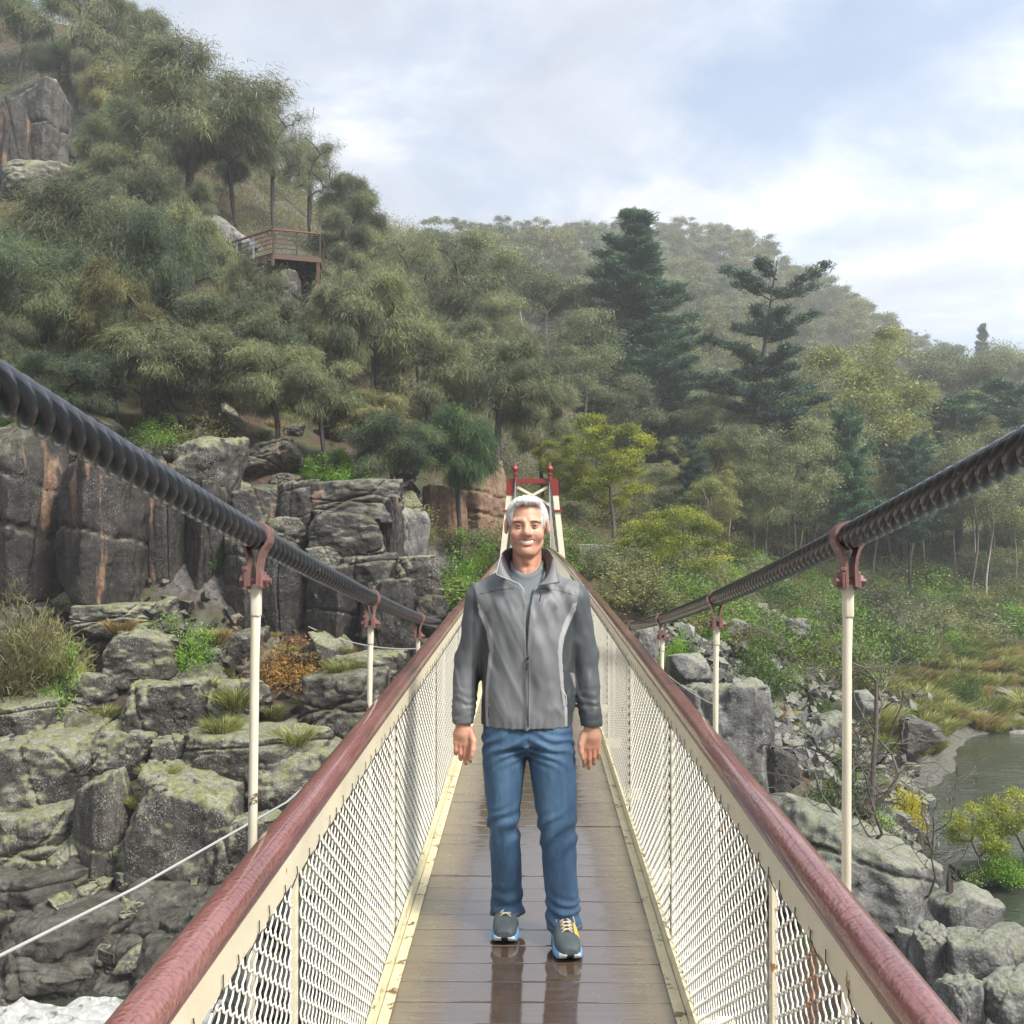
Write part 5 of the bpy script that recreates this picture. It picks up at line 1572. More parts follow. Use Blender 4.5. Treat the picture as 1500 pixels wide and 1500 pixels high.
# fine rubble
def rubble(name, n, xr, yr, sr, mat, label, seed, cond=None):
    rs = np.random.default_rng(seed)
    xs = rs.uniform(*xr, n); ys_ = rs.uniform(*yr, n)
    if cond: k = np.array([cond(a, b) for a, b in zip(xs, ys_)]); xs = xs[k]; ys_ = ys_[k]
    H = hit_many(xs, ys_, 14); H = H[H[:, 2] > -9]
    base = np.array([(sx, sy, sz) for sx in (-1, 1) for sy in (-1, 1) for sz in (-1, 1)], float)
    f = np.array([(0, 1, 3, 2), (4, 6, 7, 5), (0, 4, 5, 1), (2, 3, 7, 6), (0, 2, 6, 4), (1, 5, 7, 3)])
    m = len(H)
    V = base[None] * (1 + rs.normal(0, 0.28, (m, 8, 3)))
    q, _ = np.linalg.qr(rs.normal(0, 1, (m, 3, 3)))
    V = V * (rs.uniform(*sr, (m, 1, 1)) * rs.uniform(0.5, 1.2, (m, 1, 3)))
    V = np.einsum('mij,mkj->mki', q, V) + (H + rs.normal(0, 0.35, H.shape) * np.array((1, 1, 0)))[:, None]
    V[:, :, 2] += (terr(V[:, 0, 0], V[:, 0, 1]) - H[:, 2])[:, None] * 0
    Fq = (f[None] + np.arange(m)[:, None, None] * 8).reshape(-1, 4)
    o = link(name, mesh_np(name, V.reshape(-1, 3), Fq, M[mat])); tag(o, label, 'rubble', None, 'stuff')
rubble('scree', 5200, (940, 1360), (860, 1300), (0.06, 0.26), 'rock_pale', 'loose broken stones carpeting the right-hand scree slope', 210, scree)
rubble('rubble', 1600, (-60, 660), (880, 1400), (0.05, 0.17), 'rock_dark', 'small broken rock lying between the boulders of the left bank', 211)
# ------------------------------------------------------------------ the man on the bridge
PK = 4.05 / F
def lx(px): return (px - 772) * PK
def lz(py): return 1.5865 + (775 - py) * PK
def A3(*a): return np.array(a, float)
def cap(p, a, b, ra, rb):
    a, b = A3(*a), A3(*b); ab = b - a
    t = np.clip(((p - a) @ ab) / (ab @ ab), 0, 1)
    return np.linalg.norm(p - a - t[:, None] * ab, axis=1) - (ra + (rb - ra) * t)
def ell(p, c, r):
    q = (p - A3(*c)) / A3(*r)
    n = np.linalg.norm(q, axis=1)
    g_ = np.linalg.norm(q / A3(*r), axis=1) + 1e-9
    return n * (n - 1) / g_
def smin(a, b, k):
    h = np.clip(0.5 + 0.5 * (b - a) / k, 0, 1)
    return b + (a - b) * h - k * h * (1 - h)
def smax(a, b, k): return -smin(-a, -b, k)
def loft(p, tab, ex=2.0):
    """tab rows: z, half width, half depth, centre x, centre y"""
    tab = np.array(tab, float); o = np.argsort(tab[:, 0]); tab = tab[o]
    z = p[:, 2]
    zg = np.linspace(tab[0, 0], tab[-1, 0], 240); kz = np.ones(25) / 25
    def sm(i):
        g_ = np.interp(zg, tab[:, 0], tab[:, i]); g_ = np.convolve(np.pad(g_, 12, mode='edge'), kz, 'valid')
        return np.interp(z, zg, g_)
    w_, d_, cx, cy = [sm(i) for i in range(1, 5)]
    u = np.abs((p[:, 0] - cx) / w_); v = np.abs((p[:, 1] - cy) / d_)
    r = (u ** ex + v ** ex) ** (1 / ex)
    s = (r - 1) * np.minimum(w_, d_)
    return np.maximum(s, np.maximum(tab[0, 0] - z, z - tab[-1, 0]))

MAN = thing('person', 'smiling white-haired man in a grey zip jacket and blue jeans standing on the bridge deck', 'person', (-0.022, 4.05, zd(4.05)))
WR = {-1: (-0.250, -0.035, 0.825), 1: (0.252, -0.035, 0.815)}
EL = {-1: (-0.226, 0.025, 1.080), 1: (0.228, 0.025, 1.080)}
SH = {-1: (-0.172, 0.01, 1.308), 1: (0.172, 0.01, 1.308)}
LEG = {-1: [(-0.088, 0.01, 0.80), (-0.090, -0.005, 0.43), (-0.078, 0.05, 0.06)], 1: [(0.088, 0.0, 0.80), (0.116, -0.05, 0.43), (0.142, -0.085, 0.05)]}
def hands(p):
    d = np.full(len(p), 1.0)
    for s in (-1, 1):
        wx, wy, wz = WR[s]
        h = cap(p, (wx, wy, wz + 0.02), (wx, wy - 0.004, wz - 0.035), 0.027, 0.030)
        q = p.copy(); q[:, 1] = (q[:, 1] - wy + 0.006) * 1.5 + wy - 0.006
        pal = cap(q, (wx - s * 0.012, wy - 0.006, wz - 0.045), (wx - s * 0.012, wy - 0.010, wz - 0.072), 0.027, 0.026)
        pal = smin(pal, cap(q, (wx + s * 0.014, wy - 0.006, wz - 0.045), (wx + s * 0.014, wy - 0.008, wz - 0.070), 0.025, 0.022), 0.012) / 1.25
        h = smin(h, pal, 0.018)
        for i, (ox, l1, l2, l3, r) in enumerate(((-0.028, .036, .025, .020, .0092), (-0.0095, .040, .028, .021, .0095), (0.0095, .037, .026, .020, .0090), (0.027, .030, .020, .017, .0082))):
            a = np.array((wx + s * ox, wy - 0.012, wz - 0.082 + 0.006 * abs(i - 1)))
            fan = s * ox * 0.25
            curl = 0.25 + 0.10 * i if s > 0 else 0.38 + 0.08 * i
            b = a + np.array((fan * 0.5, -0.010 + curl * 0.01, -1.0)) * l1
            c = b + np.array((fan * 0.3, math.sin(curl) * 0.9, -math.cos(curl))) * l2
            e = c + np.array((0, math.sin(curl * 2.1), -math.cos(curl * 2.1))) * l3
            f = cap(p, a + np.array((0, 0, 0.018)), a, r * 1.15, r * 1.12)
            f = smin(f, cap(p, a, b, r * 1.08, r), 0.003)
            f = smin(f, cap(p, b, c, r * 1.02, r * 0.92), 0.002)
            f = smin(f, cap(p, c, e, r * 0.93, r * 0.78), 0.002)
            h = smin(h, f, 0.0035)
        a = np.array((wx - s * 0.030, wy - 0.012, wz - 0.028)); b = a + np.array((-s * 0.013, -0.016, -0.034)); c = b + np.array((s * 0.002, -0.010, -0.030)); e = c + np.array((s * 0.005, -0.002, -0.022))
        t = smin(cap(p, a, b, 0.016, 0.0125), cap(p, b, c, 0.0120, 0.0105), 0.004)
        t = smin(t, cap(p, c, e, 0.0105, 0.0085), 0.003)
        h = smin(h, t, 0.008)
        # knuckle and tendon relief
        d = np.minimum(d, h)
    return d
def head(p):
    ax_ = np.abs(p[:, 0]); q = p.copy(); q[:, 0] = ax_
    d = ell(p, (0, 0.022, 1.622), (0.0735, 0.094, 0.090))
    d = smin(d, ell(p, (0, -0.012, 1.562), (0.0605, 0.072, 0.064)), 0.028)
    d = smin(d, ell(p, (0, -0.032, 1.515), (0.040, 0.046, 0.034)), 0.026)
    d = smin(d, ell(p, (0, -0.062, 1.497), (0.022, 0.018, 0.016)), 0.020)
    d = smin(d, cap(q, (0.050, 0.010, 1.534), (0.022, -0.046, 1.497), 0.013, 0.013), 0.022)      # jaw
    d = smin(d, ell(q, (0.040, -0.054, 1.564), (0.024, 0.022, 0.023)), 0.024)                    # smiling cheeks
    d = smin(d, cap(q, (0.012, -0.0735, 1.619), (0.050, -0.054, 1.618), 0.0095, 0.0085), 0.014)      # brow
    d = smax(d, -ell(q, (0.0325, -0.0865, 1.598), (0.019, 0.016, 0.0105)), 0.008)                 # eye sockets
    d = smin(d, ell(q, (0.0320, -0.0620, 1.599), (0.015, 0.0125, 0.012)), 0.003)                  # lids
    n_ = cap(p, (0, -0.078, 1.608), (0, -0.101, 1.571), 0.0085, 0.0135)
    n_ = smin(n_, ell(q, (0.0145, -0.088, 1.5675), (0.009, 0.011, 0.008)), 0.006)
    d = smin(d, n_, 0.009)
    d = smax(d, -np.minimum(cap(q, (0.0225, -0.0890, 1.567), (0.037, -0.0830, 1.548), 0.0030, 0.0045), cap(q, (0.037, -0.0830, 1.548), (0.0405, -0.0740, 1.528), 0.0045, 0.0025)), 0.007) # smile lines
    d = smax(d, -np.minimum(ell(p, (0, -0.082, 1.5365), (0.020, 0.018, 0.0070)), ell(q, (0.018, -0.078, 1.5400), (0.012, 0.016, 0.0050))), 0.003)                      # open smile
    d = smin(d, cap(q, (0.0, -0.0840, 1.5448), (0.031, -0.0675, 1.5482), 0.0032, 0.0018), 0.004)
    d = smin(d, np.minimum(cap(q, (0.0, -0.0815, 1.5255), (0.016, -0.0770, 1.5290), 0.0050, 0.0042), cap(q, (0.016, -0.0770, 1.5290), (0.032, -0.0670, 1.5475), 0.0042, 0.0016)), 0.003)
    d = smax(d, -cap(q, (0.0, -0.0835, 1.5160), (0.014, -0.0800, 1.5170), 0.0045, 0.003), 0.006)
    ear = ell(q, (0.0825, 0.010, 1.597), (0.0095, 0.019, 0.031))
    ear = smax(ear, -ell(q, (0.091, 0.004, 1.600), (0.007, 0.011, 0.018)), 0.004)
    d = smin(d, ear, 0.006)
    d = d + 0.0006 * np.sin(p[:, 2] * 900) * np.exp(-((p[:, 2] - 1.655) / 0.015) ** 2)
    return d
def neck(p):
    d = cap(p, (0, 0.028, 1.34), (0, 0.022, 1.54), 0.063, 0.055)
    q = p.copy(); q[:, 0] = np.abs(q[:, 0])
    d = smin(d, cap(q, (0.008, -0.032, 1.400), (0.045, 0.0, 1.53), 0.010, 0.012), 0.016)
    d = smin(d, ell(p, (0, -0.038, 1.462), (0.012, 0.012, 0.014)), 0.016)
    return d
def body(p):
    d = np.full(len(p), 1.0)
    z = p[:, 2]
    t = loft(p, [(0.78, .13, .09, 0, 0), (0.95, .135, .095, 0, 0), (1.15, .145, .10, 0, 0), (1.30, .14, .085, 0, .01), (1.37, .10, .06, 0, .02), (1.41, .05, .04, 0, .025)])
    d = smin(d, t, 0.03)
    for s in (-1, 1):
        arm = smin(cap(p, (s * 0.155, 0.01, 1.31), EL[s], 0.050, 0.038), cap(p, EL[s], WR[s], 0.038, 0.027), 0.02)
        d = smin(d, arm, 0.02)
        a, b, c = LEG[s]
        d = smin(d, smin(cap(p, a, b, 0.075, 0.048), cap(p, b, c, 0.048, 0.034), 0.02), 0.03)
        d = smin(d, cap(p, c, (c[0] + s * 0.01, c[1] - 0.12, 0.045), 0.03, 0.022), 0.02)
    d = smin(d, hands(p), 0.008)
    d = smin(d, neck(p), 0.03)
    return smin(d, head(p), 0.012)
V, Q = isomesh(body, (-0.32, -0.26, 0.0), (0.32, 0.16, 1.74), 0.0030)
# skin colour
c = np.tile(A3(0.56, 0.305, 0.215), (len(V), 1))
nz_ = fbm(V * 22, 4)
c *= (1 + 0.10 * nz_)[:, None]
red = np.clip(fbm(V * 45 + 7, 3), -1, 1)[:, None]
c = c * (1 + red * A3(0.03, -0.07, -0.08))
def blot(cc, cen, r, col, k):
    q = (V - A3(*cen)) / A3(*r)
    w_ = np.clip(1.3 - np.linalg.norm(q, axis=1), 0, 1)[:, None] * k
    return cc * (1 - w_) + A3(*col) * w_
Va = V.copy(); 
for s in (-1, 1):
    c = blot(c, (s * 0.044, -0.06, 1.560), (0.026, 0.03, 0.022), (0.60, 0.25, 0.18), 0.55)
    c = blot(c, (s * 0.083, 0.01, 1.597), (0.016, 0.025, 0.036), (0.66, 0.32, 0.24), 0.5)
    c = blot(c, (s * 0.0325, -0.07, 1.603), (0.020, 0.02, 0.009), (0.36, 0.17, 0.13), 0.45)
    wx, wy, wz = WR[s]
    c = blot(c, (wx, wy, wz - 0.09), (0.06, 0.05, 0.07), (0.50, 0.22, 0.15), 0.7)
c = blot(c, (0, -0.10, 1.572), (0.015, 0.02, 0.014), (0.60, 0.25, 0.18), 0.5)
c = blot(c, (0, -0.08, 1.5455), (0.034, 0.02, 0.0050), (0.46, 0.17, 0.13), 0.9)
c = blot(c, (0, -0.08, 1.5245), (0.032, 0.02, 0.0065), (0.50, 0.18, 0.14), 0.9)
c = blot(c, (0, -0.04, 1.440), (0.07, 0.06, 0.05), (0.50, 0.24, 0.17), 0.5)
c = blot(c, (0, -0.05, 1.505), (0.05, 0.05, 0.020), (0.52, 0.34, 0.27), 0.35)
m, nt, b, _ = newmat('skin')
at = N(nt, 'ShaderNodeAttribute', attribute_name='Col')
o_, _r = objco(nt, False)
setin(b, nt, col=at.outputs['Color'], rough=0.42, spec=0.4, sss=0.12, ssss=0.02, normal=bump(nt, noise(nt, o_, 110, 5, 0.75), 0.35, 0.004))
b.inputs['Subsurface Radius'].default_value = (1.0, 0.35, 0.2)
link('body', mesh_np('body', V, Q, m, True, col=c), MAN)
def plain(name, col, rough=0.5, **kw):
    m, nt, b, _ = newmat(name); setin(b, nt, col=col, rough=rough, **kw); return m
# eyes, brows, teeth
for s in (-1, 1):
    mb = MB(); mb.lathe([(0.0005, -0.006), (0.006, -0.005), (0.0095, 0), (0.006, 0.005), (0.0005, 0.006)], (0, 0, 0), 14)
    e = mb.build('eye', plain('eye_white', (0.45, 0.38, 0.34), 0.2), MAN, True, loc=(s * 0.0322, -0.0735, 1.5985), scale=(1.0, 0.5, 0.55))
    mb = MB(); mb.lathe([(0.0003, -0.004), (0.0045, -0.003), (0.0058, 0), (0.0045, 0.003), (0.0003, 0.004)], (0, 0, 0), 12)
    mb.build('iris', plain('iris_dark', (0.035, 0.025, 0.02), 0.1), e, True, loc=(0, -0.0075, 0.0), rot=(R(90), 0, 0), scale=(1, 1, 1.0))
    mb = MB(); mb.tube([(s * 0.047, -0.0635, 1.5985), (s * 0.040, -0.0730, 1.6030), (s * 0.0322, -0.0780, 1.6045), (s * 0.024, -0.0765, 1.6030), (s * 0.019, -0.0735, 1.5985)], [0.001, 0.0026, 0.003, 0.0026, 0.001], 8)
    mb.tube([(s * 0.046, -0.0640, 1.5975), (s * 0.040, -0.0735, 1.5945), (s * 0.0322, -0.0785, 1.5925), (s * 0.024, -0.0770, 1.5935), (s * 0.020, -0.0740, 1.5975)], [0.001, 0.0024, 0.0030, 0.0026, 0.001], 8)
    mb.build('eyelid', plain('eyelid_skin', (0.40, 0.20, 0.15), 0.5), MAN, True)
    mb = MB(); mb.tube([(s * 0.016, -0.0835, 1.6170), (s * 0.027, -0.0820, 1.6192), (s * 0.040, -0.0735, 1.6180), (s * 0.052, -0.0610, 1.6115)], [0.0012, 0.0024, 0.0022, 0.0008], 8)
    mb.build('eyebrow', plain('brow_hair', (0.26, 0.18, 0.14), 0.8), MAN, True)
mb = MB()
for i in range(-4, 5):
    x = i * 0.0053
    hh = 0.0090 - 5.5 * x * x; zt_ = 1.5405 + 6.5 * x * x
    mb.box((x, -0.0800 + 10.0 * x * x, zt_ - hh / 2), (0.0050, 0.004, hh), Matrix.Rotation(i * 0.11, 4, 'Z'), 0.0004)
mb.build('teeth', plain('teeth', (0.88, 0.85, 0.77), 0.3), MAN, False)
# hair
def hairf(p):
    q = p.copy(); q[:, 0] = np.abs(q[:, 0])
    d = ell(p, (0, 0.027, 1.630), (0.0815, 0.0995, 0.0915))
    d = smin(d, ell(p, (0.004, -0.046, 1.694), (0.046, 0.026, 0.017)), 0.02)
    st = fbm(np.c_[p[:, 0] * 120, p[:, 1] * 25, p[:, 2] * 40], 3)
    d = d + 0.0022 * st + 0.002 * fbm(p * 30, 2)
    # what stays free: forehead and face, ears, neck
    hl = 1.683 + 0.006 * np.sin((p[:, 0] + 0.02) * 40) + 0.0025 * fbm(np.c_[p[:, 0] * 150, p[:, 1] * 10, p[:, 2] * 10], 2)
    face = np.maximum((p[:, 1] + 0.036 + 0.25 * (q[:, 0] - 0.05) + 0.05 * np.maximum(0, 1.64 - p[:, 2])), p[:, 2] - hl - 0.20 * q[:, 0] * 0)
    d = smax(d, -face, 0.005)
    d = smax(d, -(np.maximum(np.maximum(p[:, 1] - 0.032, -0.004 - p[:, 1] - 0.010), p[:, 2] - 1.622)), 0.004)
    low = 1.575 - 0.012 * st - np.clip(p[:, 1] - 0.03, 0, 0.1) * 0.9
    d = smax(d, low - p[:, 2], 0.006)
    return d
V, Q = isomesh(hairf, (-0.11, -0.11, 1.46), (0.11, 0.15, 1.75), 0.0024)
m, nt, b, _ = newmat('white_hair')
o_, _r = objco(nt, False)
mp = N(nt, 'ShaderNodeMapping'); mp.inputs['Scale'].default_value = (5, 1, 1.3)
Lk(nt, o_, mp.inputs[0])
a = noise(nt, mp.outputs[0], 70, 5, 0.7)
setin(b, nt, col=ramp(nt, a, [(0.3, (0.55, 0.54, 0.53)), (0.6, (0.84, 0.83, 0.81))]), rough=0.45, normal=bump(nt, a, 0.7, 0.004))
hob = link('hair', mesh_np('hair', V, Q, m, True), MAN)
# fine strands over the hair
rs = np.random.default_rng(77)
pick = rs.integers(0, len(V), 6500)
bp = V[pick]; bp = bp[(bp[:, 2] > 1.60)]
dr = bp - A3(0, 0.03, 1.60); dr /= np.linalg.norm(dr, axis=1)[:, None]
comb = np.c_[0.9 * np.ones(len(bp)) * np.sign(bp[:, 0] + 0.02), -0.3 * np.ones(len(bp)), -0.5 * np.ones(len(bp))]
comb = comb - dr * (comb * dr).sum(1)[:, None]
vv, f4, f3 = blades(bp, comb * 0.9 + dr * 0.10 + rs.normal(0, 0.07, bp.shape), rs.uniform(0.012, 0.022, len(bp)), 0.0009, rs, -dr * 0.4)
link('hair_strands', mesh_np('hair_strands', vv, [f4, f3], m), hob)
# ---- clothes
TORSO = [(0.820, .178, .128, 0, .0), (0.835, .181, .131, 0, 0), (0.87, .184, .137, 0, 0), (0.95, .182, .136, 0, 0), (1.06, .180, .134, 0, 0), (1.16, .178, .132, 0, 0), (1.26, .172, .122, 0, 0.005), (1.33, .158, .102, 0, .012), (1.37, .125, .082, 0, .018), (1.395, .095, .070, 0, .022), (1.42, .078, .065, 0, .024)]
OPX = lambda z: np.interp(z, [1.098, 1.2976, 1.357, 1.378, 1.42], [0.0, 0.009, 0.020, 0.050, 0.10])
def folds(p):
    a = fbm(np.c_[p[:, 0] * 9 + p[:, 2] * 5, p[:, 1] * 7, p[:, 2] * 4.0 - np.abs(p[:, 0]) * 10], 3)
    b = fbm(np.c_[p[:, 0] * 18, p[:, 1] * 14, p[:, 2] * 7 + p[:, 0] * 9] + 9, 2)
    c_ = fbm(np.c_[p[:, 0] * 5 + 3, p[:, 1] * 4, p[:, 2] * 5 + np.abs(p[:, 0]) * 12], 2)
    return 0.009 * (np.sqrt(a * a + 0.02) - 0.35) + 0.003 * b + 0.008 * c_
def jacket(p):
    z = p[:, 2]
    t = loft(p, TORSO, 2.3)
    d = t
    for s in (-1, 1):
        w0 = np.array(WR[s]) + (0, 0, 0.018)
        sh = cap(p, (s * 0.10, 0.012, 1.365), SH[s], 0.052, 0.066)
        arm = smin(cap(p, SH[s], EL[s], 0.070, 0.059), cap(p, EL[s], w0, 0.057, 0.043), 0.02)
        # gathers around the elbow and above the cuff
        tz_ = np.clip(1.0 - np.abs(z - 0.90) / 0.09, 0, 1)
        arm = arm + 0.0020 * tz_ * np.sin(z * 210 + 5 * vnoise(p * 14))
        arm = np.maximum(arm, (w0[2] - 0.012) - z)
        cuff = cap(p, (w0[0], w0[1], w0[2] + 0.030), (w0[0], w0[1], w0[2] - 0.005), 0.041, 0.041)
        cuff = np.maximum(cuff, w0[2] - 0.014 - z)
        d = smin(d, smin(smin(arm, sh, 0.03), cuff, 0.004), 0.016)
    d = d + folds(p) * np.clip((z - 0.83) / 0.06, 0.25, 1)
    hemg = np.clip(1 - (z - 0.83) / 0.05, 0, 1)
    d = d + hemg * 0.0012 * np.sin(np.arctan2(p[:, 0], -p[:, 1]) * 30 + 3 * vnoise(p * 12))
    # zip placket ridge
    front = (p[:, 1] < -0.02)
    xl = p[:, 0] - 0.0005
    d = d - np.where(front & (z < 1.30), 0.0025 * np.exp(-(np.abs(xl) / 0.012) ** 4) + 0.002 * np.exp(-(xl / 0.004) ** 2), 0)
    # open neck
    op = np.maximum(np.abs(p[:, 0] - 0.006 * np.clip((z - 1.2) / 0.1, 0, 1)) - OPX(z), np.maximum(p[:, 1] + 0.02, 1.098 - z))
    d = smax(d, -op, 0.003)
    hole = cap(p, (0, -0.005, 1.395), (0, 0.02, 1.5), 0.076, 0.085)
    return smax(d, -hole, 0.006)
V, Q = isomesh(jacket, (-0.36, -0.22, 0.78), (0.36, 0.20, 1.47), 0.0036)
px_ = 772 + V[:, 0] / PK; py_ = 775 - (V[:, 2] - 1.5865) / PK
# project vertices nearer the camera properly
kk_ = (4.05 + V[:, 1]) / F
px_ = 780 + (V[:, 0] - 0.022) / kk_; py_ = 775 + (1.65 - V[:, 2] - zd(4.05)) / kk_
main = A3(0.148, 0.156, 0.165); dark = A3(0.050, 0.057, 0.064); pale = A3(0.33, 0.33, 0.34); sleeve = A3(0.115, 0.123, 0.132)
c = np.tile(main, (len(V), 1)) * (1 + 0.12 * fbm(V * 5, 3))[:, None]
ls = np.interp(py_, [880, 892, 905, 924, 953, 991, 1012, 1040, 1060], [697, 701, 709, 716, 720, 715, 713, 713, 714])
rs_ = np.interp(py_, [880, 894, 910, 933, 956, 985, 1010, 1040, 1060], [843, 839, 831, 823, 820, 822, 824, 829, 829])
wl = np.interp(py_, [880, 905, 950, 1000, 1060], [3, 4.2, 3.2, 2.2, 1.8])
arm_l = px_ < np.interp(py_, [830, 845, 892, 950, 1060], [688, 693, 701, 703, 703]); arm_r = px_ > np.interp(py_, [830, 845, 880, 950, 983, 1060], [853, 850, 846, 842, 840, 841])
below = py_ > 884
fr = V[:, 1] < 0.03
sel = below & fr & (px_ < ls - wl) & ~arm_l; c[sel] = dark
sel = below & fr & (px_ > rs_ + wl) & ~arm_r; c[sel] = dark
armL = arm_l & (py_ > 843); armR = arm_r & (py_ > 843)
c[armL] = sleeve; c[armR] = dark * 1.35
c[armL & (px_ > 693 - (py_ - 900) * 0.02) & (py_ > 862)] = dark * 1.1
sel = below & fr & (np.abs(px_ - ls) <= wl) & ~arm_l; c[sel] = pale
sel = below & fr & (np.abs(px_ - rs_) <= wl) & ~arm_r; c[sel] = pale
sel = fr & (np.abs(px_ - np.interp(py_, [985, 1022], [838, 850])) < 3) & (py_ > 985) & (py_ < 1022); c[sel] = pale * 0.7
# yoke seams
sel = fr & (np.abs(py_ - np.interp(px_, [700, 730, 752], [871, 864, 862])) < 0.8) & (px_ > 700) & (px_ < 752); c[sel] = dark
sel = fr & (np.abs(py_ - np.interp(px_, [792, 815, 842], [862, 864, 872])) < 0.8) & (px_ > 792) & (px_ < 842); c[sel] = dark
m, nt, b, _ = newmat('jacket_nylon')
at = N(nt, 'ShaderNodeAttribute', attribute_name='Col')
o_, _r = objco(nt, False)
mp = N(nt, 'ShaderNodeMapping'); mp.inputs['Scale'].default_value = (1.6, 1, 0.7)
Lk(nt, o_, mp.inputs[0])
h1 = noise(nt, mp.outputs[0], 9, 4, 0.5, 0.3)
setin(b, nt, col=at.outputs['Color'], rough=0.52, spec=0.45, normal=bump(nt, h1, 0.35, 0.012))
JM = m
jk = link('jacket', mesh_np('jacket', V, Q, m, True, col=c), MAN)
# collar ribbon
cb_ = [((752, 853, -0.105), (727, 841, -0.092)), ((747, 843, -0.083), (731, 822, -0.066)), ((745, 833, -0.035), (736, 810, -0.035)), ((748, 828, 0.03), (744, 803, 0.03)), ((772, 824, 0.088), (772, 799, 0.100)),
       ((797, 828, 0.03), (801, 803, 0.03)), ((800, 834, -0.035), (807, 811, -0.035)), ((799, 846, -0.083), (813, 826, -0.066)), ((792, 857, -0.105), (819, 854, -0.094))]
def pz(t):
    k = (4.05 + t[2]) / F
    return np.array(((t[0] - 780) * k + 0.022, t[2], 1.65 - zd(4.05) - (t[1] - 775) * k))
bo = np.array([pz(a) for a, b_ in cb_]); to = np.array([pz(b_) for a, b_ in cb_])
def dens(a, n=8):
    u = np.linspace(0, len(a) - 1, (len(a) - 1) * n + 1)
    out = np.stack([np.interp(u, np.arange(len(a)), a[:, i]) for i in range(3)], 1)
    k_ = np.array([0.25, 0.5, 0.25])
    for _ in range(n):
        out[1:-1] = out[:-2] * .25 + out[1:-1] * .5 + out[2:] * .25
    return out
bo, to = dens(bo), dens(to)
nu = len(bo); nv = 8
Gp = np.array([[bo[i] * (1 - t) + to[i] * t + np.array((0, -0.006 * math.sin(math.pi * t), 0)) for t in np.linspace(-0.15, 1, nv)] for i in range(nu)])
cen = A3(0, 0.01, 0); outw = Gp - cen; outw[..., 2] = 0; outw /= np.linalg.norm(outw, axis=2)[..., None] + 1e-9
outer = Gp + outw * 0.004
V = np.concatenate([Gp.reshape(-1, 3), outer.reshape(-1, 3)])
ii = np.arange(nu - 1)[:, None] * nv + np.arange(nv - 1)[None]
inn = np.stack([ii, ii + nv, ii + nv + 1, ii + 1], -1).reshape(-1, 4)
ot = inn[:, ::-1] + nu * nv
e1 = np.array([(i * nv + nv - 1, (i + 1) * nv + nv - 1, (i + 1) * nv + nv - 1 + nu * nv, i * nv + nv - 1 + nu * nv) for i in range(nu - 1)])
e2 = np.array([(j, j + 1, j + 1 + nu * nv, j + nu * nv) for j in range(nv - 1)] + [((nu - 1) * nv + j, (nu - 1) * nv + j + nu * nv, (nu - 1) * nv + j + 1 + nu * nv, (nu - 1) * nv + j + 1) for j in range(nv - 1)])
cl = np.concatenate([np.tile(A3(0.050, 0.044, 0.055), (nu * nv, 1)), np.tile(main, (nu * nv, 1))])
link('collar', mesh_np('collar', V, [np.concatenate([inn, ot, e1, e2])], JM, True, col=cl), jk)
mb = MB(); mb.tube(np.concatenate([to[14:0:-2] + (0, -0.003, 0.001), [to[0] + (0, -0.003, 0)], [pz((735, 845, -0.105)), pz((748, 850, -0.112)), pz((760, 855, -0.124)), pz((767, 863, -0.128)), pz((770, 876, -0.130))]]), 0.0022, 6)
mb.build('piping', plain('pale_piping', (0.40, 0.40, 0.41), 0.4), jk, True)
mb = MB(); fz = lambda py, off=-0.004: np.array((lx(773.5), -0.1375 + off, lz(py)))
mb.tube([np.array((lx(774 + 0.0), -np.interp(lz(y), [t[0] for t in TORSO], [t[2] for t in TORSO]) - 0.004, lz(y))) for y in range(958, 1056, 8)], 0.0020, 6)
mb.build('zip', plain('zip_dark', (0.03, 0.032, 0.035), 0.3), jk, True)
mb = MB(); y_ = -0.141
mb.box((lx(773.5), y_, lz(957)), (0.008, 0.006, 0.014), None, 0.002); mb.tube([(lx(773), y_ - 0.003, lz(961)), (lx(771.5), y_ - 0.004, lz(974))], 0.0022, 6)
mb.tube([pz((790, 863, -0.128)), pz((793, 868, -0.131)), pz((791, 876, -0.133)), pz((790, 881, -0.134))], 0.0020, 6)
mb.build('zip_pull', plain('zip_dark', (0.02, 0.022, 0.025), 0.3), jk, True)
# small pale chest emblem: outlined box with two short strokes
m_em = plain('emblem_thread', (0.34, 0.36, 0.38), 0.5)
mb = MB()
for (x0, y0, x1, y1) in ((819, 876, 826, 875.5), (819, 881, 825.5, 880.5), (820, 871.5, 820, 876), (823, 872, 826, 872), (826, 872, 826, 880), (822, 877.5, 822, 880)):
    yy_ = -0.116
    mb.bar(pz((x0, y0, yy_)), pz((x1, y1, yy_)), 0.0016, 0.0016)
mb.build('emblem', m_em, jk)
# pocket zips
for pts in ([(717, 1030), (716, 1040), (715.5, 1050)], [(823, 1008), (829, 1018), (830, 1030), (825, 1036)]):
    mb = MB(); mb.tube([pz((a, b_, -0.108)) for a, b_ in pts], 0.0018, 6); mb.build('pocket_zip', plain('pocket_zip', (0.5, 0.5, 0.52) if pts[0][0] > 772 else (0.03, 0.03, 0.035), 0.4), jk, True)
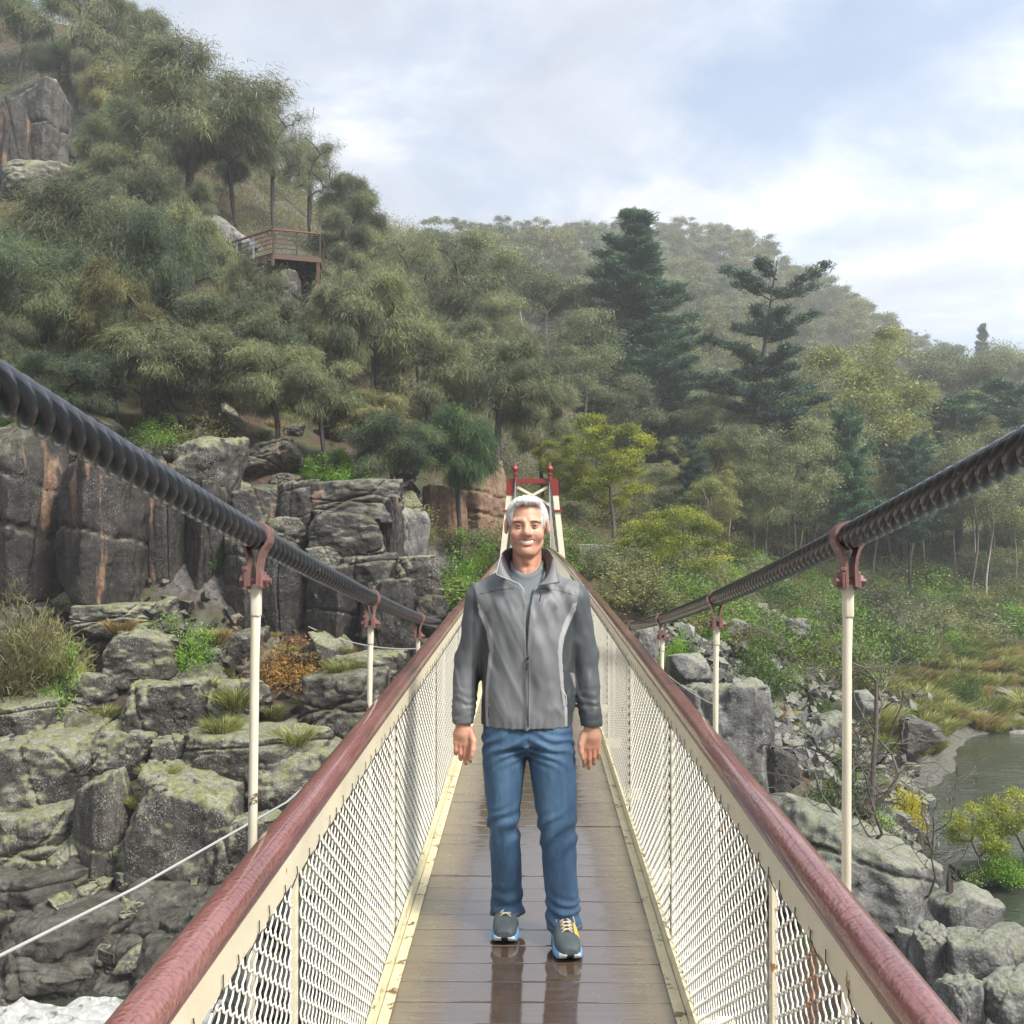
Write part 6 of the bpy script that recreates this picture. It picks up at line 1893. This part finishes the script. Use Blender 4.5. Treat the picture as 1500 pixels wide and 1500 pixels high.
# t-shirt
def shirt(p):
    z = p[:, 2]
    tt = [(a, b_ - 0.012, c_ - 0.014, d_, e_) for a, b_, c_, d_, e_ in TORSO]
    d = loft(p, tt, 2.2)
    d = smin(d, cap(p, (0, 0.020, 1.34), (0, 0.022, 1.44), 0.078, 0.066), 0.03)
    d = np.maximum(d, np.abs(z - 1.28) - 0.20)
    lim = 1.408 + 3.5 * p[:, 0] ** 2 * 2 + 0.35 * np.clip(p[:, 1] + 0.05, 0, 1)
    d = smax(d, z - lim, 0.004)
    d = d + 0.003 * fbm(p * np.array((14, 10, 6)), 2)
    d = d - 0.0018 * np.exp(-((z - lim + 0.010) / 0.007) ** 2)
    return np.maximum(d, -cap(p, (0, 0.022, 1.35), (0, 0.022, 1.5), 0.060, 0.058))
V, Q = isomesh(shirt, (-0.20, -0.16, 1.06), (0.20, 0.17, 1.50), 0.0036)
m, nt, b, _ = newmat('grey_shirt')
o_, _r = objco(nt, False)
setin(b, nt, col=(0.15, 0.175, 0.19), rough=0.8, normal=bump(nt, noise(nt, o_, 300, 2), 0.3, 0.002))
link('t_shirt', mesh_np('t_shirt', V, Q, m, True), MAN)
# jeans
def jeans(p):
    z = p[:, 2]
    d = loft(p, [(0.70, .15, .105, 0, 0), (0.76, .180, .125, 0, 0), (0.82, .174, .118, 0, 0), (0.845, .164, .110, 0, 0), (0.90, .150, .10, 0, 0)], 2.3)
    d = np.maximum(d, 0.745 - z)
    hw = {-1: [(0.86, .080, .100, -.075, 0), (0.80, .088, .108, -.086, 0), (0.70, .093, .108, -.090, 0), (0.58, .078, .092, -.094, -.005), (0.43, .061, .075, -.092, -.010), (0.28, .060, .072, -.083, .02), (0.15, .058, .070, -.078, .045), (0.065, .062, .074, -.076, .045)],
          1: [(0.86, .080, .100, .075, 0), (0.80, .088, .108, .088, 0), (0.70, .095, .108, .095, -.01), (0.58, .083, .094, .108, -.03), (0.43, .072, .084, .118, -.055), (0.28, .068, .080, .128, -.065), (0.15, .064, .076, .140, -.075), (0.052, .068, .080, .143, -.075)]}
    for s in (-1, 1):
        l = loft(p, hw[s], 2.1)
        d = smin(d, l, 0.014)
    d = smin(d, ell(p, (0, -0.02, 0.745), (0.06, 0.085, 0.035)), 0.02)
    # whiskers at the hips, creases at knee, stacked folds above the hem
    q = np.abs(p[:, 0])
    w1 = np.exp(-((z - 0.745) / 0.06) ** 2); w2 = np.exp(-((z - 0.42) / 0.07) ** 2); w3 = np.clip(1 - (z - 0.05) / 0.17, 0, 1)
    fo = 0.0040 * w1 * np.sin(z * 150 + q * 60 + 4 * vnoise(p * 12))
    fo += 0.0060 * w2 * np.sin(z * 75 - p[:, 0] * 70 + 5 * vnoise(p * 9 + 4))
    fo += 0.0075 * w3 * np.sin(z * 105 + p[:, 0] * 40 + 6 * vnoise(p * 10 + 8))
    fo += 0.008 * fbm(np.c_[p[:, 0] * 10, p[:, 1] * 8, z * 3.2], 3)
    d = d + fo
    return d
V, Q = isomesh(jeans, (-0.24, -0.20, 0.02), (0.26, 0.17, 0.92), 0.0038)
a = fbm(V * np.array((6, 6, 2.2)), 4); fine_ = fbm(V * np.array((160, 160, 22)), 2)
thigh = np.exp(-((np.abs(V[:, 0]) - 0.095) / 0.045) ** 2) * np.clip((V[:, 2] - 0.30) / 0.2, 0, 1) * (V[:, 1] < 0)
base = A3(0.016, 0.058, 0.130); lite = A3(0.085, 0.185, 0.31)
t = np.clip(0.10 + 0.26 * a + 0.36 * thigh + 0.16 * fine_, 0, 1)
wk = np.sin(V[:, 2] * 150 + np.abs(V[:, 0]) * 60 + 4 * vnoise(V * 12)) * np.exp(-((V[:, 2] - 0.745) / 0.05) ** 2)
t = np.clip(t + 0.22 * np.clip(-wk, 0, 1) * (V[:, 1] < 0), 0, 1)
c = base * (1 - t)[:, None] + lite * t[:, None]
# stitched seams: fly and inner legs
sl_ = np.abs(V[:, 0] - 0.004) < 0.002
c[sl_ & (V[:, 1] < -0.05) & (V[:, 2] > 0.72)] = A3(0.01, 0.03, 0.07)
hemz = np.where(V[:, 0] < 0.03, 0.083, 0.070)
c[np.abs(V[:, 2] - hemz) < 0.0022] = A3(0.20, 0.16, 0.12)
m, nt, b, _ = newmat('denim')
at = N(nt, 'ShaderNodeAttribute', attribute_name='Col')
o_, _r = objco(nt, False)
wv = N(nt, 'ShaderNodeTexWave', wave_type='BANDS', bands_direction='DIAGONAL'); wv.inputs['Scale'].default_value = 260; wv.inputs['Distortion'].default_value = 1.5
Lk(nt, o_, wv.inputs['Vector'])
cc_ = mixc(nt, mth(nt, 'MULTIPLY', wv.outputs['Fac'], 0.22), at.outputs['Color'], (0.16, 0.24, 0.36))
h1 = noise(nt, o_, 20, 6, 0.65, 0.5)
setin(b, nt, col=cc_, rough=0.75, sheen=0.0, normal=bump(nt, h1, 0.5, 0.008))
jn = link('jeans', mesh_np('jeans', V, Q, m, True, col=c), MAN)
# shoes
def shoe_upper(p):  # toe towards -y, origin at ankle on the ground
    q = p
    d = loft(np.c_[q[:, 0], q[:, 2], q[:, 1]], [(-0.205, .020, .012, 0.004, .040), (-0.195, .034, .024, .004, .040), (-0.17, .044, .032, .002, .042), (-0.12, .049, .040, 0, .048), (-0.07, .047, .050, 0, .055), (-0.02, .041, .060, 0, .062), (0.04, .036, .062, 0, .064), (0.075, .030, .056, 0, .062), (0.088, .018, .04, 0, .06)], 2.2)
    d = smax(d, 0.028 - q[:, 2], 0.006)
    d = np.maximum(d, q[:, 2] - 0.105 - 0.10 * np.clip(q[:, 1] + 0.02, -0.2, 0.1))
    d = smax(d, -cap(q, (0, 0.02, 0.10), (0, 0.03, 0.2), 0.030, 0.04), 0.004)
    return d
def shoe_sole(p):
    d = loft(np.c_[p[:, 0], p[:, 2], p[:, 1]], [(-0.212, .018, .05, .004, .02), (-0.20, .038, .05, .003, .02), (-0.17, .050, .05, .002, .02), (-0.12, .055, .05, 0, .02), (-0.04, .046, .05, 0, .02), (0.04, .043, .05, 0, .02), (0.09, .036, .05, 0, .02), (0.105, .018, .05, 0, .02)], 2.4)
    tz_ = 0.034 + 0.010 * np.clip((p[:, 1] + 0.0) / 0.1, 0, 1)
    bz_ = 0.002 + 0.9 * np.clip(-0.165 - p[:, 1], 0, 1) ** 1.1
    return smax(smax(d, p[:, 2] - tz_, 0.006), bz_ - p[:, 2], 0.006)
m_up, nt, b, _ = newmat('shoe_mesh')
o_, _r = objco(nt, False)
at = N(nt, 'ShaderNodeAttribute', attribute_name='Col')
vo = N(nt, 'ShaderNodeTexVoronoi'); vo.inputs['Scale'].default_value = 260; Lk(nt, o_, vo.inputs['Vector'])
setin(b, nt, col=at.outputs['Color'], rough=0.7, normal=bump(nt, vo.outputs['Distance'], 0.5, 0.002))
m_so, nt, b, _ = newmat('shoe_sole')
at = N(nt, 'ShaderNodeAttribute', attribute_name='Col')
setin(b, nt, col=at.outputs['Color'], rough=0.45)
Vu, Qu = isomesh(shoe_upper, (-0.07, -0.22, 0.0), (0.07, 0.11, 0.15), 0.0030)
Vs, Qs = isomesh(shoe_sole, (-0.07, -0.23, -0.01), (0.07, 0.12, 0.07), 0.0030)
for s, (ax0, ay0, rz) in ((-1, (-0.078, 0.075, R(-3))), (1, (0.140, -0.075, R(5)))):
    cu = np.tile(A3(0.085, 0.105, 0.115), (len(Vu), 1)) * (1 + 0.2 * fbm(Vu * 30, 2))[:, None]
    if s > 0:
        cu[(Vu[:, 0] > 0.028) & (Vu[:, 1] > -0.13) & (Vu[:, 2] > 0.045)] = A3(0.70, 0.48, 0.06)
        cu[(Vu[:, 0] > 0.03) & (Vu[:, 1] > -0.07)] = A3(0.7, 0.7, 0.68)
    else:
        cu[(Vu[:, 0] > 0.028) & (Vu[:, 1] > -0.10)] = A3(0.7, 0.69, 0.64)
    cu[(np.abs(Vu[:, 0]) < 0.020) & (Vu[:, 1] > -0.13) & (Vu[:, 2] > 0.07)] = A3(0.05, 0.055, 0.075)
    cs_ = np.tile(A3(0.62, 0.68, 0.74), (len(Vs), 1))
    cs_[(np.abs(Vs[:, 0]) > 0.036) & (Vs[:, 1] > -0.19)] = A3(0.16, 0.38, 0.68)
    cs_[(np.abs(Vs[:, 0] - 0.004) < 0.014) & (Vs[:, 1] < -0.17)] = A3(0.01, 0.01, 0.012)
    cs_[Vs[:, 2] < 0.010] = A3(0.012, 0.012, 0.014)
    ay1 = ay0
    yw = 4.05 + ay0 - 0.1
    sh = link('shoe', mesh_np('shoe', Vu, Qu, m_up, True, col=cu), MAN, (ax0, ay0, zd(yw) - zd(4.05) + 0.0005), (0, 0, rz))
    link('sole', mesh_np('sole', Vs, Qs, m_so, True, col=cs_), sh)
    mb = MB()
    for k in range(6):
        y = -0.125 + k * 0.018; z = 0.090 + k * 0.0075 if k < 4 else 0.115 + (k - 4) * 0.004
        z = 0.089 + 0.0062 * k
        for e in (-1, 1):
            mb.tube([(-0.021 * e, y, z - 0.006), (-0.008 * e, y + 0.005, z + 0.003), (0.010 * e, y + 0.013, z + 0.004), (0.021 * e, y + 0.018, z - 0.003)], 0.0030, 6)
    mb.tube([(0, -0.035, 0.126), (0.02, -0.045, 0.128), (0.032, -0.055, 0.112), (0.036, -0.07, 0.095)], 0.0024, 6)
    mb.tube([(0, -0.035, 0.126), (-0.02, -0.045, 0.128), (-0.030, -0.055, 0.114), (-0.034, -0.065, 0.10)], 0.0024, 6)
    mb.build('laces', plain('beige_laces', (0.62, 0.52, 0.38), 0.7), sh, True)
# ------------------------------------------------------------------ bank plants, tussocks, dead tree, lookout
def bush_at(key, px, pb, pt, wpx, label, cat='shrub', group=None, **kw):
    return tree_at(key, px, pb, pt, wpx, label, cat, group, **kw)
for a_ in [
 ('bushN', 22, 1055, 868, 150, 'pale feathery grey-green bush at the left edge of the bank'),
 ('bushN', 78, 1052, 905, 90, 'smaller feathery bush leaning against the larger one at the left edge'),
 ('bushC', 92, 1050, 948, 60, 'lime-green young plant in front of the feathery bushes'),
 ('bushC', 272, 990, 905, 100, 'bright green ferny clump at the foot of the dark columns'),
 ('bushC', 240, 960, 912, 50, 'small green plant left of the ferny clump'),
 ('bushD', 430, 1010, 936, 118, 'rusty orange and green shrub between the first and second left hangers'),
 ('bushC', 700, 862, 780, 82, 'bright green bush beside the left leg of the far tower'),
 ('bushC', 668, 880, 815, 60, 'darker green bush left of the one beside the tower leg'),
 ('bushA', 118, 612, 565, 75, 'green leafy shrub above the left-hand cable'),
 ('bushA', 320, 835, 790, 45, 'small green shrub rooted in a crack of the dark columns'),
 ('bushC', 455, 705, 690, 40, 'tuft of moss-green leaves on the mossy-capped cliff block'),
 ('bushA', 190, 690, 640, 70, 'green shrub on the ledge above the wide cliff column'),
 ('bushF', 175, 340, 300, 60, 'dark green shrub above the black rock stump'),
 ('bushC', 990, 990, 922, 52, 'yellow-green shrub beside the third right hanger'),
 ('bushA', 1120, 1020, 958, 95, 'grey-green shrub left of the first right hanger'),
 ('bushA', 1090, 985, 930, 70, 'dark green shrub on top of the scree'),
 ('bushB', 1180, 975, 920, 80, 'olive shrub above the scree behind the first right hanger'),
 ('bushC', 1265, 1010, 960, 60, 'light green shrub right of the first right hanger'),
 ('bushA', 1215, 1290, 1130, 110, 'dense green bush at the foot of the first right hanger'),
 ('bushC', 1235, 1150, 1085, 70, 'leafy green bush behind the middle of the first right hanger'),
 ('bushY', 1325, 1230, 1155, 62, 'bright yellow flowering wattle bush beneath the dead tree'),
 ('bushY', 1160, 1068, 1040, 34, 'small yellow plant on the scree'),
 ('bushD', 1135, 1055, 1025, 34, 'orange-tinged plant at the left edge of the scree'),
 ('bushA', 1412, 1042, 985, 48, 'dark bushy sapling standing among the pale tussocks'),
 ('bushF', 1330, 950, 890, 80, 'rounded blue-green bush on the far flat bank'),
 ('bushC', 1400, 965, 915, 60, 'bright green bush on the far flat bank'),
 ('bushC', 1285, 1250, 1180, 60, 'green bush between the dead tree and the hanger'),
]:
    bush_at(*a_)
# wattle boughs reaching into the view over the water at the right
for (box, Y, lab) in (((1405, 1272, 1475, 1312), 29.5, 'low wet rock awash under the wattle bush at the right edge'), ((1470, 1268, 1545, 1310), 29.8, 'second low wet rock awash at the right edge')):
    rock(box, Y, 's0', 'rock_wet', lab, 0.2, 1.0)
for (x, Y, h_, ws, key, lab) in ((1432, 29.5, 2.1, 0.95, 'watL', 'green wattle bush spreading over the water near the right edge'), (1500, 29.8, 2.5, 1.0, 'watL', 'taller wattle bush cut by the right edge over the water'), (1468, 29.2, 1.2, 1.0, 'bushC', 'small bright bush between the two wattle bushes over the water')):
    q = P(x, 1288, Y)
    put(key, (q.x, q.y, q.z - 0.1), h_, ws, 0.6, lab, 'tree' if key == 'watL' else 'shrub')
# shrubs of the right bank and flat
rsb = np.random.default_rng(301)
def scatter(n, xr, yr, hr, keys, label, group, seed, cond=None, wsr=(0.9, 1.6), cat='shrub', mind=22, ymin=30):
    rs = np.random.default_rng(seed); xs = rs.uniform(*xr, n * 12); ys_ = rs.uniform(*yr, n * 12)
    H = hit_many(xs, ys_, ymin); pl = []; c = 0
    for x, y, q in zip(xs, ys_, H):
        if q[2] < WZ + 0.15 or (cond and not cond(x, y)): continue
        md = mind * 55 / q[1]
        if any((x - a) ** 2 + (2 * (y - b)) ** 2 < md * md for a, b in pl): continue
        pl.append((x, y)); k = keys[rs.integers(len(keys))]; h = rs.uniform(*hr)
        t = put(k, Vector(q) - Vector((0, 0, 0.1)), h, rs.uniform(*wsr), rs.uniform(0, 6.28), label, cat, group)
        c += 1
        if c >= n: break
    print(label, c)
scatter(62, (890, 1240), (840, 1010), (0.9, 2.0), ['bushA', 'bushB', 'bushA', 'bushF', 'bushC'], 'green shrub in the scrub at the top of the right-hand scree', 'shrubs above the right scree', 302, lambda x, y: y < 900 + (x - 900) * 0.42)
scatter(120, (1190, 1540), (800, 1010), (1.0, 2.6), ['bushA', 'bushB', 'bushF', 'bushF', 'bushB', 'bushC'], 'rounded shrub on the flat bank beyond the river bend', 'shrubs on the flat bank', 303, lambda x, y: y < 960 + (x < 1300) * 40, mind=24)
scatter(26, (960, 1330), (900, 1250), (0.4, 0.9), ['bushA', 'bushB', 'bushC', 'bushD'], 'small plant growing between the stones of the scree', 'small plants in the scree', 304, scree, mind=40)
scatter(60, (800, 1200), (700, 850), (0.9, 1.9), ['bushA', 'bushF', 'bushA', 'bushB'], 'dark green understorey shrub under the trees beyond the far tower', 'understorey shrubs beyond the tower', 305, None, mind=26)
scatter(26, (-60, 640), (620, 720), (0.5, 1.3), ['bushA', 'bushB', 'bushC'], 'low shrub in the litter under the she-oaks', 'low shrubs under the she-oaks', 306, lambda x, y: y > 610 + x * 0.12)
scatter(14, (560, 760), (760, 900), (0.8, 1.8), ['bushA', 'bushB', 'bushF'], 'scrubby bush in the gully left of the far tower', 'bushes in the gully by the tower', 307)
rsf = np.random.default_rng(401); xs = rsf.uniform(960, 1540, 900); ys_ = rsf.uniform(800, 888, 900)
Hh = hit_many(xs, ys_, 50); pl = []
for x, y, q in zip(xs, ys_, Hh):
    if q[1] < 62 or y < 800 + max(0, 1150 - x) * 0.0 or any(abs(x - a) < 17 and abs(y - b) < 30 for a, b in pl): continue
    if x < 1060 and y > 850: continue
    pl.append((x, y)); k = ['gumC', 'gumD', 'gumC', 'gumA', 'pineC', 'gumB'][rsf.integers(6)]
    hmax = (y - np.interp(x, [960, 1200, 1540], [650, 600, 600])) * q[1] / F
    put(k, Vector(q) - Vector((0, 0, 0.3)), min(rsf.uniform(8, 15), hmax), rsf.uniform(0.65, 0.95), rsf.uniform(0, 6.28), 'tree in the dense belt between the flat bank and the far hill', 'tree', 'belt of trees behind the flat bank')
    if len(pl) >= 40: break
print('belt', len(pl))
# tussocks
def tussocks(n, xr, yr, sr, which, label, group, seed, cond=None, ymin=14, up=0.0):
    rs = np.random.default_rng(seed); xs = rs.uniform(*xr, n * 8); ys_ = rs.uniform(*yr, n * 8)
    H = hit_many(xs, ys_, ymin); c = 0
    for x, y, q in zip(xs, ys_, H):
        if q[2] < WZ + 0.05 or (cond and not cond(x, y)): continue
        s = rs.uniform(*sr)
        o = link('grass_tussock', TUS[which[rs.integers(len(which))]], None, (q[0], q[1], q[2] + up), (0, 0, rs.uniform(0, 6.28)), (s * rs.uniform(0.8, 1.15), s * rs.uniform(0.8, 1.15), s * rs.uniform(0.8, 1.1)))
        tag(o, label, 'grass tussock', group); c += 1
        if c >= n: break
    print('tussocks', c)
tussocks(170, (1260, 1540), (945, 1110), (1.3, 2.4), [0, 0, 2, 2, 1], 'pale green grass tussock on the shore of the river bend', 'grass tussocks along the river bend', 311, None, 30)
tussocks(40, (1300, 1540), (900, 975), (1.2, 2.0), [1, 1, 2], 'straw-coloured grass tussock on the flat behind the river bend', 'straw tussocks on the flat', 312, None, 40)
tussocks(24, (1190, 1330), (1080, 1290), (0.7, 1.2), [0, 1, 2], 'green and straw grass tuft between stones near the dead tree', 'grass tufts near the dead tree', 313)
tussocks(40, (100, 620), (930, 1180), (0.6, 1.2), [0, 0, 2, 1], 'green grass tuft growing between the boulders of the left bank', 'grass tufts of the left bank', 314, up=0.15)
tussocks(10, (-40, 560), (620, 740), (0.5, 0.9), [1, 0], 'brownish grass tuft in the litter above the cliff', 'grass tufts above the cliff', 315)
for i, (x, y, Y, s, k, lab) in enumerate([(175, 925, 31.2, 1.3, 1, 'straw-coloured tussock on the ledge under the wide cliff column'), (235, 1145, 26.3, 1.2, 0, 'green tuft in the gap above the massive crusted boulder'),
   (325, 1075, 27.6, 1.3, 0, 'green tuft right of the undercut boulder'), (345, 1035, 28.5, 1.5, 0, 'tall green tuft behind the first left hanger'), (432, 1090, 27, 1.3, 0, 'yellow-green tuft on the flat-topped mossy boulder'),
   (200, 1180, 25.6, 0.9, 2, 'short tuft on top of the massive crusted boulder'), (300, 1010, 29.8, 1.2, 2, 'grass tuft behind the undercut boulder'), (505, 990, 30, 1.3, 0, 'tuft of grass on the flat shelf behind the second left hanger'),
   (135, 743, 32.6, 0.7, 0, 'small green tuft on a ledge of the wide cliff column'), (80, 985, 29.8, 1.2, 0, 'grass clump between the feathery bush and the cracked boulder')]):
    q = P(x, y, Y)
    o = link('grass_tussock', TUS[k], None, q, (0, 0, i), (s * 0.9, s * 0.9, s * 0.9)); tag(o, lab, 'grass tussock')
# dead twisted tree
def twisted(name, label, base, h, seed, mat, nb=9, spread=1.0, cat='tree', r0=0.13):
    rs = np.random.default_rng(seed)
    t = thing(name, label, cat, base)
    mb = MB(); mb2 = []
    def branch(p, d, L, r, lvl, B):
        n = 7; pts = [p]; dd = d.copy()
        for i in range(n):
            dd = dd + rs.normal(0, 0.30 if lvl else 0.10, 3) + np.array((0, 0, 0.05 if lvl < 2 else -0.02)); dd /= np.linalg.norm(dd)
            pts.append(pts[-1] + dd * L / n)
        rad = np.maximum(np.linspace(r, r * (0.35 if lvl == 0 else 0.3), n + 1), 0.009)
        B.tube(pts, rad, 7 if lvl == 0 else 5, cap=False)
        if lvl < 3:
            k = [nb, 5, 4][lvl]
            for j in range(k):
                i = rs.integers(2 if lvl == 0 else 1, n + 1)
                ddir = rs.normal(0, 1, 3); ddir[2] = abs(ddir[2]) * 0.35; ddir = ddir / np.linalg.norm(ddir) * spread + dd * 0.35; ddir /= np.linalg.norm(ddir)
                BB = B
                if lvl == 0:
                    BB = MB(); mb2.append(BB)
                branch(pts[i], ddir, L * rs.uniform(0.35, 0.62), rad[i] * 0.6, lvl + 1, BB)
    branch(np.zeros(3), np.array((0.08, 0.0, 1.0)), h, r0, 0, mb)
    mb.build('trunk', M[mat], t, True)
    for B in mb2: B.build('branch', M[mat], t, True)
    return t
q = P(1290, 1292, 25.5)
twisted('dead_tree', 'bare grey dead tree with a pale slender trunk rising beside the first right hanger', (q.x, q.y, tz(q.x, q.y) - 0.1), 7.0, 8, 'bark_grey', 10, 1.0, r0=0.12)
q = P(1262, 1250, 26.5)
twisted('dead_tree', 'low black twisted dead tree tangled left of the pale slender one', (q.x, q.y, tz(q.x, q.y) - 0.1), 4.2, 15, 'bark_dark', 12, 1.5, r0=0.17)
q = P(1345, 1215, 27.0)
twisted('dead_tree', 'fallen bare branch with fine twigs over the water right of the slender dead tree', (q.x, q.y, tz(q.x, q.y) + 0.4), 3.2, 21, 'bark_grey', 10, 1.7, r0=0.08)
q = P(1390, 1306, 20.6)
mb = MB(); mb.tube([q, q + Vector((0.0, 0, 0.25)), q + Vector((0.01, 0, 0.42))], [0.06, 0.045, 0.012], 7); mb.tube([q + Vector((0.05, 0, 0)), q + Vector((0.07, 0, 0.2))], [0.04, 0.01], 6)
tag(mb.build('stump', M['bark_dark']), 'splintered dark stump standing on the triangular boulder', 'stump')
for i, (x, y, Y, s) in enumerate(((95, 215, 73, 1), (490, 330, 74, 2), (540, 345, 80, 3))):
    q = hit(x, y, 30)
    twisted('dead_tree', ['bare branching stick on the tall upper left rock', 'leafless pale tree against the sky right of the lookout', 'thin leafless tree on the ridge between lookout and far hill'][i], (q.x, q.y, q.z - 0.3), 4.5, 30 + s, 'bark_grey', 9, 1.0, r0=0.07)
# lookout platform
LY = 50.0
dz = P(400, 376, LY).z
A_, B_, C_, D_, E_ = P(338, 376, 51.5), P(400, 376, 49.2), P(469, 376, 50.0), P(478, 376, 54.5), P(350, 376, 56)
ring = [Vector((p.x, p.y, dz)) for p in (A_, B_, C_, D_, E_)]
lk = thing('lookout_platform', 'small timber lookout deck with wire railings perched on the rocky left slope', 'platform', (0, 0, 0))
mb = MB()
n5 = len(ring)
mb.add([(p.x, p.y, p.z) for p in ring] + [(p.x, p.y, p.z - 0.10) for p in ring], [tuple(range(n5)), tuple(range(n5, 2 * n5))[::-1]] + [(i, i + n5, (i + 1) % n5 + n5, (i + 1) % n5) for i in range(n5)])
mb.build('floor', M['timber_dark'], lk)
for i in (0, 1, 2):
    a, b_ = ring[i], ring[i + 1]
    mb = MB(); mb.bar(a + Vector((0, -0.03, -0.20)), b_ + Vector((0, -0.03, -0.20)), 0.07, 0.24); mb.build('fascia', M['timber_brown'], lk)
    mb = MB(); mb.bar(a + Vector((0, 0, 1.12)), b_ + Vector((0, 0, 1.12)), 0.12, 0.06); mb.build('top_rail', M['timber_red'], lk)
    for z in (0.22, 0.44, 0.66, 0.88):
        mb = MB(); mb.tube([a + Vector((0, 0, z)), b_ + Vector((0, 0, z))], 0.018, 5); mb.build('rail_wire', M['dark_steel'], lk)
    for t in ((0, 0.5) if i else (0.15, 0.55)):
        p = a.lerp(b_, t)
        mb = MB(); mb.box((p.x, p.y, p.z + 0.52), (0.07, 0.07, 1.14)); mb.build('post', M['galv'] if i == 0 else M['timber_dark'], lk)
p = ring[2]
mb = MB(); mb.box((p.x - 0.1, p.y, p.z - 0.95), (0.14, 0.14, 1.7)); mb.build('support_post', M['timber_brown'], lk)
p = ring[1]
mb = MB(); mb.box((p.x, p.y, p.z - 0.42), (0.14, 0.14, 0.5)); mb.build('support_post', M['timber_brown'], lk)
mb = MB(); mb.bar(ring[2] + Vector((-0.1, 0.1, -0.5)), ring[3] + Vector((-0.1, 0, -1.2)), 0.1, 0.14); mb.build('brace', M['timber_red'], lk)
mb = MB(); mb.bar(Vector((A_.x + 1.0, 52.6, dz - 1.0)), Vector((C_.x, 52.6, dz - 1.0)), 0.15, 1.7); mb.build('back_wall', M['timber_dark'], lk)
for t in np.linspace(0.05, 0.95, 8):
    a = ring[0].lerp(ring[1], t * 2) if t < 0.5 else ring[1].lerp(ring[2], t * 2 - 1)
    mb = MB(); mb.bar(a + Vector((0, 0.05, -0.19)), Vector((a.x, 54, dz - 0.19)), 0.06, 0.18); mb.build('joist', M['timber_dark'], lk)
# wire fence beyond the bridge
fc = thing('wire_fence', 'low grey wire fence running right from the far end of the bridge', 'fence')
pts = [P(828, 812, 43), P(850, 812, 44), P(872, 812, 45.5), P(895, 814, 47)]
for p in pts:
    mb = MB(); mb.tube([(p.x, p.y, p.z - 0.8), (p.x, p.y, p.z + 0.42)], 0.03, 6); mb.build('post', M['galv'], fc)
for i in range(3):
    a, b_ = pts[i], pts[i + 1]
    mb = MB(); mb.tube([a + Vector((0, 0, 0.42)), b_ + Vector((0, 0, 0.42))], 0.025, 6); mb.build('top_rail', M['galv'], fc)
    mb = MB()
    for t in np.linspace(0, 1, 16)[:-1]:
        p = a.lerp(b_, t); p2 = a.lerp(b_, t + 0.06)
        mb.tube([p + Vector((0, 0, -0.6)), p2 + Vector((0, 0, 0.42))], 0.006, 3); mb.tube([p2 + Vector((0, 0, -0.6)), p + Vector((0, 0, 0.42))], 0.006, 3)
    mb.build('wire_panel', M['galv'], fc)
